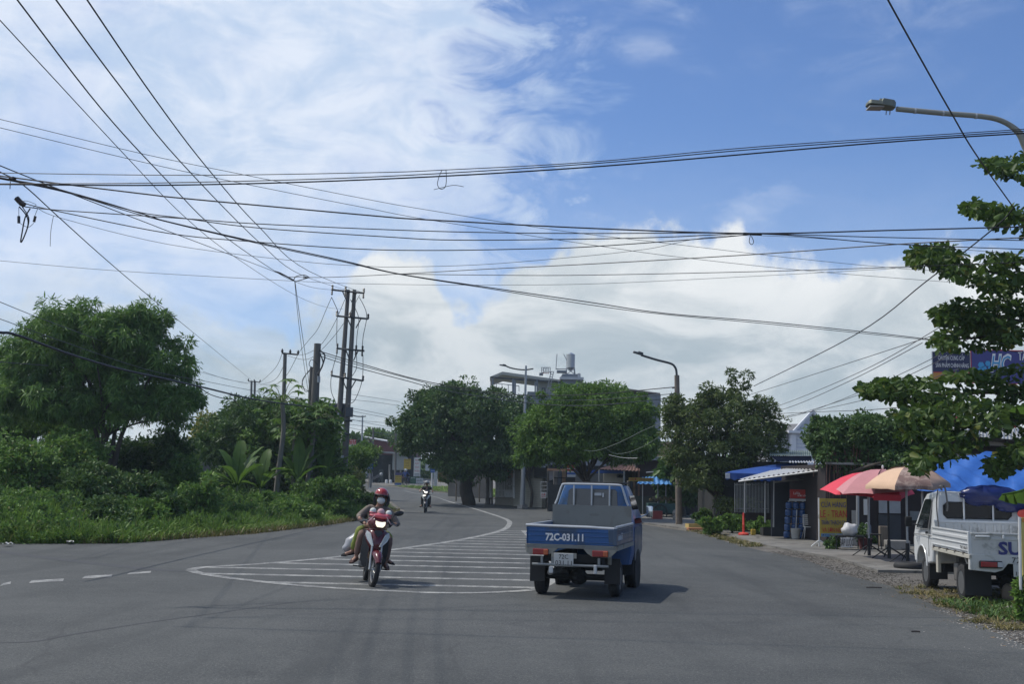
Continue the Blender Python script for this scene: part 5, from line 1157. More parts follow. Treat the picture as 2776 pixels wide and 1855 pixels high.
mb = MB()
for x in (1466, 1483):
    for dd in (0, .5): mb.tube([P(x, 1350, D3 - 1 + dd), P(x, 1308, D3 - 1 + dd)], .02, 4)
for y in (1308, 1318, 1328, 1338):
    mb.tube([P(1466, y, D3 - 1), P(1483, y, D3 - 1)], .015, 4)
mb.build('frame', M_STEEL, o)
boxthing('bin', 'dark grey bin at the foot of the sapling', 'bin', 1446, 1356, (.28, .28, .36), mat('bin_grey', (0.05, 0.055, 0.06), .7), 0, z=g_z(70) + .05)
o = thing('earth_mound', 'oval bed of dark earth with a low red brick kerb on the pavement', 'planting bed', tuple(G(1535, 1372)))
c = G(1525, 1372); mb = MB(); mb.lathe((c.x, c.y, g_z(c.y) + .05), [(1.5, 0), (1.5, .12), (1.36, .12)], 28); mb.build('kerb', mat('brick_red', (0.22, 0.09, 0.07), .9, var=.2), o); mb = MB(); mb.lathe((c.x, c.y, g_z(c.y) + .05), [(1.35, .05), (1.2, .16), (.6, .26), (.1, .28)], 24); mb.build('earth', mat('dark_earth', (0.03, 0.024, 0.018), .95, var=.3, bump=1), o, smooth=True)
# ---- kiosk: beige shutter, white gate, pale green roof
A = G(1480, 1357); A = V2(1480, 68.5); B = V2(1393, 70.5); Cg = V2(1325, 72.0)
o = thing('kiosk', 'small kiosk with beige shutter wall, white bar gate and pale green roof', 'kiosk', (B.x, B.y, g_z(B.y)))
zb = g_z(70); mb = MB(); wbox(mb, B, V2(1470, 68.8), zb, Z(1430, 1268, 70), .3); mb.build('shutter_wall', M_BEIGE, o)
mb = MB()
for i in range(13): z = zb + .2 + i * .14; wbox(mb, B, V2(1470, 68.8), z, z + .015, .02, -.015)
mb.build('shutter_ribs', mat('shutter_line', (0.28, 0.27, 0.23), .7), o)
mb = MB(); wbox(mb, V2(1394, 70.4), V2(1455, 69.2), Z(1420, 1275, 70), Z(1420, 1268, 70), .25, -.05); mb.build('lime_board', mat('lime_board', (0.28, 0.30, 0.05), .6), o)
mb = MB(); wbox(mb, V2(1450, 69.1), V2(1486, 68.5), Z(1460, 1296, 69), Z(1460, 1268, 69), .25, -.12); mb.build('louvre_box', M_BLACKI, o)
for x in (1393, 1451): mb = MB(); mb.tube([P(x, 1352 if x < 1400 else 1296, 69.9), P(x, 1265, 69.9)], .06, 6); mb.build('corner_post', M_WHITE, o)
mb = MB(); wbox(mb, Cg, B, zb, Z(1360, 1258, 71), 1.5, .6); mb.build('rear_wall', mat('rear_wall_beige', (0.30, 0.28, 0.24), .8), o)
mb = MB(); mb.prism([P(1319, 1248, 71), P(1378, 1249, 70.2), P(1378, 1256, 70.2), P(1325, 1256, 71)], (0, 2.5, .1)); mb.build('roof', M_GREENR, o)
mb = MB(); mb.tube([P(1331, 1350, 71.8), P(1331, 1258, 71.8)], .09, 8); mb.build('corner_post', M_WHITE, o)
g_ = None
for (x0, x1) in ((1344, 1367), (1369, 1393)):
    mb = MB(); d_ = 71.2
    for i in range(7): x = x0 + (x1 - x0) * i / 6; mb.tube([P(x, 1347, d_), P(x, 1276, d_)], .022, 5)
    for y in (1276, 1291, 1330, 1347): mb.tube([P(x0, y, d_), P(x1, y, d_)], .035, 5)
    xm = (x0 + x1) / 2; mb.tube([P(xm - 8, 1313, d_ - .05), P(xm, 1306, d_ - .05), P(xm + 8, 1313, d_ - .05), P(xm, 1320, d_ - .05), P(xm - 8, 1313, d_ - .05)], .03, 5)
    mb.build('gate_leaf', M_WHITE, o)
mb = MB(); wbox(mb, V2(1369, 71.1), V2(1393, 71.1), Z(1380, 1349, 71), Z(1380, 1330, 71), .02); mb.build('gate_panel', M_WHITE, o)
mb = MB(); wbox(mb, V2(1374, 71), V2(1392, 71), Z(1380, 1296, 71), Z(1380, 1276, 71), .05, -.1); mb.build('menu_board', mat('orange_white_board', (0.42, 0.24, 0.16), .6, var=.3, scale=20), o)
o = thing('steel_gantry', 'bare white steel frame standing above the kiosk roof', 'frame', tuple(P(1370, 1240, 73)))
mb = MB(); 
for x, y0 in ((1366, 1162), (1383, 1198), (1399, 1198), (1404, 1198)): mb.tube([P(x, 1256, 73), P(x + 2, y0, 73)], .04, 5)
mb.tube([P(1367, 1198, 73), P(1416, 1197, 73)], .04, 5); mb.tube([P(1370, 1166, 73), P(1394, 1186, 73)], .03, 5); mb.build('steel_frame', M_WHITE, o)
sign('tiny red and white card on the dark pole beside the green roof', V2(1317, 71.2), V2(1325, 71.2), Z(1320, 1274, 71), Z(1320, 1260, 71), M_WHITE, lines=[('SỬA', M_TXTR, .5, .7, .07, .14), ('XE', M_TXTR, .5, .3, .07, .1)])
o = boxthing('plastic_crate', 'stacked white and orange crates under the ficus', 'crate', 1257, 1341, (1.15, .6, .75), mat('crate_multi', (0.24, 0.23, 0.21), .7, var=.3, scale=9), 5, z=g_z(80)); 
mb = MB(); mb.box((0, -.31, .12), (1.1, .02, .2)); mb.build('orange_panel', M_OBOX, o, world=False)
boxthing('lidded_crate', 'second crate stack, darker, right of the white one under the ficus', 'crate', 1290, 1345, (.7, .5, .6), M_BLACKI, 0, z=g_z(78))
# dark posts under ficus
for i, (x, y0, y1, d_, lab) in enumerate([(1237, 1290, 1338, 77, 'thin post of the garden plot under the ficus, left one'), (1300, 1255, 1345, 76, 'thin post under the ficus beside the crates')]):
    o = thing('garden_post', lab, 'post', tuple(gp(x, y1, d_))); mb = MB(); mb.tube([gp(x, y1, d_), P(x, y0, d_)], .05, 6); mb.build('stake', M_WOOD, o)
# ---- shop at the bend, far
D4 = 118.0
o = thing('shop', 'open fronted repair shop at the far bend with a grey sheet box above', 'shop', (V2(1050, D4).x, D4, g_z(D4)))
mb = MB(); wbox(mb, V2(1005, D4 + 3), V2(1120, D4 + 3), g_z(D4), Z(1050, 1232, D4), 4); mb.build('wall', mat('shop_dim', (0.028, 0.032, 0.038), .8, var=.3, scale=1.5), o)
mb = MB(); mb.prism([P(1026, 1227, D4 - 1), P(1098, 1232, D4 - 1), P(1098, 1229, D4 - 1), P(1060, 1225.5, D4 - 1), P(1028, 1225.5, D4 - 1)], (0, 5, 0)); mb.build('roof', M_CORR, o)
mb = MB(); wbox(mb, V2(1062, D4 - .5), V2(1100, D4 - .5), Z(1080, 1275, D4), Z(1080, 1231, D4), 1.8); mb.build('sheet_box', mat('sheet_box_grey', (0.27, 0.29, 0.28), .7, var=.06, scale=1, streak=True), o)
for x in (1008, 1056, 1086): mb = MB(); mb.tube([P(x, 1309, D4), P(x, 1260 if x > 1050 else 1280, D4)], .1, 6); mb.build('post', M_CEM, o)
mb = MB(); wbox(mb, V2(1026, D4 + 2), V2(1038, D4 + 2), g_z(D4), Z(1030, 1273, D4), .1); mb.build('inner_door', mat('inner_door', (0.07, 0.085, 0.085), .8), o)
for i, x in enumerate((1048, 1059)):
    o = thing('kerb_post', 'white painted kerb stone before the open shop, %s of two' % ('left' if i == 0 else 'right'), 'kerb stone', tuple(gp(x, 1308, D4 - .5))); c = gp(x, 1308, D4 - .5); mb = MB(); mb.lathe(c, [(.16, 0), (.15, .3), (.1, .42)], 8); mb.build('stone', M_WHITE, o)
o = thing('warehouse', 'dark red sheet clad warehouse behind the far shop', 'warehouse', (V2(1050, 132).x, 132, g_z(132)))
mb = MB(); d_ = 132; mb.prism([P(991, 1240, d_), P(991, 1192, d_), P(1008, 1190, d_), P(1035, 1196, d_), P(1090, 1204, d_), P(1120, 1212, d_), P(1120, 1240, d_)], (0, 12, 0)); mb.build('wall', M_DKRED, o)
mb = MB(); mb.prism([P(989, 1184, d_ - .3), P(1002, 1187, d_ - .3), P(1050, 1196, d_ - .3), P(1050, 1193.5, d_ + 4), P(1005, 1186, d_ + 4), P(990, 1183, d_ + 4)], (0, 0, -.1)); mb.build('roof', M_WSHEET, o)
o = thing('house', 'pale grey flat wall left of the dark red warehouse', 'house', (V2(985, 134).x, 134, g_z(134))); mb = MB(); wbox(mb, V2(978, 134), V2(993, 134), g_z(134), Z(985, 1190, 134), 5); mb.build('wall', M_LGREY, o); mb = MB(); wbox(mb, V2(976, 134), V2(994, 134), Z(985, 1192, 134), Z(985, 1188, 134), 5.4, -.2); mb.build('roof_edge', M_GREYW, o)
sign('red sign with a white P and white lines beside the twin poles', V2(943, 110), V2(961, 110), Z(950, 1212, 110), Z(950, 1192, 110), M_RED, lines=[('ATM', M_TXTW, .35, .80, .14, .3), ('P', M_TXTW, .82, .8, .2, .12)], bands=[(0, .32, M_WHITE, 0, 1), (.45, .5, M_WHITE, 0, 1), (.32, .8, M_WHITE, .48, .52)], posts=[.5])
sign('small blue road sign at the road bend on the left', V2(996, 100), V2(1009, 100), Z(1000, 1273, 100), Z(1000, 1259, 100), M_BLUEP, lines=[('↑', M_TXTW, .5, .75, .12, .1), ('Bà Rịa', M_TXTW, .5, .3, .08, .3)], posts=[.5], name='road_sign')
sign('yellow and brown hanging board beside the grey sheet box', V2(1093, 115), V2(1112, 115), Z(1100, 1273, 115), Z(1100, 1245, 115), M_YEL, lines=[('TIỆM XE', M_TXTK, .5, .88, .10, .6), ('HÙNG', M_TXTK, .5, .6, .1, .4), ('VÁ ÉP', M_TXTK, .5, .35, .09, .4)])
D5 = G(1080, 1320).y
sign('standing purple and yellow advertising board on the pavement at the bend', V2(1071, 108), V2(1088, 108), Z(1080, 1316, 108), Z(1080, 1282, 108), M_YEL, bands=[(.78, 1, mat('purple_band', (0.07, 0.06, 0.16), .5), 0, 1), (0, .18, M_BLUEP, 0, 1)], lines=[('THAY NHỚT', M_TXTK, .5, .66, .09, .5), ('RỬA XE', M_TXTK, .5, .48, .09, .5)], name='pavement_sign')
sign('tall white vertical sign with red words NHÀ MÁT THỰC NGÂN', V2(1121, 105), V2(1138, 105), Z(1130, 1292, 105), Z(1130, 1242, 105), M_WHITE, lines=[('NHÀ', M_TXTR, .5, .88, .15, .38), ('MÁT', M_TXTR, .5, .69, .15, .38), ('THỰC', M_TXTR, .5, .49, .15, .38), ('NGÂN', M_TXTR, .5, .29, .15, .42)], frame=M_LGREY, bands=[(.03, .07, M_GREYW, .1, .9), (.10, .14, M_GREYW, .1, .9)], posts=[.0, 1.0])
sign('small green board under the tall vertical sign', V2(1112, 103), V2(1127, 103), Z(1118, 1312, 103), Z(1118, 1293, 103), mat('green_board', (0.03, 0.09, 0.06), .6), lines=[('CẮT TÓC', M_TXTW, .5, .8, .07, .4)])
sign('small white board with grey lettering right of the green board', V2(1128, 103), V2(1147, 103), Z(1138, 1310, 103), Z(1138, 1297, 103), M_LGREY, lines=[('BÁN ĐẤT', M_TXTK, .5, .5, .12, .5)])
sign('blue street name sign on a post under the ficus edge', V2(1166, 90), V2(1178, 90), Z(1170, 1282, 90), Z(1170, 1272, 90), M_BLUEP, lines=[('Đường 27/4', M_TXTW, .5, .5, .06, .3)], posts=[.5], name='road_sign')
sign('white vertical banner with dark patches under the ficus', V2(1175, 92), V2(1185, 92), Z(1180, 1318, 92), Z(1180, 1278, 92), mat('patchy_banner', (0.40, 0.41, 0.40), .6, var=.4, scale=9))
sign('faded brown yellow board under the ficus', V2(1187, 90), V2(1210, 90), Z(1198, 1308, 90), Z(1198, 1280, 90), mat('brown_yellow_board', (0.15, 0.10, 0.03), .7, var=.3, scale=4))
sign('white board half hidden at the left edge of the ficus', V2(1152, 98), V2(1163, 98), Z(1158, 1277, 98), Z(1158, 1257, 98), M_LGREY)
o = thing('post', 'white post beside the patchy banner under the ficus', 'post', tuple(gp(1171, 1320, 91))); mb = MB(); mb.tube([gp(1171, 1320, 91), P(1171, 1283, 91)], .06, 8); mb.build('post_shaft', M_WHITE, o)
# ---- left background houses
o = thing('house', 'house with a pale sunlit sheet roof seen under the feathery tree', 'house', tuple(gp(375, 1300, 58)))
mb = MB(); mb.prism([P(330, 1204, 57), P(400, 1188, 57), P(420, 1192, 60), P(350, 1222, 56)], (0, 1.5, -.06)); mb.build('roof', M_WSHEET, o); mb = MB(); wbox(mb, V2(345, 58), V2(425, 58), 0, Z(380, 1212, 58), 4); mb.build('wall', mat('pale_blue_wall', (0.40, 0.44, 0.52), .8), o)
mb = MB(); wbox(mb, V2(382, 57.9), V2(392, 57.9), Z(380, 1216, 58), Z(380, 1207, 58), .05); mb.build('vent', M_BLACKI, o)
o = thing('house', 'low grey cement building left of the dome shaped tree', 'house', tuple(gp(540, 1300, 62)))
mb = MB(); wbox(mb, V2(505, 62), V2(600, 62), 0, Z(540, 1196, 62), 5); mb.build('wall', mat('grey_plaster', (0.17, 0.17, 0.17), .9, var=.2, scale=1.5, streak=True), o)
mb = MB(); wbox(mb, V2(525, 66), V2(575, 66), 2, Z(540, 1182, 66), 3); mb.build('upper_block', M_LGREY, o); mb = MB(); wbox(mb, V2(503, 62), V2(602, 62), Z(540, 1197, 62), Z(540, 1193, 62), .3, -.1); mb.build('coping', M_CEM, o)
# ---- right edge board and stone
o = thing('signboard', 'yellow and orange signboard edge at the right border of the view', 'sign', tuple(gp(2785, 1600, 15.5)))
d_ = 15.8; mb = MB(); wbox(mb, V2(2766, d_), V2(2900, d_), Z(2770, 1592, d_), Z(2770, 1404, d_), .05); mb.build('board', mat('ochre_board', (0.50, 0.42, 0.12), .6, var=.08), o)
mb = MB(); wbox(mb, V2(2768, d_ - .01), V2(2900, d_ - .01), Z(2770, 1590, d_), Z(2770, 1574, d_), .006); wbox(mb, V2(2768, d_ - .01), V2(2900, d_ - .01), Z(2770, 1416, d_), Z(2770, 1405, d_), .006); mb.build('orange_band', mat('orange_band', (0.55, 0.25, 0.05), .6), o)
mb = MB(); mb.tube([P(2767, 1600, d_), P(2764, 1403, d_)], .02, 6); mb.build('frame', M_WHITE, o)
rock('large brown rock at the right edge beside the white truck', 2762, 1640, (.30, .25, .20), m=mat('brown_rock', (0.13, 0.11, 0.09), .9, var=.25, bump=.8, bscale=9), seed=7)
bush('green weed beside the brown rock at the right edge', 2768, 1590, 15.9, 18, 38, L_SHR, 97, n=16, per=40, rad=.10, L=.10, W=.05, group='weeds near the white truck', base=0)
o = thing('wood_stick', 'pale stick lying on the gravel at the lower right', 'stick', tuple(G(2720, 1656))); mb = MB(); a = G(2703, 1658); b = G(2776, 1655); mb.tube([a + Vector((0, 0, .02)), (a + b) / 2 + Vector((0, .03, .05)), b + Vector((0, 0, .02))], .02, 6); mb.build('stick', mat('pale_wood', (0.42, 0.36, 0.27), .8), o)
# banana leaf hanging in at the right edge
o = thing('banana_leaf', 'torn green banana leaves hanging in from the right edge over the white truck', 'leaf', tuple(P(2790, 1300, 15)))
for pts, w in (([(2840, 1300), (2770, 1330), (2716, 1342)], 34), ([(2860, 1080), (2800, 1095), (2745, 1105)], 26)):
    pp = cat_rom([P(x, y, 15.5) for x, y in pts], 5); mb = MB(); vs = []; n = len(pp)
    for i, p in enumerate(pp):
        ww = w * S(15.5) * (1 - (i / (n - 1)) ** 3 * .6); vs += [p + Vector((0, -.02, .01)), p + Vector((.12 * (i % 2), 0.12, -ww * (1 + .2 * (i % 2))))]
    mb.add(vs, [(2 * i, 2 * i + 2, 2 * i + 3, 2 * i + 1) for i in range(n - 1)]); mb.tube(pp, .012, 5); mb.build('leaf_blade', M_BAN, o)

o = thing('added_shade_wall', 'low dark wall added to stand for the shade under the ficus', 'wall', tuple(gp(1260, 1330, 84)))
mb = MB(); wbox(mb, V2(1215, 86), V2(1330, 82), g_z(84), Z(1270, 1262, 84), .2); mb.build('wall', mat('painted_shade', (0.04, 0.042, 0.045), .9, var=.3, scale=2), o)  # near-black slab added as the dark shade mass below the crown
mb = MB(); wbox(mb, V2(1215, 85.9), V2(1330, 81.9), Z(1270, 1262, 84), Z(1270, 1258, 84), .3, -.05); mb.build('coping', M_CEM, o)
for i, (x0, x1, y0, y1, d_, mm, lab) in enumerate([(1500, 1534, 1296, 1316, 62.5, 'goods_a', 'stacked dark goods on the stall under the orange beam'), (1700, 1722, 1312, 1345, 60, 'goods_b', 'grey boxes stacked behind the cab of the blue truck')]):
    o = thing('stacked_goods', lab, 'goods', (V2((x0 + x1) / 2, d_).x, d_, g_z(d_))); rg = random.Random(i); a = V2(x0, d_); b = V2(x1, d_); z = Z(x0, y1, d_)
    for k in range(6): mb = MB(); w = (b.x - a.x) / 3; mb.rbox((a.x + (k % 3 + .5) * w, d_ + rg.uniform(-.1, .1), z + .2 + (k // 3) * .4), (w * .9, .4, .36), .02); mb.build('box', mat('goods_%d' % (k % 3), [(0.12, 0.11, 0.10), (0.06, 0.07, 0.09), (0.16, 0.10, 0.06)][k % 3], .7, var=.15), o)

dK = G(2380, 1500).y
for i, (px, pyb, w, h, m_, nm, lab) in enumerate([(2312, 1478, .34, .55, M_CEM, 'carton_box', 'grey carton standing behind the small table'), (2345, 1490, .42, .30, M_DKRED, 'plastic_basin', 'dark red basin on the ground right of the small table'), (2372, 1488, .30, .42, M_BLACK, 'plastic_stool', 'black stool under the red parasol'), (2432, 1500, .62, .26, M_CEM, 'stone_trough', 'long grey trough behind the peach parasol pole'), (2396, 1485, .26, .60, M_WOOD, 'wooden_crate', 'upright wooden crate against the grey door'), (2352, 1470, .22, .70, M_GREYW, 'gas_cylinder', 'grey gas cylinder behind the dark red basin')]):
    c = gp(px, pyb, dK + (2.6 if i in (0, 4, 5) else .9)); o = thing(nm, lab, nm.replace('_', ' '), (c.x, c.y, .056)); mb = MB()
    if nm in ('gas_cylinder', 'plastic_basin'): mb.lathe((0, 0, 0), [(w * .4, 0), (w * .5, h * .1), (w * .5, h * .85), (w * .3, h * .95), (w * .12, h)] if nm == 'gas_cylinder' else [(w * .35, 0), (w * .5, h), (w * .53, h), (w * .47, h * .95), (w * .33, .03)], 18)
    elif nm == 'plastic_stool':
        mb.rbox((0, 0, h), (w, w, .03), .01)
        for sx in (-1, 1):
            for sy in (-1, 1): mb.tube([(sx * w * .5, sy * w * .5, 0), (sx * w * .38, sy * w * .38, h)], .014, 6)
    else:
        mb.rbox((0, 0, h / 2), (w, w * .7, h), .015)
        for k in range(4): mb.box((0, -w * .352, h * (.14 + .24 * k)), (w * .96, .008, h * .04))
    mb.build({'gas_cylinder': 'tank', 'plastic_basin': 'basin', 'plastic_stool': 'stool_body'}.get(nm, 'box_body'), m_, o, smooth=nm in ('gas_cylinder', 'plastic_basin'), world=False)
# ================================================================ poles, lamps, wires
M_POLE = mat('concrete_pole', (0.135, 0.125, 0.115), .9, var=.15, scale=4, bump=.3, bscale=30, streak=True)
M_DSTEEL = mat('dark_pole_steel', (0.07, 0.075, 0.08), .6, .4, var=.1)
M_WIRE = mat('cable_black', (0.012, 0.012, 0.015), .6, var=.02); M_WIREG = mat('cable_grey', (0.07, 0.075, 0.08), .6, var=.02)
M_INS = mat('insulator', (0.035, 0.028, 0.026), .35, var=.1)
def col(mb, x0, y0, x1, y1, d, r0, r1, n=10, sink=.5):
    a = P(x0, y0, d); b = P(x1, y1, d); dirv = (a - b).normalized(); mb.tube([a + dirv * sink, a, b], [r0, r0, r1], n)
def ins(mb, px, py, d, h=.22, r=.06):
    c = P(px, py, d); mb.lathe(c, [(r * .4, -h / 2), (r, -h * .35), (r * .5, -h * .2), (r, -h * .05), (r * .5, h * .1), (r, h * .25), (r * .3, h / 2)], 8)
# twin concrete poles
D = 60.0; o = thing('twin_utility_pole', 'tall twin concrete utility poles with four crossarms and a transformer', 'utility pole', tuple(gp(924, 1290, D)))
for (x0, x1) in ((910, 944), (934, 961)):
    mb = MB(); col(mb, x0, 1262, x1, 786, D, .17, .10, 12, 1.5); mb.build('pole', M_POLE, o, smooth=True, angle=50)
for (x0, y0, x1, y1) in ((901, 786, 986, 795), (913, 857, 998, 865), (913, 945, 988, 952), (899, 1019, 984, 1033)):
    mb = MB(); a = P(x0, y0, D - .15); b = P(x1, y1, D - .15); mb.tube([a, b], .055, 5); f = .62
    for t in (.32, .78):
        c = a.lerp(b, t); q = a.lerp(b, .48 if t < .5 else .62) - Vector((0, 0, .55)); mb.tube([c, q], .03, 4)
    arm = mb.build('crossarm', M_DSTEEL, o)
    for t in ((.0, .42, 1.0) if y0 != 945 else (.02, .70, .93)):
        c = a.lerp(b, t); mb = MB(); mb.lathe(c + Vector((0, 0, .12)), [(.03, -.14), (.07, -.08), (.035, -.04), (.07, 0), (.035, .04), (.07, .09), (.02, .16)], 8)
        if y0 in (786, 945): mb.lathe(c - Vector((0, .1, .12)), [(.03, -.18), (.06, -.1), (.03, -.06), (.06, 0), (.03, .04), (.05, .09)], 8)
        mb.build('insulator', M_INS, o)
mb = MB(); c = P(918, 1118, D); mb.rbox((c.x - .15, D + .35, c.z), (1.1, .6, .95), .08); 
for i in range(6): mb.box((c.x - .6 + i * .18, D - .02, c.z - .1), (.03, .12, .6))
mb.build('transformer', mat('transformer_grey', (0.07, 0.08, 0.095), .6, .2), o)
mb = MB(); mb.box((P(935, 1118, D).x + .25, D - .1, P(935, 1118, D).z), (.35, .3, .5)); mb.build('switch_box', mat('transformer_grey', (0.07, 0.08, 0.095), .6), o)
mb = MB(); mb.tube([P(896, 1140, D - .2), P(955, 1142, D - .2)], .05, 5); mb.tube([P(896, 1175, D - .2), P(950, 1178, D - .2)], .05, 5); mb.build('platform', M_DSTEEL, o)
mb = MB(); mb.tube([P(913, 1250, D - .25), P(917, 1120, D - .25)], .05, 6); mb.tube([P(925, 1262, D - .25), P(929, 1235, D - .25)], .07, 6); mb.build('conduit', M_LGREY, o)
for pts in ([(899, 806), (918, 850), (914, 862), (913, 930), (915, 945)], [(974, 806), (994, 852), (985, 910), (982, 940)], [(950, 812), (972, 860), (968, 910), (966, 940)], [(915, 955), (899, 1015), (898, 1060), (911, 1093)], [(966, 962), (966, 1000), (945, 1035), (940, 1060)], [(984, 962), (982, 1030), (962, 1085), (942, 1097)]):
    mb = MB(); mb.tube(cat_rom([P(x, y, D - .35) for x, y in pts], 5), .018, 5); mb.build('jumper_wire', M_WIREG, o)
# old grey pole with a leaning shorter one
D = 52.0; o = thing('utility_pole', 'old thick grey pole tangled with cables behind the papaya trees', 'utility pole', tuple(gp(845, 1370, D)))
mb = MB(); col(mb, 842, 1330, 861, 932, D, .235, .155, 12, 1.5); mb.build('pole', M_POLE, o, smooth=True, angle=50)
mb = MB(); c = P(864, 1029, D - .15); mb.rbox(c, (.13, .16, .30), .02); mb.build('junction_box', M_LGREY, o)
mb = MB(); c = P(852, 1248, D - .25); mb.rbox(c, (.1, .14, .52), .02); mb.build('meter_tube', M_LGREY, o)
mb = MB(); c = P(842, 1282, D - .35); mb.rbox(c, (.22, .18, .28), .02); mb.build('meter_box', M_LGREY, o)
mb = MB(); c = P(838, 1302, D - .35); mb.rbox(c, (.22, .18, .14), .02); mb.build('meter_box', M_LGREY, o)
mb = MB(); mb.tube([P(862, 1094, D), P(890, 1083, D)], .02, 5); c = P(892, 1082, D); mb.rbox(c, (.18, .1, .04), .01); mb.build('lamp_arm', M_DSTEEL, o)
for pts, r in (([(866, 950), (880, 962), (878, 980), (868, 1005), (860, 1015)], .035), ([(868, 960), (876, 985), (866, 1010), (862, 1020)], .03), ([(862, 990), (845, 975), (838, 990), (850, 998)], .016), ([(858, 1080), (868, 1120), (886, 1160)], .012), ([(840, 1005), (820, 1030), (826, 1060), (838, 1060)], .016), ([(842, 1000), (830, 1015), (818, 1045), (834, 1060)], .012)):
    mb = MB(); mb.tube(cat_rom([P(x, y, D - .3) for x, y in pts], 5), r, 5); mb.build('cable_loop', M_WIRE, o)
D = 52.6; o = thing('utility_pole', 'shorter thin pole standing against the old grey pole', 'utility pole', tuple(gp(830, 1370, D))); mb = MB(); col(mb, 828, 1320, 845, 996, D, .125, .09, 9, 1.5); mb.build('pole', M_POLE, o, smooth=True, angle=50)
# T poles
def tpole(label, x0, y0, x1, y1, d, arms, r=.12, twin=0, ins_n=3):
    o = thing('utility_pole', label, 'utility pole', tuple(gp(x0, y0, d)), group='utility poles far to the left')
    for k in range(1 + (twin > 0)):
        mb = MB(); g0 = gp(x0 + k * twin, y0, d); mb.tube([g0 - Vector((0, 0, .3)), P(x1 + k * twin, y1, d)], [r * 1.3, r], 8); mb.build('pole', M_POLE, o)
    for (ax0, ay0, ax1, ay1) in arms:
        mb = MB(); a = P(ax0, ay0, d - .1); b = P(ax1, ay1, d - .1); mb.tube([a, b], .06, 5); mb.build('crossarm', M_DSTEEL, o)
        mb = MB()
        for t in np.linspace(0, 1, ins_n): c = a.lerp(b, float(t)); mb.lathe(c + Vector((0, 0, .15)), [(.04, -.15), (.09, 0), (.03, .15)], 6)
        mb.build('insulator', M_INS, o)
    return o
tpole('utility pole with a T crossarm rising behind the papaya crown', 762, 1330, 773, 958, 75, [(765, 958, 808, 962)])
tpole('small twin utility pole above the yellowish tree', 675, 1330, 682, 1033, 130, [(673, 1034, 705, 1037)], twin=9)
tpole('distant utility pole left of the small twin pole', 632, 1330, 637, 1072, 140, [(624, 1072, 648, 1076)], ins_n=2)
tpole('farthest utility pole, lowest of the left group', 620, 1330, 622, 1100, 160, [(609, 1101, 630, 1104)], ins_n=2)
tpole('thin dark pole over the dark red warehouse', 1010, 1310, 1012, 1161, 125, [], r=.1)
tpole('thin pale pole at the left edge of the ficus', 1072, 1310, 1073, 1161, 112, [], r=.09)
tpole('grey gantry post with a side arm before the warehouse', 1004, 1290, 1007, 1196, 104, [(972, 1198, 1005, 1200)], r=.12, ins_n=2)
o = thing('utility_pole', 'dark wooden pole in front of the ficus beside the kiosk', 'utility pole', tuple(gp(1323, 1350, 72.5))); mb = MB(); a = gp(1323, 1350, 72.5); mb.tube([a, P(1327, 1127, 72.5)], [.17, .12], 9); mb.build('pole', M_POLE, o)
mb = MB(); mb.tube([gp(1334, 1350, 72.9), P(1334, 1180, 72.9)], .07, 6); mb.build('stay_post', M_POLE, o)
# slim grey post left
D = 47.0; o = thing('metal_post', 'slim plain grey metal post standing in the left verge', 'post', tuple(gp(472, 1360, D))); mb = MB(); col(mb, 471, 1345, 489, 1035, D, .10, .055, 10, 1.6); mb.build('shaft', mat('slim_post_grey', (0.10, 0.115, 0.13), .5, .5, var=.05), o, smooth=True)
# ---- street lamps
def lamp_head(mb, a, b, w=.22, h=.10):
    d = (b - a).normalized(); up = Vector((0, 0, 1)); s = d.cross(up).normalized(); u = s.cross(d); L = (b - a).length
    rings = []
    for t, ww, hh in ((0, .5, .8), (.12, .9, 1), (.5, 1, 1), (.55, 1, .55), (.92, .9, .5), (1, .6, .3)):
        c = a.lerp(b, t); rings.append([c + s * (sx * w / 2 * ww) + u * (h * (hh if top_ else -.25)) for sx, top_ in ((-1, 0), (1, 0), (.85, 1), (-.85, 1))])
    mb.loft(rings)
o = thing('street_lamp', 'near street lamp with a long curved arm entering at the upper right', 'street lamp', tuple(gp(2860, 1600, 16.5)))
D = 16.5; pts = [(2850, 1650), (2830, 900), (2800, 480), (2776, 385), (2752, 350), (2712, 326), (2660, 315), (2560, 307), (2430, 295)]
pp = cat_rom([P(x, y, D) for x, y in pts], 5); k = len(pp); mb = MB(); mb.tube(pp, [.10 - .06 * min(1, i / (k * .55)) for i in range(k)], 10); mb.build('pole', mat('lamp_pole_grey', (0.27, 0.275, 0.24), .6, .3, var=.1, scale=6), o, smooth=True)
for x in (2480, 2556, 2645): mb = MB(); c = P(x, 295 + (x - 2430) * .085 + 1, D); mb.tube([c - Vector((.012, 0, 0)), c + Vector((.012, 0, 0))], .045, 8); mb.build('clamp', M_LGREY, o)
mb = MB(); a = P(2425, 292, D); b = P(2350, 281, D); lamp_head(mb, a, b, .26, .09); mb.build('lamp_head', mat('lamp_head_olive', (0.17, 0.18, 0.145), .5, .3), o, bevel=.01)
mb = MB(); a = P(2424, 280, D); b = P(2384, 275, D); mb.tube([a, b], .05, 6); mb.build('photocell', mat('lamp_head_olive', (0.17, 0.18, 0.145), .5, .3), o)
mb = MB(); a = P(2392, 290, D); b = P(2353, 286, D); mb.box((a + b) / 2 - Vector((0, 0, .025)), ((a - b).length, .2, .02)); mb.build('lens', mat('lamp_lens', (0.30, 0.29, 0.26), .3), o)
mb = MB()
for x in (2403, 2413): mb.tube([P(x, 300, D), P(x - 1, 311, D)], .008, 4)
mb.build('latch', M_STEEL, o)
o = thing('street_lamp', 'street lamp on a tall concrete pole above the ragged tree', 'street lamp', tuple(gp(1840, 1415, 50)))
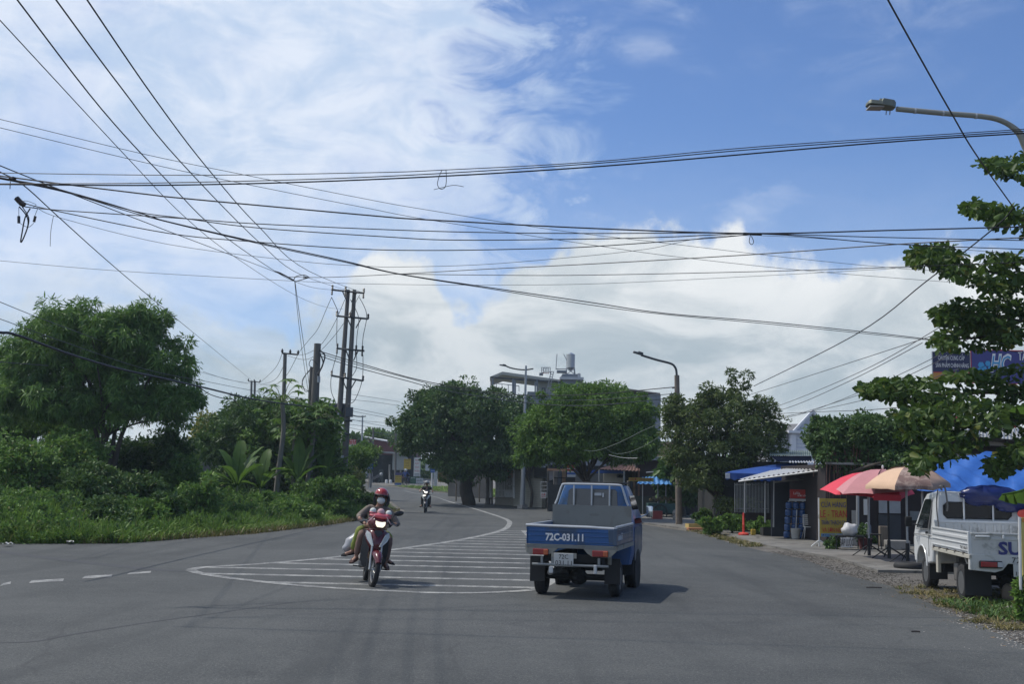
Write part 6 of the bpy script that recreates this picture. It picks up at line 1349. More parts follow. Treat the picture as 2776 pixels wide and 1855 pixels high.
D = 50; mb = MB(); a = gp(1841, 1415, D); mb.tube([a - Vector((0, 0, .2)), P(1835, 1018, D)], [.15, .11], 10); mb.build('pole', mat('lamp_concrete', (0.17, 0.14, 0.115), .9, var=.2, scale=3), o, smooth=True)
mb = MB(); mb.tube(cat_rom([P(1835, 1040, D), P(1834, 1010, D), P(1830, 996, D), P(1818, 986, D), P(1780, 976, D), P(1738, 963, D)], 5), .05, 8); mb.build('arm', M_DSTEEL, o, smooth=True)
mb = MB(); lamp_head(mb, P(1743, 963, D), P(1716, 955, D), .25, .1); mb.build('lamp_head', M_DSTEEL, o)
mb = MB(); mb.tube([P(1822, 1052, D), P(1836, 1050, D)], .04, 5); mb.tube([P(1815, 1070, D), P(1836, 1068, D)], .04, 5); mb.tube([P(1826, 1082, D), P(1836, 1079, D)], .05, 5); mb.build('cable_bracket', M_DSTEEL, o)
o = thing('street_lamp', 'slim double armed street lamp in front of the grey building', 'street lamp', tuple(gp(1416, 1360, 67)))
D = 67; mb = MB(); a = gp(1416, 1360, D); mb.tube([a - Vector((0, 0, .1)), a.lerp(P(1426, 992, D), .35), P(1426, 992, D)], [.17, .11, .06], 10); mb.build('pole', M_STEEL, o, smooth=True)
mb = MB(); mb.tube([a, a + Vector((0, 0, .25))], .3, 4); mb.build('base', M_CEM, o)
mb = MB(); mb.tube(cat_rom([P(1446, 1000, D), P(1426, 1003, D), P(1405, 1002, D), P(1385, 998, D), P(1370, 992, D)], 5), .045, 6); mb.build('arm', M_DSTEEL, o)
mb = MB(); lamp_head(mb, P(1372, 993, D), P(1354, 990, D), .3, .08); mb.build('lamp_head', M_DSTEEL, o)
o = thing('street_lamp', 'distant street lamp over the far bend', 'street lamp', tuple(gp(978, 1310, 115)))
D = 115; mb = MB(); a = gp(978, 1310, D); mb.tube([a, P(983, 1127, D)], [.14, .07], 7); mb.build('pole', M_STEEL, o)
mb = MB(); mb.tube(cat_rom([P(992, 1129, D), P(982, 1130, D), P(965, 1129, D), P(950, 1124, D)], 4), .06, 5); mb.build('arm', M_DSTEEL, o)

# ---- wires: plan view straight between two ends, hanging through the photographed points
def wire(label, pts, d0, d1, r=.010, m=None, name='cable', group='overhead cables', parts=None):
    A = P(*pts[0], d0); B = P(*pts[-1], d1); res = []
    ax, ay, bx, by = A.x, A.y, B.x, B.y
    for i, (px, py) in enumerate(pts):
        if i == 0: res.append(A); continue
        if i == len(pts) - 1: res.append(B); continue
        v = ray(px, py); k = v.x / v.y          # x = k*y ; on A + t(B-A)
        den = (bx - ax) - k * (by - ay); t = (k * ay - ax) / den if abs(den) > 1e-9 else i / (len(pts) - 1)
        t = min(max(t, 0), 1); y = ay + (by - ay) * t; res.append(P(px, py, y))
    pp = cat_rom(res, 6); k = len(pp); mb = MB(); s = min(1.0, 1.0)
    mb.tube(pp, r, 5)
    o = mb.build(name, m or M_WIRE, None); return tag(o, label, 'cable', group)
T = 60.0
wire('thin cable, leftmost of the four steep ones running down to the twin poles', [(0, 54), (347, 429), (500, 587), (633, 694), (796, 798), (880, 832), (930, 838)], 11, T, .006)
wire('second steep cable from the left, ending at the splice before the twin poles', [(20, -35), (48, 0), (276, 296), (444, 480), (592, 628), (745, 735), (796, 762), (850, 780), (901, 786)], 10, T, .0085)
wire('third steep cable from the left running down to the twin poles', [(130, -30), (153, 0), (327, 235), (490, 439), (704, 658), (816, 745), (937, 786)], 10, T, .0085)
wire('rightmost of the four steep cables running down to the twin poles', [(215, -35), (237, 0), (418, 265), (561, 454), (704, 617), (837, 735), (986, 795)], 10, T, .0085)
wire('upper of two thin wires crossing from the upper left down to the almond tree', [(-60, 310), (0, 323), (383, 416), (663, 474), (1000, 541), (1152, 568), (1500, 623), (1810, 660), (2131, 698), (2424, 727), (2560, 735)], 16, 26, .005, M_WIREG)
wire('lower of two thin wires crossing from the upper left down to the almond tree', [(-60, 332), (0, 346), (429, 449), (745, 515), (1000, 565), (1164, 596), (1597, 663), (1848, 698), (2174, 733), (2506, 760), (2600, 766)], 16, 26, .005, M_WIREG)
wire('uppermost of the bundle of nearly level cables crossing the whole view', [(-60, 470), (0, 469), (510, 475), (1000, 468), (1198, 461), (1600, 439), (2076, 396), (2776, 350), (2850, 344)], 15, 14, .006)
wire('middle cable of the nearly level bundle crossing the whole view', [(-60, 499), (0, 498), (418, 496), (1000, 480), (1600, 444), (2076, 402), (2776, 355), (2850, 349)], 15, 14, .007)
wire('thickest and lowest cable of the nearly level bundle crossing the whole view', [(-60, 500), (0, 500), (459, 502), (1000, 487), (1600, 453), (2370, 388), (2776, 361), (2850, 355)], 15, 14, .010)
wire('thick cable sagging from the left junction through the knot to the right edge', [(-60, 470), (0, 477), (163, 498), (400, 527), (510, 539), (1000, 584), (1160, 596), (1600, 619), (2033, 633), (2400, 625), (2776, 615), (2850, 613)], 16, 17, .011)
wire('upper of three level cables meeting at the knot', [(55, 548), (102, 565), (520, 594), (700, 607), (1083, 624), (1352, 631), (1600, 633), (2060, 634), (2424, 662), (2776, 676), (2850, 680)], 17, 18, .008)
wire('middle of three level cables meeting at the knot', [(-60, 470), (38, 488), (150, 510), (357, 571), (500, 592), (700, 618), (1045, 642), (1237, 651), (1600, 648), (1804, 643), (2044, 634), (2370, 643), (2776, 652), (2850, 653)], 17, 18, .008)
wire('lower of three level cables meeting at the knot', [(55, 548), (148, 571), (459, 633), (694, 656), (968, 675), (1179, 679), (1428, 675), (1600, 669), (1935, 645), (2044, 634)], 17, 18, .008)
wire('faint thin wire sagging lowest of those that meet at the knot', [(100, 563), (168, 592), (459, 663), (816, 709), (1000, 722), (1083, 724), (1314, 717), (1600, 693), (1750, 676), (2044, 638), (2776, 690)], 17, 18, .004, M_WIREG)
wire('upper strand of the twisted pair descending to the banyan side', [(-60, 470), (38, 490), (191, 522), (400, 584), (459, 602), (694, 656), (930, 707), (1083, 743), (1314, 778), (1600, 820), (1804, 850), (2098, 875), (2500, 918), (2776, 958)], 17, 30, .010)
wire('lower strand of the twisted pair descending to the banyan side', [(-60, 474), (38, 492), (191, 525), (400, 588), (694, 659), (930, 710), (1083, 744), (1314, 781), (1600, 827), (1804, 853), (2098, 880), (2533, 924)], 17, 30, .008)
wire('level cable from the splice before the twin poles to the right edge', [(784, 751), (892, 752), (1083, 743), (1314, 730), (1600, 716), (2044, 690), (2424, 663), (2776, 644), (2850, 640)], 42, 20, .012)
wire('level cable leaving the twisted pair for the right edge', [(1083, 743), (1314, 746), (1600, 746), (2180, 733), (2776, 711), (2850, 708)], 22, 20, .007)
wire('long thin wire crossing just above the twin poles', [(-60, 702), (0, 707), (327, 735), (816, 763), (1000, 770), (1275, 773), (1600, 770), (1989, 752), (2424, 728), (2600, 715)], 24, 26, .005, M_WIREG)
wire('cable dropping from the left edge to the splice before the twin poles', [(-60, 424), (0, 449), (122, 498), (249, 547), (400, 605), (459, 628), (633, 694), (745, 737), (800, 762)], 15, 42, .009)
wire('wire falling steeply from the left edge past the feathery tree to the small twin pole', [(-60, 430), (0, 466), (65, 503), (164, 593), (283, 700), (398, 798), (540, 915), (684, 1033)], 15, 130, .010)
wire('black twisted service cable at the upper right running down into the almond tree', [(2385, -50), (2408, 0), (2519, 200), (2582, 311), (2643, 414), (2748, 563)], 12, 19, .011)
wire('black cable leaving the almond tree down to the ragged tree', [(2748, 563), (2693, 620), (2511, 763), (2315, 910), (2044, 1047)], 20, 46, .014)
for i, (pts, lab) in enumerate([([(2560, 900), (2300, 985), (2060, 1062), (1900, 1110)], 'first'), ([(2560, 880), (2350, 1000), (2140, 1090), (2020, 1130)], 'second'), ([(2500, 930), (2300, 1035), (2130, 1108), (2010, 1135)], 'third'), ([(2700, 880), (2430, 1020), (2200, 1115), (2100, 1140)], 'fourth'), ([(2640, 930), (2400, 1045), (2180, 1118), (2090, 1140)], 'fifth'), ([(2600, 1000), (2380, 1075), (2180, 1120), (2080, 1135)], 'sixth'), ([(2480, 1100), (2350, 1112), (2150, 1120), (2000, 1130)], 'seventh')]):
    wire('faint house wire fanning out below the billboards, %s from the top' % lab, pts, 26, 58, .010, M_WIREG, group='house wires fanning out below the billboards')
wire('thick sagging black cable bundle across the feathery tree to the old grey pole', [(-60, 896), (0, 902), (46, 909), (184, 959), (322, 1000), (459, 1030), (551, 1051), (700, 1085), (850, 1105)], 20, 52, .028)
wire('thin cable looping below the thick bundle left of the dome shaped tree', [(540, 1050), (570, 1070), (610, 1082), (632, 1084), (650, 1104)], 33, 37, .014)
wire('upper thin wire crossing the feathery tree toward the small twin pole', [(-60, 795), (0, 819), (152, 879), (400, 968), (560, 1014), (672, 1042)], 25, 130, .010, M_WIREG)
wire('lower thin wire crossing the feathery tree toward the small twin pole', [(-60, 845), (0, 865), (152, 920), (400, 1003), (560, 1035), (700, 1062), (850, 1085)], 25, 60, .009, M_WIREG)
wire('low loose wire at the left edge inside the feathery tree', [(-40, 980), (0, 982), (80, 988), (130, 992)], 24, 30, .010, M_WIRE)
SPN = [([(865, 952), (950, 978), (1130, 1029), (1300, 1060), (1424, 1072), (1600, 1070), (1828, 1050)], .020, 'uppermost'), ([(866, 958), (950, 984), (1100, 1024), (1210, 1050), (1424, 1080), (1600, 1085), (1828, 1068)], .016, 'middle'), ([(866, 965), (950, 992), (1100, 1032), (1210, 1060), (1424, 1092), (1600, 1100), (1828, 1079)], .018, 'lowest')]
for pts, r, lab in SPN: wire('%s cable of the long span from the old grey pole to the concrete lamp pole' % lab, pts, 52, 50, r, M_WIRE if lab == 'uppermost' else M_WIREG)
wire('guy cable dropping from the splice to the old grey pole, left strand', [(799, 765), (808, 860), (820, 960), (832, 1040), (838, 1075)], 42, 52, .010, M_WIREG)
wire('guy cable dropping from the splice to the old grey pole, right strand', [(800, 765), (814, 870), (830, 980), (842, 1075)], 42, 52, .012, M_WIREG)
wire('wire from the T crossarm up to the left end of the twin pole top', [(808, 958), (835, 925), (861, 893), (882, 845), (899, 806)], 75, 60, .014)
wire('wire from the T pole up to the right end of the twin pole top', [(800, 962), (830, 960), (870, 935), (905, 880), (935, 812)], 75, 60, .014)
wire('wire from the T pole up to the second twin pole', [(780, 965), (830, 975), (870, 950), (926, 885), (975, 800)], 75, 60, .014)
for i, (pts, lab) in enumerate([([(765, 958), (745, 1000), (707, 1036)], 'upper'), ([(772, 985), (745, 1030), (706, 1044)], 'middle'), ([(806, 965), (775, 1020), (740, 1045), (700, 1040)], 'lower')]): wire('%s wire sagging between the T pole and the small twin pole' % lab, pts, 75, 130, .018, M_WIREG)
for i, (pts, lab) in enumerate([([(940, 1068), (1010, 1078), (1085, 1090)], 'first'), ([(930, 1082), (1010, 1090), (1085, 1101)], 'second'), ([(940, 1104), (1010, 1118), (1085, 1134)], 'third'), ([(940, 1112), (1010, 1126), (1085, 1140)], 'fourth'), ([(925, 1137), (1010, 1144), (1085, 1150)], 'fifth'), ([(945, 1136), (1010, 1150), (1085, 1164)], 'sixth'), ([(940, 1150), (1010, 1159), (1085, 1165)], 'seventh'), ([(945, 1160), (1010, 1172), (1085, 1180)], 'eighth'), ([(550, 1008), (620, 1030), (700, 1043)], 'ninth'), ([(555, 1120), (620, 1128), (700, 1130)], 'tenth')]):
    wire('distant wire over the far road, %s from the top' % lab if i < 8 else ('distant wire left of the small twin pole, %s of two' % ('upper' if i == 8 else 'lower')), pts, 100, 120, .018, M_WIREG, group='distant wires over the far road')
wire('green tangled service wires hanging in front of the street tree, upper run', [(1583, 1222), (1620, 1222), (1680, 1200), (1750, 1165), (1800, 1145)], 51, 50, .014, mat('cable_green', (0.07, 0.11, 0.085), .6), group=None)
wire('green tangled service wires hanging in front of the street tree, lower run', [(1640, 1215), (1665, 1230), (1700, 1228), (1750, 1208), (1800, 1175)], 51, 50, .012, mat('cable_green', (0.07, 0.11, 0.085), .6), group=None)
wire('white bent pipe-like wire below the street tree', [(1650, 1234), (1690, 1242), (1728, 1243)], 50.5, 50, .012, M_STEEL, group=None)
# ---- splices and loops hanging on the cables
def junction(label, parts, d, cat='cable joint'):
    o = thing('cable_joint', label, cat, tuple(P(*parts[0][1][0], d)))
    for nm, pts, r, m_ in parts: mb = MB(); mb.tube(cat_rom([P(x, y, d) for x, y in pts], 4), r, 6); mb.build(nm, m_, o)
junction('dark cable joint with long hanging loops near the left edge', [('clamp', [(45, 537), (55, 548), (66, 556)], .045, M_INS), ('hanging_loop', [(52, 560), (72, 585), (76, 610), (64, 645), (56, 657), (60, 630), (68, 590), (82, 565)], .010, M_WIRE), ('hanging_loop', [(60, 560), (78, 590), (75, 618)], .008, M_WIRE), ('weight', [(51, 586), (51, 605)], .022, M_INS), ('weight', [(96, 586), (92, 602)], .02, M_INS), ('tie_wire', [(51, 562), (51, 586)], .004, M_WIREG), ('tie_wire', [(102, 566), (94, 586)], .004, M_WIREG), ('tie_wire', [(92, 604), (76, 616), (52, 604)], .004, M_WIREG), ('loose_end', [(145, 585), (138, 625), (136, 668)], .004, M_WIREG), ('curl', [(62, 545), (74, 545), (88, 550), (98, 555), (90, 562)], .004, M_WIREG)], 17)
junction('small clamp on the upper cables at the left edge', [('clamp', [(26, 483), (36, 486), (39, 480)], .03, M_INS), ('loose_end', [(28, 492), (27, 512)], .006, M_WIREG)], 16)
junction('D shaped wire loop hanging from the level bundle', [('loop', [(1198, 461), (1190, 480), (1186, 500), (1194, 512), (1206, 508), (1210, 490), (1209, 460)], .005, M_WIREG), ('loose_end', [(1176, 514), (1200, 508), (1230, 502), (1257, 506)], .004, M_WIREG)], 14.4)
junction('knot with a small hanging loop where the cables meet above the clouds', [('knot', [(2015, 633), (2035, 634), (2065, 636)], .018, M_INS), ('loop', [(2036, 632), (2031, 655), (2038, 663), (2043, 655), (2037, 640)], .006, M_WIREG)], 17.8)
junction('twisted splice with clamps just before the twin poles', [('clamp', [(822, 752), (836, 753)], .03, M_INS), ('clamp', [(745, 736), (758, 740), (770, 746), (796, 760)], .03, M_INS), ('curl', [(796, 762), (802, 750), (825, 746), (838, 752)], .016, M_WIRE), ('curl', [(798, 764), (820, 758), (840, 752)], .016, M_WIRE)], 42)
# ================================================================ vehicles
M_TYRE = mat('tyre_rubber', (0.020, 0.020, 0.021), .85, var=.15, scale=10, bump=.3, bscale=60)
M_RIM = mat('steel_rim', (0.20, 0.205, 0.21), .4, .6, var=.2, scale=12); M_RIMD = mat('dull_rim', (0.16, 0.15, 0.14), .6, .4, var=.2)
M_CHAS = mat('chassis_black', (0.014, 0.014, 0.015), .8, var=.2)
def wheel(parent, c, R0, W, rimm, side=1, dual=False):
    """axle along X; side = direction of the outer face"""
    mb = MB(); p = [(R0 - .10, -W * .3), (R0 - .11, -W / 2), (R0 - .03, -W / 2), (R0 - .008, -W * .40), (R0, -W * .25), (R0, W * .25), (R0 - .008, W * .40), (R0 - .03, W / 2), (R0 - .11, W / 2), (R0 - .10, W * .3), (R0 - .10, -W * .3)]
    mb.lathe(c, p, 32, 'X', None, False)
    for k in (-.12, .12): mb.torus((c[0] + W * k, c[1], c[2]), R0 - .002, .006, 'X', 32, 4)
    w = mb.build('wheel', M_TYRE, parent, smooth=True, world=False, angle=50)
    mb = MB(); s = side; r = R0 - .10
    prof = [(r + .012, W * .47), (r, W * .50), (r - .02, W * .42), (r * .86, W * .20), (r * .60, W * .16), (r * .40, W * .40), (r * .22, W * .46), (.01, W * .47)]
    mb.lathe(c, [(a, h * s) for a, h in prof], 24, 'X')
    rim = mb.build('rim', rimm, w, smooth=True, world=False, angle=35)
    mb = MB()
    for k in range(6):
        a = k * math.pi / 3; cc = (c[0] + s * W * .20, c[1] + r * .70 * math.cos(a), c[2] + r * .70 * math.sin(a)); mb.lathe(cc, [(r * .17, -.01), (r * .17, .010)], 8, 'X')
    mb.build('rim_hole', M_CHAS, rim, world=False)
    return w
def plate(parent, c, w, h, l1, l2, m=None, rot=None):
    mb = MB(); mb.rbox(c, (w, .012, h), .006); p = mb.build('number_plate', m or M_PLATE, parent, world=False)
    return p
M_PLATE = mat('plate_white', (0.46, 0.46, 0.44), .5, var=.08)
def lt(parent, txt, m, o, x, z, h, w=None, bold=0.0, d=.002): return text_part('lettering', txt, m, parent, o, x, z, h, w, depth=d, bold=bold, world=False)
# ---------------- blue truck: local x right, y forward, rear axle at origin
def paint(name, col, col2, amt, rough=.35, var=.05):
    return mat(name, col, rough, var=var, scale=2.5, col2=col2, c2amt=amt, coat=.25, bump=.05, bscale=5)
M_TB = paint('truck_blue', (0.007, 0.076, 0.235), (0.025, 0.062, 0.125), .26)
M_TBD = paint('truck_blue_faded', (0.045, 0.075, 0.125), (0.13, 0.145, 0.155), .45, .6)
M_CREAM = mat('bed_frame_cream', (0.25, 0.24, 0.205), .65, var=.12, scale=5, col2=(0.12, 0.06, 0.035), c2amt=.18)
M_GALV = mat('dull_sheet', (0.17, 0.18, 0.175), .55, .25, var=.08, scale=3, col2=(0.15, 0.15, 0.14), c2amt=.2)
M_PIPE = mat('pale_pipe', (0.48, 0.49, 0.50), .4, .4, var=.06)
M_TLR = mat('tail_lamp_red', (0.25, 0.02, 0.02), .25, var=.1, coat=.5); M_TLO = mat('tail_lamp_amber', (0.40, 0.09, 0.03), .25, var=.1, coat=.5)
def blue_truck():
    o = thing('pickup_truck', 'small old blue pickup truck seen from behind with its empty bed, driving away', 'truck', (1.15, 18.72, 0), R(-14))
    # cab
    W = .70; zs = [.42, .62, 1.02, 1.24, 1.62, 1.745, 1.775]; hw = [.66, .70, .70, .685, .575, .53, .42]
    y0s = [1.22, 1.22, 1.22, 1.22, 1.27, 1.30, 1.36]; y1s = [2.52, 2.58, 2.56, 2.46, 2.16, 2.02, 1.92]
    rings = []
    for z, h, a, b in zip(zs, hw, y0s, y1s):
        r = .10; pts = []
        for sx, yy, sy in ((-1, a, -1), (1, a, -1), (1, b, 1), (-1, b, 1)):
            seq = [(0, 1), (.3, .3), (1, 0)] if (sx, sy) in ((-1, -1), (1, 1)) else [(1, 0), (.3, .3), (0, 1)]
            for u, v in seq: pts.append(Vector((sx * (h - r * u), yy - sy * r * v, z)))
        rings.append(pts)
    mb = MB(); mb.loft(rings); cab = mb.build('cab', M_TB, o, smooth=True, world=False, angle=38)
    mb = MB(); mb.prism([(-.44, 1.19, 1.40), (.44, 1.19, 1.40), (.42, 1.235, 1.655), (.38, 1.245, 1.69), (-.38, 1.245, 1.69), (-.42, 1.235, 1.655)], (0, .03, 0)); mb.build('rear_window', mat('milky_glass', (0.032, 0.038, 0.042), .2, var=.15, scale=5, spec=.7), o, world=False)
    mb = MB(); mb.box((.10, 1.186, 1.60), (.12, .006, .05)); mb.box((.19, 1.186, 1.59), (.03, .006, .07)); mb.build('window_sticker', M_LGREY, o, world=False)
    for s in (-1, 1):
        mb = MB(); mb.prism([(s * .704, 1.50, 1.10), (s * .704, 2.38, 1.10), (s * .60, 2.10, 1.58), (s * .60, 1.48, 1.58)], (s * .004, 0, .0)); mb.build('side_window', M_GLASS, o, world=False)
        mb = MB(); mb.prism([(s * .705, 1.45, .48), (s * .705, 2.05, .48), (s * .705, 2.42, .80), (s * .705, 2.42, 1.05), (s * .705, 1.45, 1.05)], (s * .003, 0, 0)); mb.build('door', M_TBD if s > 0 else M_TB, o, world=False)
        mb = MB(); mb.lathe((s * .66, 1.86, .30), [(.36, 0), (.36, .05 * s), (.33, .05 * s)], 24, 'X'); mb.build('wheel_arch', M_CHAS, o, world=False)
        mb = MB(); mb.tube([(s * .66, 2.22, 1.18), (s * .82, 2.32, 1.26)], .012, 6); mb.rbox((s * .85, 2.30, 1.30), (.12, .04, .20), .03); mb.build('mirror', M_CHAS if s < 0 else mat('chrome', (0.6, 0.62, 0.62), .15, .9, var=.02), o, smooth=True, world=False)
    mb = MB(); mb.rbox((0, 1.68, 1.795), (1.0, .7, .03), .012); mb.build('roof_panel', M_CHAS, o, world=False)
    mb = MB(); mb.prism([(-.5, 2.515, 1.12), (.5, 2.515, 1.12), (.44, 2.24, 1.58), (-.44, 2.24, 1.58)], (0, .01, .01)); mb.build('windscreen', M_GLASS, o, world=False)
    for s in (-1, 1): mb = MB(); mb.lathe((s * .5, 2.575, .86), [(.09, 0), (.08, .02), (.02, .03)], 14, 'Y'); mb.build('headlight', mat('lamp_clear', (0.5, 0.5, 0.5), .1, var=.02), o, world=False)
    # bed
    mb = MB(); mb.box((0, .24, .80), (1.40, 1.92, .05)); mb.build('bed_floor', M_GALV, o, world=False)
    yb = -.70
    for s in (-1, 1):
        mb = MB(); x = s * .71
        mb.prism([(x, -.70, .83), (x, 1.19, .83), (x, 1.19, 1.10), (x, -.70, 1.10)], (-s * .035, 0, 0))
        for z in (.90, .99, 1.07): mb.box((x + s * .006, .24, z), (.012, 1.86, .018))
        mb.build('side_gate', M_TBD if s > 0 else M_TB, o, world=False, bevel=.006)
        mb = MB(); mb.tube([(x - s * .01, -.71, 1.115), (x - s * .01, 1.20, 1.115)], .022, 8); mb.build('rail', M_PIPE, o, world=False, smooth=True)
    mb = MB(); mb.prism([(-.71, yb, .83), (.69, yb, .83), (.70, yb, 1.10), (-.71, yb, 1.10)], (0, .035, 0))
    for z, h in ((1.035, .02), (.965, .012), (.875, .016)): mb.box((-.01, yb - .007, z), (1.34, .014, h))
    mb.build('tailgate', M_TB, o, world=False, bevel=.006)
    mb = MB(); mb.tube(cat_rom([(-.72, yb - .005, 1.118), (-.2, yb - .005, 1.112), (.3, yb - .005, 1.108), (.45, yb + .01, 1.10), (.70, yb + .02, 1.095)], 4), .022, 8); mb.build('rail', M_PIPE, o, world=False, smooth=True)
    mb = MB(); mb.prism([(.60, yb - .012, .85), (.705, yb - .012, .85), (.705, yb - .012, 1.08), (.585, yb - .02, 1.08)], (0, .01, 0)); mb.box((.70, yb - .01, .97), (.05, .05, .26)); mb.build('bed_corner', M_TBD, o, world=False, bevel=.01)
    mb = MB(); mb.box((.712, -.35, .95), (.008, .32, .08)); mb.box((.713, -.12, .96), (.008, .09, .11)); mb.build('side_patch', M_LGREY, o, world=False)
    lt(o, '72C-031.11', M_TXTW, (-.10, yb - .017, .945), (1, 0, 0), (0, 0, 1), .105, .60, .035)
    mb = MB(); z1 = .83; prof = [(-.71, z1), (.71, z1), (.71, .74), (.62, .655), (.34, .655), (.27, .70), (.20, .775), (-.20, .775), (-.28, .70), (-.36, .665), (-.64, .665), (-.71, .70)]
    mb.prism([(x, yb - .015, z) for x, z in prof], (0, .05, 0)); mb.build('rear_frame', M_CREAM, o, world=False, bevel=.006)
    for s in (-1, 1): mb = MB(); mb.box((s * .71, .24, .79), (.03, 1.88, .07)); mb.build('sill_rail', M_CREAM, o, world=False)
    for s in (-1, 1):
        mb = MB(); mb.rbox((s * .47, yb - .03, .71), (.25, .05, .095), .012); l_ = mb.build('tail_light', M_TLR, o, world=False)
        mb = MB(); mb.rbox((s * .47 + .085, yb - .046, .71), (.075, .03, .085), .01); mb.build('amber_lens', M_TLO, l_, world=False)
    p = plate(o, (-.10, yb - .05, .60), .31, .20, '', ''); lt(p, '72C', M_TXTK, (-.10, yb - .060, .648), (1, 0, 0), (0, 0, 1), .068, .15); lt(p, '031.11', M_TXTK, (-.10, yb - .060, .555), (1, 0, 0), (0, 0, 1), .068, .26)
    mb = MB(); mb.box((-.10, yb - .035, .665), (.40, .02, .08)); mb.build('plate_bracket', M_CREAM, o, world=False)
    mb = MB(); mb.tube([(-.60, yb - .04, .52), (.60, yb - .04, .52)], .022, 8)
    for x in (-.45, -.28, .45): mb.box((x, yb - .02, .58), (.035, .05, .12))
    mb.build('rear_bumper_bar', mat('bumper_bar', (0.22, 0.23, 0.23), .5, .4), o, world=False, smooth=True)
    mb = MB(); mb.rbox((.40, yb - .05, .47), (.05, .05, .14), .01); mb.rbox((-.30, yb - .04, .44), (.07, .02, .10), .01); mb.build('bumper_stay', M_PIPE, o, world=False)
    # headboard and guard frame
    mb = MB(); mb.box((0, 1.16, 1.10), (1.37, .025, .62)); mb.build('headboard', M_GALV, o, world=False)
    mb = MB(); mb.lathe((.05, 1.146, 1.25), [(.09, 0), (.09, -.001)], 14, 'Y', Matrix.Scale(.25, 4, (0, 0, 1))); mb.build('dent', mat('dent_grey', (0.13, 0.135, 0.13), .6), o, world=False)
    mb = MB(); mb.tube(cat_rom([(-.635, 1.13, 1.42), (-.60, 1.13, 1.50), (-.55, 1.13, 1.66), (-.52, 1.13, 1.735), (-.46, 1.13, 1.765), (0, 1.13, 1.77), (.46, 1.13, 1.765), (.52, 1.13, 1.735), (.55, 1.13, 1.66), (.60, 1.13, 1.50), (.635, 1.13, 1.42)], 4), .019, 8)
    for x in (-.31, 0, .31): mb.tube([(x, 1.13, 1.41), (x, 1.13, 1.765)], .015, 6)
    mb.build('guard_frame', M_PIPE, o, world=False, smooth=True)
    # underside
    mb = MB(); 
    for s in (-1, 1): mb.box((s * .30, .95, .62), (.09, 3.0, .14))
    mb.box((0, -.55, .62), (.9, .08, .12)); mb.tube([(-.55, 0, .29), (.55, 0, .29)], .05, 8); mb.ball((0, 0, .29), (.15, .13, .13)); mb.box((0, 1.9, .48), (1.15, .9, .22)); mb.box((-.02, .55, .48), (.7, .5, .22)); mb.tube([(.0, .1, .35), (0, 1.6, .45)], .04, 6); mb.build('chassis', M_CHAS, o, world=False)
    mb = MB(); mb.tube([(-.32, -.72, .40), (-.32, -.2, .40), (-.32, .3, .44)], .045, 8); mb.build('exhaust', M_RIMD, o, world=False)
    for s in (-1, 1):
        wheel(o, (s * .60, 0, .285), .285, .16, M_RIMD, s); wheel(o, (s * .58, 1.86, .285), .285, .16, M_RIMD, s)
        mb = MB(); mb.rbox((s * .60, -.34, .42), (.25, .015, .40), .005); mb.build('mud_flap', M_BLACK, o, world=False)
        mb = MB(); mb.rbox((s * .58, 1.42, .36), (.24, .015, .26), .005); mb.build('mud_flap', M_BLACK, o, world=False)
    mb = MB(); mb.rbox((.56, -.36, .60), (.06, .04, .16), .01); mb.build('flap_bracket', M_CREAM, o, world=False)
blue_truck()
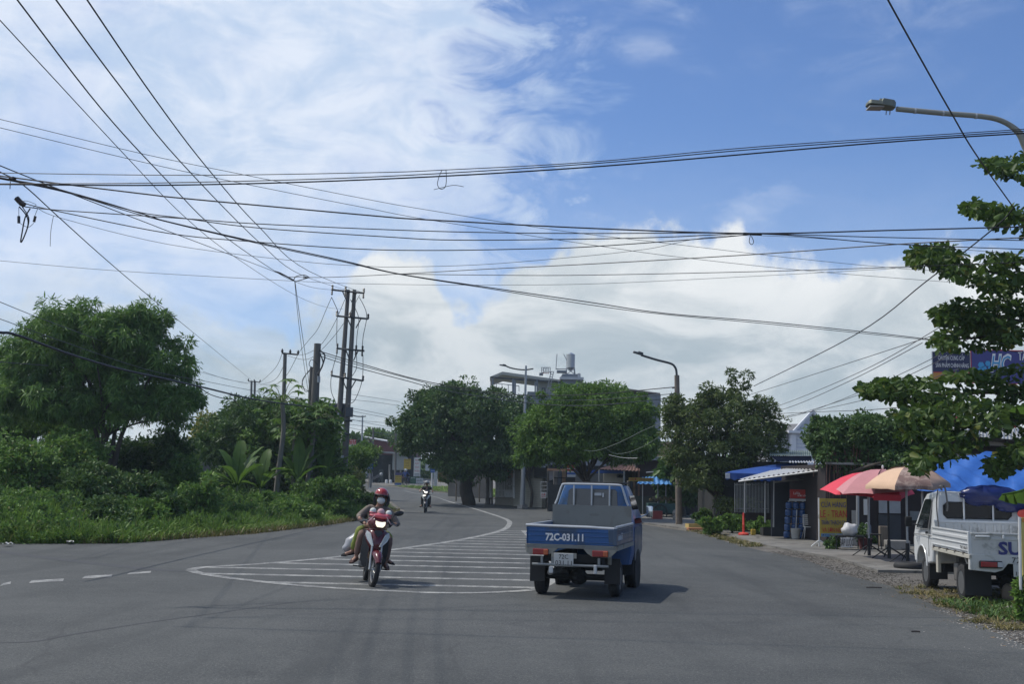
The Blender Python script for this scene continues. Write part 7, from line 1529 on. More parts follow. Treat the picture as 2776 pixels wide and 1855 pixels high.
# ---------------- white truck
M_WP = paint('truck_white', (0.60, 0.61, 0.61), (0.42, 0.42, 0.40), .02, .3, .02)
M_WP2 = mat('truck_white_inner', (0.50, 0.50, 0.48), .5, var=.05, scale=4, col2=(0.33, 0.33, 0.31), c2amt=.2)
def white_truck():
    o = thing('pickup_truck', 'white pickup truck parked on the gravel at the right, with blue SU letters', 'truck', (8.20, 19.02, 0), R(-6.5))
    H = .80
    prof = [(1.66, .50), (1.99, .46), (2.02, .60), (2.12, .70), (2.24, .745), (2.36, .755), (2.48, .745), (2.60, .70), (2.70, .60), (2.74, .44), (2.95, .44), (3.02, .60), (3.00, .98), (2.93, 1.14), (2.52, 1.63), (2.38, 1.72), (1.78, 1.775), (1.68, 1.74), (1.66, 1.65)]
    def hw(z): return H if z < 1.1 else H - (z - 1.1) * .17
    mb = MB(); L = [Vector((-hw(z), y, z)) for y, z in prof]; Rr = [Vector((hw(z), y, z)) for y, z in prof]; n = len(prof)
    mb.add(L + Rr, [tuple(range(n))[::-1], tuple(range(n, 2 * n))] + [(i, (i + 1) % n, n + (i + 1) % n, n + i) for i in range(n)])
    mb.build('cab', M_WP, o, world=False, bevel=.035, smooth=True, angle=50)
    for s in (-1, 1):
        def sx(z, e=.006): return s * (hw(z) + e)
        mb = MB(); q = [(1.90, 1.10), (2.74, 1.08), (2.70, 1.16), (2.44, 1.58), (2.35, 1.62), (1.98, 1.63), (1.90, 1.58)]; mb.prism([(sx(z), y, z) for y, z in q], (s * .004, 0, 0)); w_ = mb.build('side_window', M_GLASS, o, world=False)
        mb = MB()
        for line in ([(1.86, .60), (1.86, 1.10), (1.87, 1.66)], [(1.86, 1.08), (2.80, 1.06)], [(1.70, .98), (2.98, .96)]):
            mb.tube([(sx(z, .003), y, z) for y, z in line], .006, 4)
        mb.build('panel_seam', mat('seam_grey', (0.2, 0.2, 0.2), .7), o, world=False)
        mb = MB(); mb.rbox((s * (H + .012), 1.96, 1.02), (.03, .10, .05), .01); mb.build('door_handle', M_CHAS, o, world=False)
        mb = MB(); mb.tube([(s * .80, 2.62, 1.13), (s * .93, 2.70, 1.16)], .014, 6); mb.rbox((s * .96, 2.70, 1.19), (.13, .05, .19), .03); mb.build('mirror', M_CHAS, o, world=False, smooth=True)
        mb = MB(); mb.rbox((s * .74, 2.98, .82), (.12, .10, .20), .03); mb.build('headlight', mat('lamp_clear', (0.5, 0.5, 0.5), .1), o, world=False)
        mb = MB(); pts = [(s * (H + .004), 2.37 + .375 * math.cos(a), .40 + .375 * math.sin(a)) for a in np.linspace(.1, math.pi - .05, 14)]; mb.tube(pts, .016, 6); mb.build('arch_lip', M_WP, o, world=False, smooth=True)
    for a_ in range(1): mb = MB(); mb.torus((-(H + .004), 2.72, .86), .045, .005, 'X', 16, 4); mb.build('round_sticker', M_LGREY, o, world=False)
    mb = MB(); mb.prism([(-.66, 2.90, 1.18), (.66, 2.90, 1.18), (.60, 2.54, 1.62), (-.60, 2.54, 1.62)], (0, .012, .01)); mb.build('windscreen', M_GLASS, o, world=False)
    # rear wall with window
    mb = MB()
    q = [(-.52, 1.30), (-.58, 1.36), (-.58, 1.52), (-.52, 1.58), (.52, 1.58), (.58, 1.52), (.58, 1.36), (.52, 1.30)]; mb.prism([(x, 1.652, z) for x, z in q], (0, -.006, 0)); mb.build('rear_window', M_GLASS, o, world=False)
    mb = MB(); mb.tube([(x, 1.644, z) for x, z in q + [q[0]]], .012, 6); mb.build('window_seal', M_CHAS, o, world=False)
    mb = MB(); mb.box((0, 1.60, 1.02), (1.52, .05, .42)); 
    for i in range(11): mb.box((-.68 + i * .136, 1.565, 1.02), (.05, .02, .36))
    mb.build('headboard', M_WP2, o, world=False, bevel=.006)
    mb = MB(); mb.box((0, 1.60, 1.245), (1.54, .07, .035))
    for x in (-.24, .26): mb.tube([(x, 1.61, 1.25), (x, 1.61, 1.78)], .017, 6)
    mb.tube([(-.70, 1.61, 1.25), (-.66, 1.62, 1.76)], .017, 6); mb.tube([(.70, 1.61, 1.25), (.66, 1.62, 1.76)], .017, 6); mb.tube([(-.66, 1.62, 1.76), (.66, 1.62, 1.76)], .017, 6); mb.build('guard_frame', M_WP, o, world=False, smooth=True)
    mb = MB(); mb.box((0, .45, .84), (1.54, 2.3, .05)); mb.build('bed_floor', M_WP2, o, world=False)
    yb = -.72
    for s in (-1, 1):
        x = s * .79; mb = MB(); mb.prism([(x, yb, .80), (x, 1.63, .80), (x, 1.63, 1.14), (x, yb, 1.14)], (-s * .03, 0, 0))
        for z, h in ((1.135, .03), (1.04, .05), (.95, .012), (.845, .02)): mb.box((x + s * .009, (yb + 1.63) / 2, z), (.018, 2.33, h))
        mb.box((x + s * .01, yb + .02, .97), (.03, .05, .35)); mb.build('side_gate', M_WP, o, world=False, bevel=.007)
        mb = MB(); mb.box((s * .785, .44, .755), (.05, 2.36, .06)); mb.build('sill_rail', M_CREAM2, o, world=False, bevel=.006)
        mb = MB()
        for y in (-.4, .1, .6, 1.1, 1.5): mb.box((s * .80, y, .795), (.035, .05, .04))
        mb.build('gate_hinge', M_RIMD, o, world=False)
    lt(o, '72C-194.31', M_TXTK, (-.803, -.42, .87), (0, -1, 0), (0, 0, 1), .075, .42, .0)
    mb = MB(); mb.prism([(-.76, yb, .80), (.76, yb, .80), (.76, yb, 1.13), (-.76, yb, 1.13)], (0, .03, 0)); mb.box((0, yb - .006, 1.125), (1.54, .03, .03)); mb.box((0, yb - .004, 1.045), (1.46, .012, .04)); mb.build('tailgate', M_WP2, o, world=False, bevel=.007)
    mb = MB(); mb.rbox((-.60, yb - .03, 1.08), (.22, .03, .03), .01); mb.rbox((-.28, yb - .025, 1.075), (.03, .03, .06), .008); mb.rbox((-.05, yb - .025, 1.075), (.03, .03, .06), .008); mb.build('latch', M_WP, o, world=False)
    lt(o, 'SUZUKI', M_TXTB, (.17, yb - .012, .90), (1, 0, 0), (0, 0, 1), .19, 1.06, .035)
    mb = MB(); q = [(-.80, .80), (.80, .80), (.80, .56), (.42, .52), (.30, .56), (.22, .66), (-.22, .66), (-.30, .56), (-.42, .52), (-.80, .55)]
    mb.prism([(x, yb - .02, z) for x, z in q], (0, .10, 0)); mb.build('rear_frame', M_WP2, o, world=False, bevel=.008)
    for s in (-1, 1):
        mb = MB(); mb.rbox((s * .46 - .03, yb - .045, .645), (.36, .04, .115), .02); l_ = mb.build('tail_light', M_CHAS, o, world=False)
        mb = MB(); mb.rbox((s * .46 - .06, yb - .062, .645), (.25, .02, .08), .01); mb.build('red_lens', M_TLR, l_, world=False); mb = MB(); mb.rbox((s * .46 + .11, yb - .062, .645), (.08, .02, .08), .01); mb.build('clear_lens', M_LGREY, l_, world=False)
    lt(o, '72C', M_TXTK, (-.05, yb - .024, .72), (1, 0, 0), (0, 0, 1), .085, .22)
    p = plate(o, (.02, yb - .03, .56), .33, .20, '', ''); lt(p, '72C', M_TXTK, (.02, yb - .040, .60), (1, 0, 0), (0, 0, 1), .06, .15); lt(p, '194.31', M_TXTK, (.02, yb - .040, .515), (1, 0, 0), (0, 0, 1), .06, .26)
    mb = MB()
    for s in (-1, 1): mb.box((s * .33, 1.0, .60), (.09, 3.3, .14))
    mb.tube([(-.6, 0, .31), (.6, 0, .31)], .05, 8); mb.ball((0, 0, .31), (.16, .14, .14)); mb.box((0, 2.36, .55), (1.08, 1.0, .44)); mb.box((-.02, .85, .52), (.9, .9, .26)); mb.build('chassis', M_CHAS, o, world=False)
    mb = MB(); mb.rbox((-.60, .62, .42), (.14, .26, .30), .03); mb.box((-.60, .62, .74), (.05, .05, .3)); mb.build('side_tank', M_RIMD, o, world=False)
    mb = MB(); mb.box((-.74, 1.45, .56), (.05, .14, .42)); mb.build('cab_skirt', M_CREAM2, o, world=False)
    for s in (-1, 1):
        wheel(o, (s * .66, 0, .30), .30, .18, M_RIM, s); wheel(o, (s * .66, 2.36, .30), .30, .18, M_RIM, s)
        mb = MB(); mb.rbox((s * .58, -.36, .37), (.42, .015, .50), .005); mb.build('mud_flap', M_BLACK, o, world=False)
        mb = MB(); mb.rbox((s * .62, 1.95, .34), (.32, .015, .30), .005); mb.build('mud_flap', M_BLACK, o, world=False)
        mb = MB(); mb.tube([(s * .72, -.15, .74), (s * .70, -.33, .56)], .02, 5); mb.build('flap_bracket', M_CREAM2, o, world=False)
    mb = MB(); mb.tube(cat_rom([(-.70, 1.55, 1.80), (-.73, 1.54, 1.5), (-.70, 1.53, 1.1), (-.72, 1.53, .95)], 5), .012, 5); mb.tube(cat_rom([(-.62, 1.55, 1.79), (-.66, 1.54, 1.86), (-.58, 1.54, 1.84), (-.54, 1.54, 1.55), (-.55, 1.54, 1.42)], 5), .016, 5); mb.build('strap', M_RIMD, o, world=False)
    # crumpled dark tarp on the roof
    M = o.matrix_world
    q = thing('crumpled_tarpaulin', 'crumpled dark blue tarpaulin bundled on the roof of the white truck', 'tarpaulin', tuple(M @ Vector((.35, 1.72, 1.72)))); rg = random.Random(4)
    def bag(cen, r, seed):
        mb = MB(); mb.ball((0, 0, 0), (1, 1, 1), 40, 26); rg = random.Random(seed); f = [(Vector((rg.gauss(0, 1), rg.gauss(0, 1), rg.gauss(0, 1))), rg.uniform(3, 9), rg.uniform(0, 6)) for _ in range(9)]; out = []
        for v in mb.v:
            v = Vector(v); k = 1.0
            for d_, w_, p_ in f: k += .055 * abs(math.sin(v.dot(d_) * w_ * .5 + p_)) - .02
            out.append(M @ Vector((cen[0] + v.x * r[0] * k, cen[1] + v.y * r[1] * k, cen[2] + v.z * r[2] * k)))
        mb.v = [tuple(v) for v in out]; return mb
    MT = mat('navy_tarp', (0.012, 0.022, 0.115), .28, var=.15, bump=.4, bscale=12)
    mb = bag((.20, 1.62, 1.72), (.46, .16, .16), 1); b2 = bag((.55, 1.60, 1.60), (.26, .10, .16), 2); mb.add(b2.v, b2.f); b3 = bag((0.0, 1.62, 1.66), (.22, .10, .12), 3); mb.add(b3.v, b3.f); mb.build('sheet', MT, q, smooth=True, angle=50)
    b4 = bag((.75, 1.48, 1.40), (.10, .03, .07), 5); b4.build('red_corner', M_RED2, q, smooth=True); b4 = bag((.90, 1.48, 1.42), (.12, .04, .09), 6); b4.build('blue_corner', MT, q, smooth=True)
M_CREAM2 = mat('bare_cream', (0.44, 0.42, 0.36), .6, var=.08, scale=4)
white_truck()
# ================================================================ motorcycles and riders
M_MRED = paint('bike_dark_red', (0.10, 0.012, 0.018), (0.07, 0.01, 0.012), .1, .25); M_PLAS = mat('black_plastic', (0.016, 0.016, 0.018), .45, var=.08)
M_LAMP = mat('headlight_glass', (0.7, 0.66, 0.5), .08, var=.05, emit=(1.0, 0.93, 0.75), estr=1.0); M_IND = mat('indicator_lens', (0.62, 0.64, 0.62), .12, var=.1, scale=30)
M_ALU = mat('fork_alloy', (0.40, 0.40, 0.39), .35, .6, var=.06); M_SEAT = mat('bike_seat', (0.02, 0.02, 0.02), .6)
def bike(name, label, loc, heading, lean, body, headlamp, small=False, steer=0.0, mirrors=(1,), group=None):
    """local: x rider's right, y forward, z up; lean about the forward axis"""
    M = Matrix.Translation(loc) @ Matrix.Rotation(heading, 4, 'Z') @ Matrix.Rotation(lean, 4, 'Y')
    o = thing(name, label, 'motorcycle', M=M, group=group); n = 16 if small else 32
    SM = Matrix.Translation((0, .40, 0)) @ Matrix.Rotation(steer, 4, 'Z') @ Matrix.Translation((0, -.40, 0))
    for yy, st, nm in ((.61, SM, 'front_wheel'), (-.61, Matrix.Identity(4), 'rear_wheel')):
        c = st @ Vector((0, yy, .28)); Rm = st.to_3x3().to_4x4()
        mb = MB(); mb.torus(c, .25, .042, 'X', n, 10, 1.0, Rm); w = mb.build(nm, M_TYRE, o, smooth=True, world=False)
        mb = MB(); mb.torus(c, .212, .012, 'X', n, 6, 1.6, Rm); mb.lathe(c, [(.035, -.05), (.045, -.03), (.045, .03), (.035, .05)], 12, 'X', Rm)
        for k in range(18):
            a = k * 2 * math.pi / 18; s = .03 if k % 2 else -.03
            mb.tube([c + Rm @ Vector((s, .04 * math.cos(a + .3), .04 * math.sin(a + .3))), c + Rm @ Vector((0, .21 * math.cos(a), .21 * math.sin(a)))], .0035, 4, False)
        mb.build('rim', M_ALU, w, smooth=True, world=False, angle=50)
    def T(v): return SM @ Vector(v)
    mb = MB()
    for s in (-1, 1): mb.tube([T((s * .085, .63, .28)), T((s * .085, .56, .52))], .022, 10); mb.tube([T((s * .085, .56, .50)), T((s * .08, .48, .78))], .016, 8)
    mb.tube([T((-.10, .61, .28)), T((.10, .61, .28))], .014, 8); mb.build('fork', M_ALU, o, smooth=True, world=False)
    # front fender
    mb = MB(); rings = []
    for k in range(11):
        a = R(28 + k * 13.5); r = .315; c = T((0, .61 + r * math.cos(a), .28 + r * math.sin(a))); w = .075 if 1 < k < 9 else .05; dn = Vector((0, -math.cos(a), -math.sin(a))) * .075
        X = SM.to_3x3() @ Vector((1, 0, 0)); dn = SM.to_3x3() @ dn; rings.append([c + dn - X * w, c + dn * .3 - X * w * .95, c - X * w * .5 - dn * .12, c - dn * .2, c + X * w * .5 - dn * .12, c + dn * .3 + X * w * .95, c + dn + X * w, c + dn * .9 + X * w * .8, c + dn * .1, c + dn * .9 - X * w * .8])
    mb.loft(rings); mb.build('front_fender', body, o, smooth=True, world=False, angle=60)
    # leg shield / front cowl : loft of vertical rings
    def ring(z, hw, yf, yb, cr=.5): return [Vector((-hw, yb, z)), Vector((-hw * .8, (yf + yb) / 2, z)), Vector((-hw * cr, yf - .01, z)), Vector((0, yf, z)), Vector((hw * cr, yf - .01, z)), Vector((hw * .8, (yf + yb) / 2, z)), Vector((hw, yb, z)), Vector((0, yb + .03, z))]
    mb = MB(); mb.loft([ring(.56, .05, .50, .38), ring(.62, .10, .53, .37), ring(.72, .165, .53, .34), ring(.82, .205, .50, .31), ring(.90, .20, .46, .28), ring(.94, .13, .42, .28)]); mb.build('front_cowl', body, o, smooth=True, world=False, angle=50)
    mb = MB(); mb.prism([(-.055, .475, .93), (.055, .475, .93), (.075, .50, .885), (.0, .535, .815), (-.075, .50, .885)], (0, .012, .002)); mb.build('cowl_badge_panel', M_PLAS, o, world=False)
    for s in (-1, 1):
        mb = MB(); mb.prism([(s * .185, .445, .905), (s * .120, .505, .865), (s * .045, .548, .665), (s * .075, .53, .66), (s * .165, .48, .76), (s * .20, .435, .84)], (s * .006, .012, 0)); mb.build('indicator', M_IND, o, world=False)
        mb = MB(); mb.loft([[Vector((s * .10, .36, z0)), Vector((s * w, .30, z0)), Vector((s * w, .26, z0)), Vector((s * .10, .30, z0))] for z0, w in ((.30, .17), (.42, .22), (.60, .23), (.78, .22), (.86, .18))]); mb.build('leg_shield', M_PLAS, o, smooth=True, world=False)
    # handlebar cowl with headlight
    def hr(z, hw, yf, yb): return [T(v) for v in ring(z, hw, yf, yb, .6)]
    mb = MB(); mb.loft([hr(.955, .09, .46, .34), hr(1.0, .17, .50, .32), hr(1.06, .19, .49, .30), hr(1.12, .17, .44, .29), hr(1.155, .08, .38, .30)]); mb.build('handlebar_cowl', body, o, smooth=True, world=False, angle=50)
    mb = MB(); mb.prism([T(v) for v in [(-.085, .515, 1.085), (-.03, .515, 1.072), (.03, .515, 1.072), (.085, .515, 1.085), (.082, .515, 1.03), (.05, .515, .985), (-.05, .515, .985), (-.082, .515, 1.03)]], SM.to_3x3() @ Vector((0, -.05, 0))); mb.build('headlight', headlamp, o, world=False, bevel=.01)
    for s in (-1, 1):
        mb = MB(); mb.tube([T(v) for v in [(s * .10, .33, 1.07), (s * .20, .31, 1.08), (s * .34, .24, 1.05)]], .012, 7); mb.tube([T((s * .23, .30, 1.075)), T((s * .35, .235, 1.048))], .018, 8); b_ = mb.build('handlebar', M_PLAS, o, smooth=True, world=False)
        mb = MB(); mb.tube([T((s * .20, .34, 1.07)), T((s * .33, .31, 1.045))], .006, 5); mb.build('brake_lever', M_ALU, b_, world=False)
        if s in mirrors:
            mb = MB(); mb.tube([T((s * .21, .30, 1.08)), T((s * .25, .29, 1.20)), T((s * .28, .29, 1.24))], .007, 6); mb.ball(T((s * .33, .30, 1.255)), (.085, .018, .045), 14, 8, Matrix.Rotation(-s * .25, 4, 'Y')); mb.build('mirror', M_PLAS, o, smooth=True, world=False)
    # body
    mb = MB(); mb.loft([[Vector((-w, y, z0)), Vector((-w, y, z1)), Vector((w, y, z1)), Vector((w, y, z0))] for y, w, z0, z1 in ((.34, .05, .42, .62), (.1, .07, .36, .52), (-.12, .09, .38, .66), (-.4, .11, .46, .72), (-.72, .09, .58, .76), (-.95, .04, .70, .80))]); mb.build('side_body', body, o, smooth=True, world=False, angle=60)
    mb = MB(); mb.loft([[Vector((-w, y, z)), Vector((-w * .8, y, z + .05)), Vector((0, y, z + .06)), Vector((w * .8, y, z + .05)), Vector((w, y, z)), Vector((0, y, z - .03))] for y, w, z in ((.0, .07, .66), (-.15, .12, .71), (-.4, .14, .73), (-.7, .13, .77), (-.85, .08, .79))]); mb.build('seat', M_SEAT, o, smooth=True, world=False)
    mb = MB(); mb.rbox((0, -.02, .33), (.17, .36, .22), .04); mb.tube([(-.30, .03, .27), (.30, .03, .27)], .012, 6); mb.tube([(-.27, -.40, .36), (.27, -.40, .36)], .012, 6); mb.rbox((0, -.35, .40), (.12, .4, .14), .03); mb.build('engine', mat('engine_grey', (0.09, 0.09, 0.09), .5, .5, var=.15), o, smooth=True, world=False)
    mb = MB(); mb.tube(cat_rom([(.09, .1, .24), (.12, -.2, .24), (.14, -.5, .30), (.14, -.85, .38)], 4), [.02] * 6 + [.045] * 7, 8); mb.build('exhaust', M_RIMD, o, smooth=True, world=False)
    mb = MB(); mb.prism([(-.05, -.93, .74), (.05, -.93, .74), (.06, -.98, .50), (-.06, -.98, .50)], (0, .01, 0)); mb.build('rear_fender', M_PLAS, o, world=False)
    mb = MB(); mb.rbox((0, -.95, .80), (.16, .05, .06), .015); mb.build('tail_light', M_TLR, o, world=False)
    return o, M, T
def skin_geo(nodes, edges, root, sub=1):
    """grow a continuous skin over a joint skeleton and return its vertices and faces"""
    keys = list(nodes); idx = {k: i for i, k in enumerate(keys)}; me = bpy.data.meshes.new('sk')
    me.from_pydata([nodes[k][0] for k in keys], [(idx[a], idx[b]) for a, b in edges], []); ob = bpy.data.objects.new('sk', me); C.objects.link(ob)
    m = ob.modifiers.new('s', 'SKIN'); m.use_smooth_shade = True; m.branch_smoothing = .3
    ly = me.skin_vertices[0] if me.skin_vertices else None
    if ly is None:
        bm = bmesh.new(); bm.from_mesh(me); bm.verts.layers.skin.verify(); bm.to_mesh(me); bm.free(); ly = me.skin_vertices[0]
    for k in keys:
        r = nodes[k][1]; ly.data[idx[k]].radius = r if isinstance(r, tuple) else (r, r); ly.data[idx[k]].use_root = (k == root)
    if sub: s = ob.modifiers.new('u', 'SUBSURF'); s.levels = sub; s.render_levels = sub
    dg = bpy.context.evaluated_depsgraph_get(); e = ob.evaluated_get(dg); m2 = e.to_mesh(); vs = [v.co.copy() for v in m2.vertices]; fs = [tuple(p.vertices) for p in m2.polygons]; e.to_mesh_clear()
    bpy.data.objects.remove(ob); bpy.data.meshes.remove(me); return vs, fs
M_SKIN = mat('skin', (0.30, 0.165, 0.115), .55, var=.06, scale=8)
def person(label, J, M, shirt, trousers, group=None, helmet=None, mask=None, grip=True, short_sleeve=False, bare_leg=False, face=True, hair=True, shoe=None, facing=Vector((0, 1, 0))):
    """J: joints in the bike's frame: pelvis, chest, neck, head, shL/R, elL/R, haL/R, hipL/R, knL/R, anL/R, toL/R"""
    o = thing('person', label, 'person', M=M.copy(), group=group); V = Vector; J = {k: V(v) for k, v in J.items()}
    nd = {}; ed = []
    def N(k, p, r): nd[k] = (V(p), r)
    N('pelvis', J['pelvis'], (.13, .11)); N('waist', J['pelvis'].lerp(J['chest'], .45), (.125, .10)); N('chest', J['chest'], (.155, .105)); N('neckb', J['chest'].lerp(J['neck'], .75), (.08, .06)); N('neck', J['neck'], .050); N('jaw', J['neck'].lerp(J['head'], .5), (.060, .065)); N('head', J['head'], (.078, .092)); N('crown', J['head'] + V((0, 0, .07)), (.062, .075))
    ed += [('pelvis', 'waist'), ('waist', 'chest'), ('chest', 'neckb'), ('neckb', 'neck'), ('neck', 'jaw'), ('jaw', 'head'), ('head', 'crown')]
    for s in 'LR':
        N('sh' + s, J['sh' + s], .058); N('el' + s, J['el' + s], .040); N('wr' + s, J['el' + s].lerp(J['ha' + s], .86), .026); N('ha' + s, J['ha' + s], (.034, .022))
        ed += [('chest', 'sh' + s), ('sh' + s, 'el' + s), ('el' + s, 'wr' + s), ('wr' + s, 'ha' + s)]
        N('hip' + s, J['hip' + s], .088); N('th' + s, J['hip' + s].lerp(J['kn' + s], .5), .075); N('kn' + s, J['kn' + s], .055); N('ca' + s, J['kn' + s].lerp(J['an' + s], .4), .052); N('an' + s, J['an' + s], .034); N('to' + s, J['to' + s], (.036, .02))
        ed += [('pelvis', 'hip' + s), ('hip' + s, 'th' + s), ('th' + s, 'kn' + s), ('kn' + s, 'ca' + s), ('ca' + s, 'an' + s), ('an' + s, 'to' + s)]
    vs, fs = skin_geo(nd, ed, 'pelvis'); mb = MB(); mb.add(vs, fs)
    for s, sg in (('L', -1), ('R', 1)):                     # five separate fingers closing round the grip, thumb from the side
        h = J['ha' + s]; f = (h - J['el' + s]).normalized(); ax = V((sg, -.25, -.05)).normalized()
        for k in range(4):
            b = h + ax * (.028 - .019 * k) + f * .02; L = (.9, 1.0, .95, .78)[k]; dn = V((0, 0, -1))
            mb.tube([b, b + f * .028 * L, b + f * .034 * L + dn * .026 * L, b + f * .008 * L + dn * .042 * L], [.0095, .009, .008, .006], 6)
        b = h - ax * .028; mb.tube([b, b - ax * .018 + f * .012 + V((0, 0, -.012)), b - ax * .012 + f * .022 + V((0, 0, -.032))], [.011, .010, .008], 6)
    body = mb.build('body', M_SKIN, o, smooth=True, world=False, angle=80)
    def garment(nm, keys, grow, m, extra_r=None, trim=None):
        n2 = {}
        for k in keys:
            p, r = nd[k]; r = r if isinstance(r, tuple) else (r, r); g_ = grow * (1.0); n2[k] = (p, (r[0] + g_, r[1] + g_))
        if trim:
            for a, b, t in trim: p, r = nd[b]; q, r2 = nd[a]; rr = r if isinstance(r, tuple) else (r, r); n2[b] = (q.lerp(p, t), (rr[0] + grow + .008, rr[1] + grow + .008))
        e2 = [(a, b) for a, b in ed if a in n2 and b in n2]; v_, f_ = skin_geo(n2, e2, keys[0]); q = MB(); q.add(v_, f_)
        q.v = [tuple(V(v) + V((.004 * math.sin(v[2] * 60 + v[0] * 40), .004 * math.sin(v[2] * 47 + v[1] * 30), 0))) for v in q.v]
        return q.build(nm, m, o, smooth=True, world=False, angle=80)
    tr = [('el' + s, 'wr' + s, .8) for s in 'LR'] if not short_sleeve else [('sh' + s, 'el' + s, .6) for s in 'LR']
    keys = ['chest', 'waist', 'pelvis', 'neckb', 'shL', 'shR', 'elL', 'elR'] + ([] if short_sleeve else ['wrL', 'wrR'])
    garment('shirt', keys, .016, shirt, trim=tr)
    garment('trousers', ['pelvis', 'hipL', 'hipR', 'thL', 'thR', 'knL', 'knR'] + ([] if bare_leg else ['caL', 'caR', 'anL', 'anR']), .016, trousers, trim=[('th' + s, 'kn' + s, .95) for s in 'LR'] if bare_leg else [('ca' + s, 'an' + s, .85) for s in 'LR'])
    for s in 'LR':
        mb = MB(); a, b = J['an' + s], J['to' + s]; d_ = (b - a).normalized(); c = (a + b) / 2 + V((0, 0, -.022)); 
        mb.loft([[a + V((-w, 0, z)) + d_ * t, a + V((w, 0, z)) + d_ * t, a + V((w * .9, 0, z + h)) + d_ * t, a + V((-w * .9, 0, z + h)) + d_ * t] for t, w, z, h in ((-.05, .03, -.045, .05), (.0, .036, -.05, .06), (.09, .042, -.035, .045), (.17, .035, -.03, .03), (.20, .02, -.025, .02))]); mb.build('sandal', shoe or M_BLACK, o, smooth=True, world=False)
    H = J['head']; fc = facing.normalized(); rt = fc.cross(V((0, 0, 1))).normalized(); RM_ = Matrix((rt, fc, V((0, 0, 1)))).transposed().to_4x4()
    if face:
        mb = MB()
        for s in (-1, 1): mb.ball(H + rt * .032 * s + fc * .083 + V((0, 0, .005)), (.013, .008, .009), 8, 6, RM_)
        mb.build('eyes', M_TXTK, o, smooth=True, world=False)
        mb = MB()
        for s in (-1, 1): mb.ball(H + rt * .032 * s + fc * .085 + V((0, 0, .026)), (.020, .006, .004), 8, 4, RM_)
        mb.build('eyebrows', M_TXTK, o, smooth=True, world=False)
        mb = MB(); mb.loft([[H + fc * .080 + V((0, 0, .01)) + rt * -.008, H + fc * .09 + V((0, 0, .01)), H + fc * .080 + V((0, 0, .01)) + rt * .008], [H + fc * .080 + V((0, 0, -.03)) + rt * -.016, H + fc * .108 + V((0, 0, -.03)), H + fc * .080 + V((0, 0, -.03)) + rt * .016]]); mb.build('nose', M_SKIN, o, smooth=True, world=False)
        mb = MB(); mb.ball(H + fc * .080 + V((0, 0, -.055)), (.024, .008, .007), 8, 5, RM_); mb.build('mouth', mat('lips', (0.22, 0.07, 0.06), .5), o, smooth=True, world=False)
        mb = MB()
        for s in (-1, 1): mb.ball(H + rt * .083 * s + V((0, 0, -.01)), (.010, .018, .028), 8, 6, RM_)
        mb.build('ears', M_SKIN, o, smooth=True, world=False)
    if hair:
        mb = MB(); mb.ball((0, 0, 0), (.088, .088, .085), 16, 12, RM_); mb.v = [tuple(V(v) + H + V((0, 0, .045)) - fc * .032) for v in mb.v]; mb.build('hair', mat('black_hair', (0.015, 0.013, 0.012), .5), o, smooth=True, world=False)
    if mask:
        mb = MB(); mb.ball((0, 0, 0), (.070, .055, .062), 16, 12, RM_); mb.v = [tuple(V(v) + H + fc * .060 + V((0, 0, -.050))) for v in mb.v]; mb.build('face_mask', mask, o, smooth=True, world=False)
    if helmet:
        mb = MB(); rr = (.125, .140, .125); n = 24; rows = 10; vs = []; fs = []
        for i in range(rows + 1):
            t = math.pi * .5 * i / rows * 1.28
            for k in range(n):
                a = 2 * math.pi * k / n; front = math.sin(a)
                tt = min(t, math.pi * .5 * (1.28 if front < .25 else 1.0)); v = V((rr[0] * math.sin(tt) * math.cos(a), rr[1] * math.sin(tt) * math.sin(a), rr[2] * math.cos(tt))); vs.append(RM_ @ v + H + V((0, 0, .045)))
        for i in range(rows):
            for k in range(n): k2 = (k + 1) % n; fs.append((i * n + k, (i + 1) * n + k, (i + 1) * n + k2, i * n + k2))
        mb.add(vs, fs); h_ = mb.build('helmet', helmet[0], o, smooth=True, world=False, angle=80)
        mb = MB(); pts = [RM_ @ V((.127 * math.cos(a), .142 * math.sin(a), -.002)) + H + V((0, 0, .045)) for a in np.linspace(.25, math.pi - .25, 14)]; mb.tube(pts, .011, 6)
        for s in (-1, 1): mb.tube([RM_ @ V((s * .122, .02, -.0)) + H + V((0, 0, .04)), RM_ @ V((s * .118, .025, -.07)) + H, RM_ @ V((s * .085, .03, -.13)) + H], [.014, .020, .010], 6)
        mb.build('helmet_trim', helmet[1], h_, smooth=True, world=False)
    return o, J
def gpos(px, py): g_ = G(px, py); return (g_.x, g_.y, g_.z)
# near motorbike: comes toward the camera
cN = G(1003, 1592); head = math.pi + R(11)        # forward points to the camera and a little to the picture's right
fw = Vector((-math.sin(head), math.cos(head), 0))
locN = Vector((cN.x, cN.y, 0)) - fw * .61
bN, MN, TN = bike('motorcycle', 'dark red underbone motorcycle ridden toward the camera over the striped island', tuple(locN), head, R(-7.5), M_MRED, M_LAMP, steer=R(7), mirrors=(-1,))
M_BRNSH = mat('taupe_jacket', (0.17, 0.14, 0.115), .85, var=.12, scale=14); M_BRNTR = mat('brown_trousers', (0.17, 0.105, 0.085), .85, var=.12, scale=10)
M_LIME = mat('lime_trousers', (0.20, 0.24, 0.045), .85, var=.2, scale=16); M_HELM = mat('red_helmet', (0.30, 0.022, 0.018), .18, var=.03, coat=.6); M_MASK = mat('white_mask', (0.60, 0.62, 0.58), .8, var=.03)
M_DKSL = mat('dark_jacket', (0.03, 0.035, 0.04), .8)
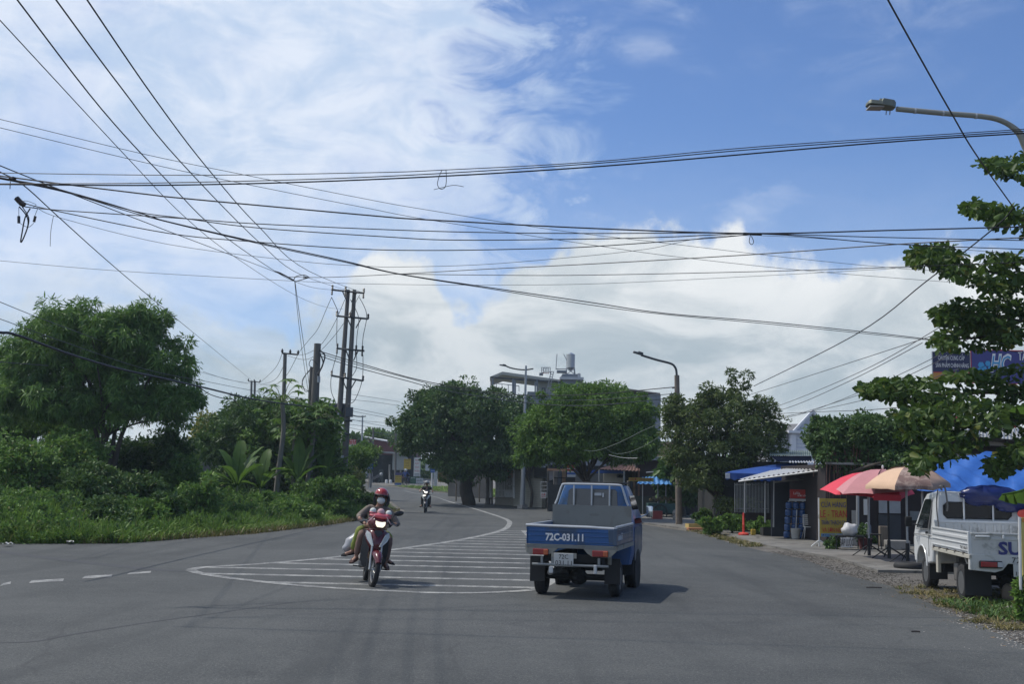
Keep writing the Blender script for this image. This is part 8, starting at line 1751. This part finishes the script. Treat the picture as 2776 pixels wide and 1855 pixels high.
rider, J = person('person in a red helmet, white mask and taupe jacket riding the dark red motorcycle', dict(pelvis=(0, -.30, .86), chest=(0, -.20, 1.17), neck=(0, -.13, 1.36), head=(0, -.08, 1.475),
    shL=(-.17, -.17, 1.28), shR=(.17, -.17, 1.28), elL=(-.36, -.06, 1.06), elR=(.33, -.05, 1.10), haL=TN((-.31, .235, 1.078)), haR=TN((.31, .235, 1.078)),
    hipL=(-.09, -.28, .83), hipR=(.09, -.28, .83), knL=(-.235, .12, .80), knR=(.245, .10, .83), anL=(-.25, -.02, .37), anR=(.27, .00, .40), toL=(-.28, .10, .325), toR=(.33, .11, .35)),
    MN, M_BRNSH, M_BRNTR, helmet=(M_HELM, M_PLAS), mask=M_MASK, shoe=mat('brown_sandal', (0.09, 0.045, 0.035), .7))
person('passenger in lime green trousers and dark jacket sitting behind the masked rider', dict(pelvis=(0, -.62, .90), chest=(-.03, -.55, 1.18), neck=(-.05, -.50, 1.34), head=(-.055, -.47, 1.445),
    shL=(-.19, -.53, 1.28), shR=(.14, -.53, 1.28), elL=(-.27, -.42, 1.04), elR=(.26, -.38, 1.04), haL=(-.18, -.22, .98), haR=(.18, -.22, .98),
    hipL=(-.06, -.60, .86), hipR=(.16, -.60, .86), knL=(-.26, -.20, .84), knR=(.27, -.16, .88), anL=(-.27, -.42, .43), anR=(.33, -.34, .47), toL=(-.40, -.33, .38), toR=(.45, -.27, .42)),
    MN, M_DKSL, M_LIME, helmet=(mat('dark_green_helmet', (0.02, 0.035, 0.03), .4), M_PLAS), shoe=M_BLACK)
def mthing(name, label, cat, M, group=None): return thing(name, label, cat, M=M.copy(), group=group)
o = mthing('plush_bundle', 'pink bundle with three round pink and white tops tied on the handlebar', 'bundle', MN)
M_PK = mat('pink_bag', (0.55, 0.10, 0.13), .5, var=.08, bump=.3, bscale=20); M_PKL = mat('pale_pink', (0.62, 0.38, 0.38), .7, var=.05)
mb = MB(); mb.ball((0, .36, 1.165), (.19, .10, .05), 20, 10); mb.build('bag', M_PK, o, smooth=True, world=False)
for i, (x, z, r, m_) in enumerate(((.135, 1.235, .055, M_MASK), (0, 1.235, .063, M_PKL), (-.135, 1.23, .055, M_MASK))):
    mb = MB(); mb.ball((x, .35, z), r, 14, 10); mb.build('round_top', m_, o, smooth=True, world=False); mb = MB(); mb.torus((x, .35, z - .025), r * .92, .012, 'Z', 16, 6); mb.build('pink_rim', M_PK, o, smooth=True, world=False)
mb = MB()
for s in (-1, 1): mb.tube([(s * .10, .44, 1.17), (s * .17, .46, 1.08), (s * .20, .42, 1.05)], .007, 5)
mb.build('tie_string', M_PKL, o, world=False)
o = mthing('carrier_bag', 'pale translucent plastic bag hanging at the side behind the lime trousers', 'bag', MN)
mb = MB(); mb.ball((.36, -.48, .62), (.10, .13, .20), 16, 12, Matrix.Rotation(-.5, 4, 'Y')); mb.v = [(v[0] + .015 * math.sin(v[2] * 40), v[1], v[2]) for v in mb.v]; mb.build('bag_body', mat('plastic_grey', (0.34, 0.34, 0.36), .35, var=.15, scale=9), o, smooth=True, world=False)
# second motorbike
c2 = G(1151, 1391); head2 = math.pi + R(1)
M_GOLD = mat('bike_brown_silver', (0.10, 0.085, 0.08), .2, .4, var=.06, coat=.6); M_LAMP2 = mat('headlight_on', (0.8, 0.78, 0.7), .1, emit=(1, .97, .88), estr=1.3)
b2, M2, T2 = bike('motorcycle', 'dark motorcycle coming round the bend with its lamp shining', (c2.x, c2.y + .61, c2.z), head2, R(-1), M_GOLD, M_LAMP2, small=True, mirrors=())
mb = MB(); mb.ball((.10, .50, .86), (.05, .03, .04), 10, 6); mb.ball((0.02, .53, .88), (.035, .02, .025), 8, 6); mb.build('cowl_lamp', M_LAMP2, b2, smooth=True, world=False)
SK = dict(pelvis=(0, -.28, .86), chest=(0, -.22, 1.18), neck=(0, -.18, 1.36), head=(0, -.15, 1.475), shL=(-.17, -.20, 1.30), shR=(.17, -.20, 1.30), elL=(-.34, -.06, 1.10), elR=(.34, -.06, 1.10),
    hipL=(-.09, -.26, .83), hipR=(.09, -.26, .83), knL=(-.20, .12, .78), knR=(.20, .12, .78), anL=(-.20, .02, .36), anR=(.20, .02, .36), toL=(-.27, .14, .31), toR=(.27, .14, .31))
person('person in a black top and pale cap riding the dark motorcycle at the bend', dict(SK, haL=T2((-.31, .235, 1.078)), haR=T2((.31, .235, 1.078))), M2, mat('black_top', (0.02, 0.019, 0.022), .8), mat('black_trousers', (0.014, 0.016, 0.022), .8), helmet=(mat('pale_cap', (0.30, 0.31, 0.30), .3), M_PLAS), short_sleeve=True, shoe=M_BLACK)
# third, riding away
c3 = P(1099, 1331, 112); 
b3, M3, T3 = bike('motorcycle', 'far away motorcycle ridden by the person in blue', (c3.x, 112, g_z(112)), R(-12), 0, M_PLAS, M_IND, small=True, mirrors=())
person('person in a blue raincoat and white helmet riding away at the far bend', dict(SK, haL=T3((-.31, .235, 1.078)), haR=T3((.31, .235, 1.078))), M3, mat('blue_raincoat', (0.03, 0.06, 0.20), .7), mat('navy_trousers', (0.02, 0.03, 0.08), .8), helmet=(mat('white_helmet', (0.65, 0.65, 0.65), .3), M_MASK), shoe=M_BLACK)
o = thing('parked_motorcycle', 'parked motorcycles and a white helmet in the dim far shop', 'motorcycle', tuple(gp(1030, 1308, 118.5)))
c = gp(1030, 1308, 118); mb = MB(); 
for dx in (-1.3, -.2): mb.torus((c.x + dx, c.y, c.z + .3), .26, .05, 'Y', 16, 6)
mb.build('wheel', M_TYRE, o); mb = MB(); mb.loft([[Vector((c.x + x, c.y - w, c.z + z)), Vector((c.x + x, c.y + w, c.z + z)), Vector((c.x + x, c.y + w, c.z + z + h)), Vector((c.x + x, c.y - w, c.z + z + h))] for x, w, z, h in ((-1.5, .06, .5, .1), (-1.1, .12, .55, .22), (-.6, .1, .4, .25), (-.2, .12, .6, .35), (0, .05, .9, .1))]); mb.build('bike_body', mat('dull_bike', (0.10, 0.10, 0.11), .4), o, smooth=True)
mb = MB(); mb.ball((c.x + .1, c.y, c.z + .95), .17, 10, 8); mb.build('helmet', M_LGREY, o, smooth=True)
# ================================================================ litter, pebbles, straw
rg = random.Random(12); LIT = [(20, 1483, .30, 'crumpled white bag on the left road edge, leftmost'), (190, 1477, .26, 'white scrap on the left road edge, second from the left'), (300, 1470, .12, 'tiny white scrap beside the round bush'), (455, 1462, .22, 'pale scrap on the left road edge under the thin post'), (528, 1451, .32, 'white paper scrap at the grass edge, left of the papaya trunk'), (637, 1448, .14, 'small white scrap on the road edge below the banana plants'), (597, 1430, .16, 'upright pale scrap in the grass below the banana plants'), (733, 1443, .14, 'small pale scrap near the papaya trunk'), (872, 1420, .22, 'white scrap on the road edge behind the masked rider')]
for px, py, s, lab in LIT:
    c = G(px, py); o = thing('litter', lab, 'litter', (c.x, c.y, .02), rg.uniform(0, 3), 'scraps along the left road edge'); mb = MB(); n = 6; vs = []; fs = []
    for i in range(n + 1):
        for j in range(n + 1): vs.append(((i / n - .5) * s, (j / n - .5) * s * .6, abs(.10 * s * math.sin(i * 1.9 + px)) + abs(.16 * s * math.sin(j * 2.3 + i * .7)) + .01))
    for i in range(n):
        for j in range(n): q = i * (n + 1) + j; fs.append((q, q + 1, q + n + 2, q + n + 1))
    mb.add(vs, fs); mb.build('scrap', mat('litter_white', (0.50, 0.50, 0.47), .7, var=.1), o, world=False)
def scatter(name, label, cat, fn, n, size, m, seed, flat=.5, z=0.0, stuff=True):
    rng = np.random.default_rng(seed); xy = fn(rng, n); n = len(xy); s = rng.uniform(size[0], size[1], n) * rng.random(n) ** .8 + size[0] * .3
    base = np.array([(1, 0, 0), (0, 1, 0), (-1, 0, 0), (0, -1, 0), (0, 0, 1), (0, 0, -.3)]); a = rng.uniform(0, 6.28, n); sc3 = rng.uniform(.6, 1.3, (n, 3)); V = np.empty((n, 6, 3))
    for k in range(6):
        b = base[k] * sc3; V[:, k, 0] = xy[:, 0] + s * (b[:, 0] * np.cos(a) - b[:, 1] * np.sin(a)); V[:, k, 1] = xy[:, 1] + s * (b[:, 0] * np.sin(a) + b[:, 1] * np.cos(a)); V[:, k, 2] = np.array([g_z(y) for y in xy[:, 1]]) + z + s * b[:, 2] * flat
    fc = np.array([(0, 1, 4), (1, 2, 4), (2, 3, 4), (3, 0, 4), (1, 0, 5), (2, 1, 5), (3, 2, 5), (0, 3, 5)]); idx = (np.arange(n)[:, None, None] * 6 + fc[None]).reshape(-1)
    me = bpy.data.meshes.new(name); me.vertices.add(n * 6); me.vertices.foreach_set('co', V.ravel()); me.loops.add(len(idx)); me.loops.foreach_set('vertex_index', idx); me.polygons.add(n * 8); me.polygons.foreach_set('loop_start', np.arange(n * 8) * 3); me.polygons.foreach_set('loop_total', np.full(n * 8, 3)); me.update(calc_edges=True); me.materials.append(m)
    return tag(link_mesh(name, me), label, cat, kind='stuff')
def redge(a, b, y0, y1, spread=1.0):
    def fn(rng, n):
        y = rng.uniform(y0, y1, n); x = np.array([xr(v) for v in y]) + a + (b - a) * rng.random(n) ** spread + .15 * np.sin(y * 3.1) + .1 * np.sin(y * 7.7); return np.stack([x, y], 1)
    return fn
def pebmat():
    m = bpy.data.materials.new('pebble'); m.use_nodes = True; g = NG(m.node_tree); b = m.node_tree.nodes['Principled BSDF']; geo = g.n('ShaderNodeNewGeometry'); rmp = g.n('ShaderNodeValToRGB'); g.l(geo.outputs['Random Per Island'], rmp.inputs[0])
    e = rmp.color_ramp.elements; e[0].color = (0.07, 0.06, 0.05, 1); e[1].position = 1; e[1].color = (0.42, 0.40, 0.37, 1); q = e.new(.6); q.color = (0.20, 0.185, 0.165, 1); g.l(rmp.outputs[0], b.inputs['Base Color']); b.inputs['Roughness'].default_value = .9; return m
M_PEB = pebmat()
scatter('gravel', 'loose gravel and rubble on the right verge', 'gravel', redge(-.15, 5.5, 10.5, 17.5, 1.2), 15000, (.006, .036), M_PEB, 21)
scatter('gravel', 'fine dark gravel strip between road and pavement', 'gravel', redge(-.25, 1.3, 16, 32, 1.4), 8000, (.006, .03), mat('gravel_dark', (0.08, 0.072, 0.062), .9, var=.4, scale=30), 22)
scatter('gravel', 'sparse grit on the asphalt near the right edge', 'grit', redge(-2.2, 0.1, 10.5, 26, .35), 2500, (.004, .018), M_PEB, 23)
scatter('gravel', 'crumbs of grit along the left road edge', 'grit', lambda rng, n: (lambda q: np.stack([q[:, 0], q[:, 1] - .25 - .25 * rng.random(len(q))], 1))(vband(-.3, .2)(rng, n)), 1800, (.006, .03), M_PEB, 24)
grass('dry_grass', 'dry straw and cut grass along the edge in front of the white truck', (lambda rng, n: (lambda q: q[(np.sin(q[:, 0] * 5.1 + q[:, 1] * 2.3) + np.sin(q[:, 1] * 6.7 - q[:, 0] * 3) + rng.normal(0, .7, len(q))) > .3])(redge(.0, 1.9, 15.2, 21.5, 1.0)(rng, n))), 11000, (.02, .13), L_DRY, 45, w=.016, lean=2.2)
grass('dry_grass', 'green brown weeds under the white truck', lambda rng, n: np.stack([rng.uniform(6.8, 9.0, n), rng.uniform(16.2, 18.6, n)], 1), 2500, (.04, .2), L_SHRD, 46, w=.02, lean=1.2)
grass('dry_grass', 'pavement edge weeds by the planting bed', redge(.1, .6, 34, 44, 1.0), 1500, (.04, .16), L_DRY, 47, w=.03, lean=1.5)
for i, (px, py, L_, lab) in enumerate([(2370, 1597, .28, 'short dark stick on the asphalt right of the centre'), (2483, 1718, .11, 'tiny dark twig on the asphalt at the lower right')]):
    c = G(px, py); o = thing('twig', lab, 'stick', (c.x, c.y, .02)); mb = MB(); mb.tube([c + Vector((-L_ / 2, 0, .02)), c + Vector((0, .02, .022)), c + Vector((L_ / 2, 0, .02))], .010, 5); mb.build('stick', M_DKBR, o)

scatter('rubble', 'white shell and stone fragments strewn over the gravel at the lower right', 'rubble', redge(-.1, 4.5, 10.5, 15.8, 1.2), 420, (.012, .05), mat('white_fragment', (0.50, 0.48, 0.44), .8, var=.2, scale=30), 26, flat=.35)
scatter('leaf_litter', 'brown fallen leaves and husks on the gravel in front of the white truck', 'litter', redge(-.3, 3.5, 11, 20, 1.2), 900, (.012, .05), mat('dead_leaf', (0.20, 0.13, 0.07), .8, var=.4, scale=30), 27, flat=.25)
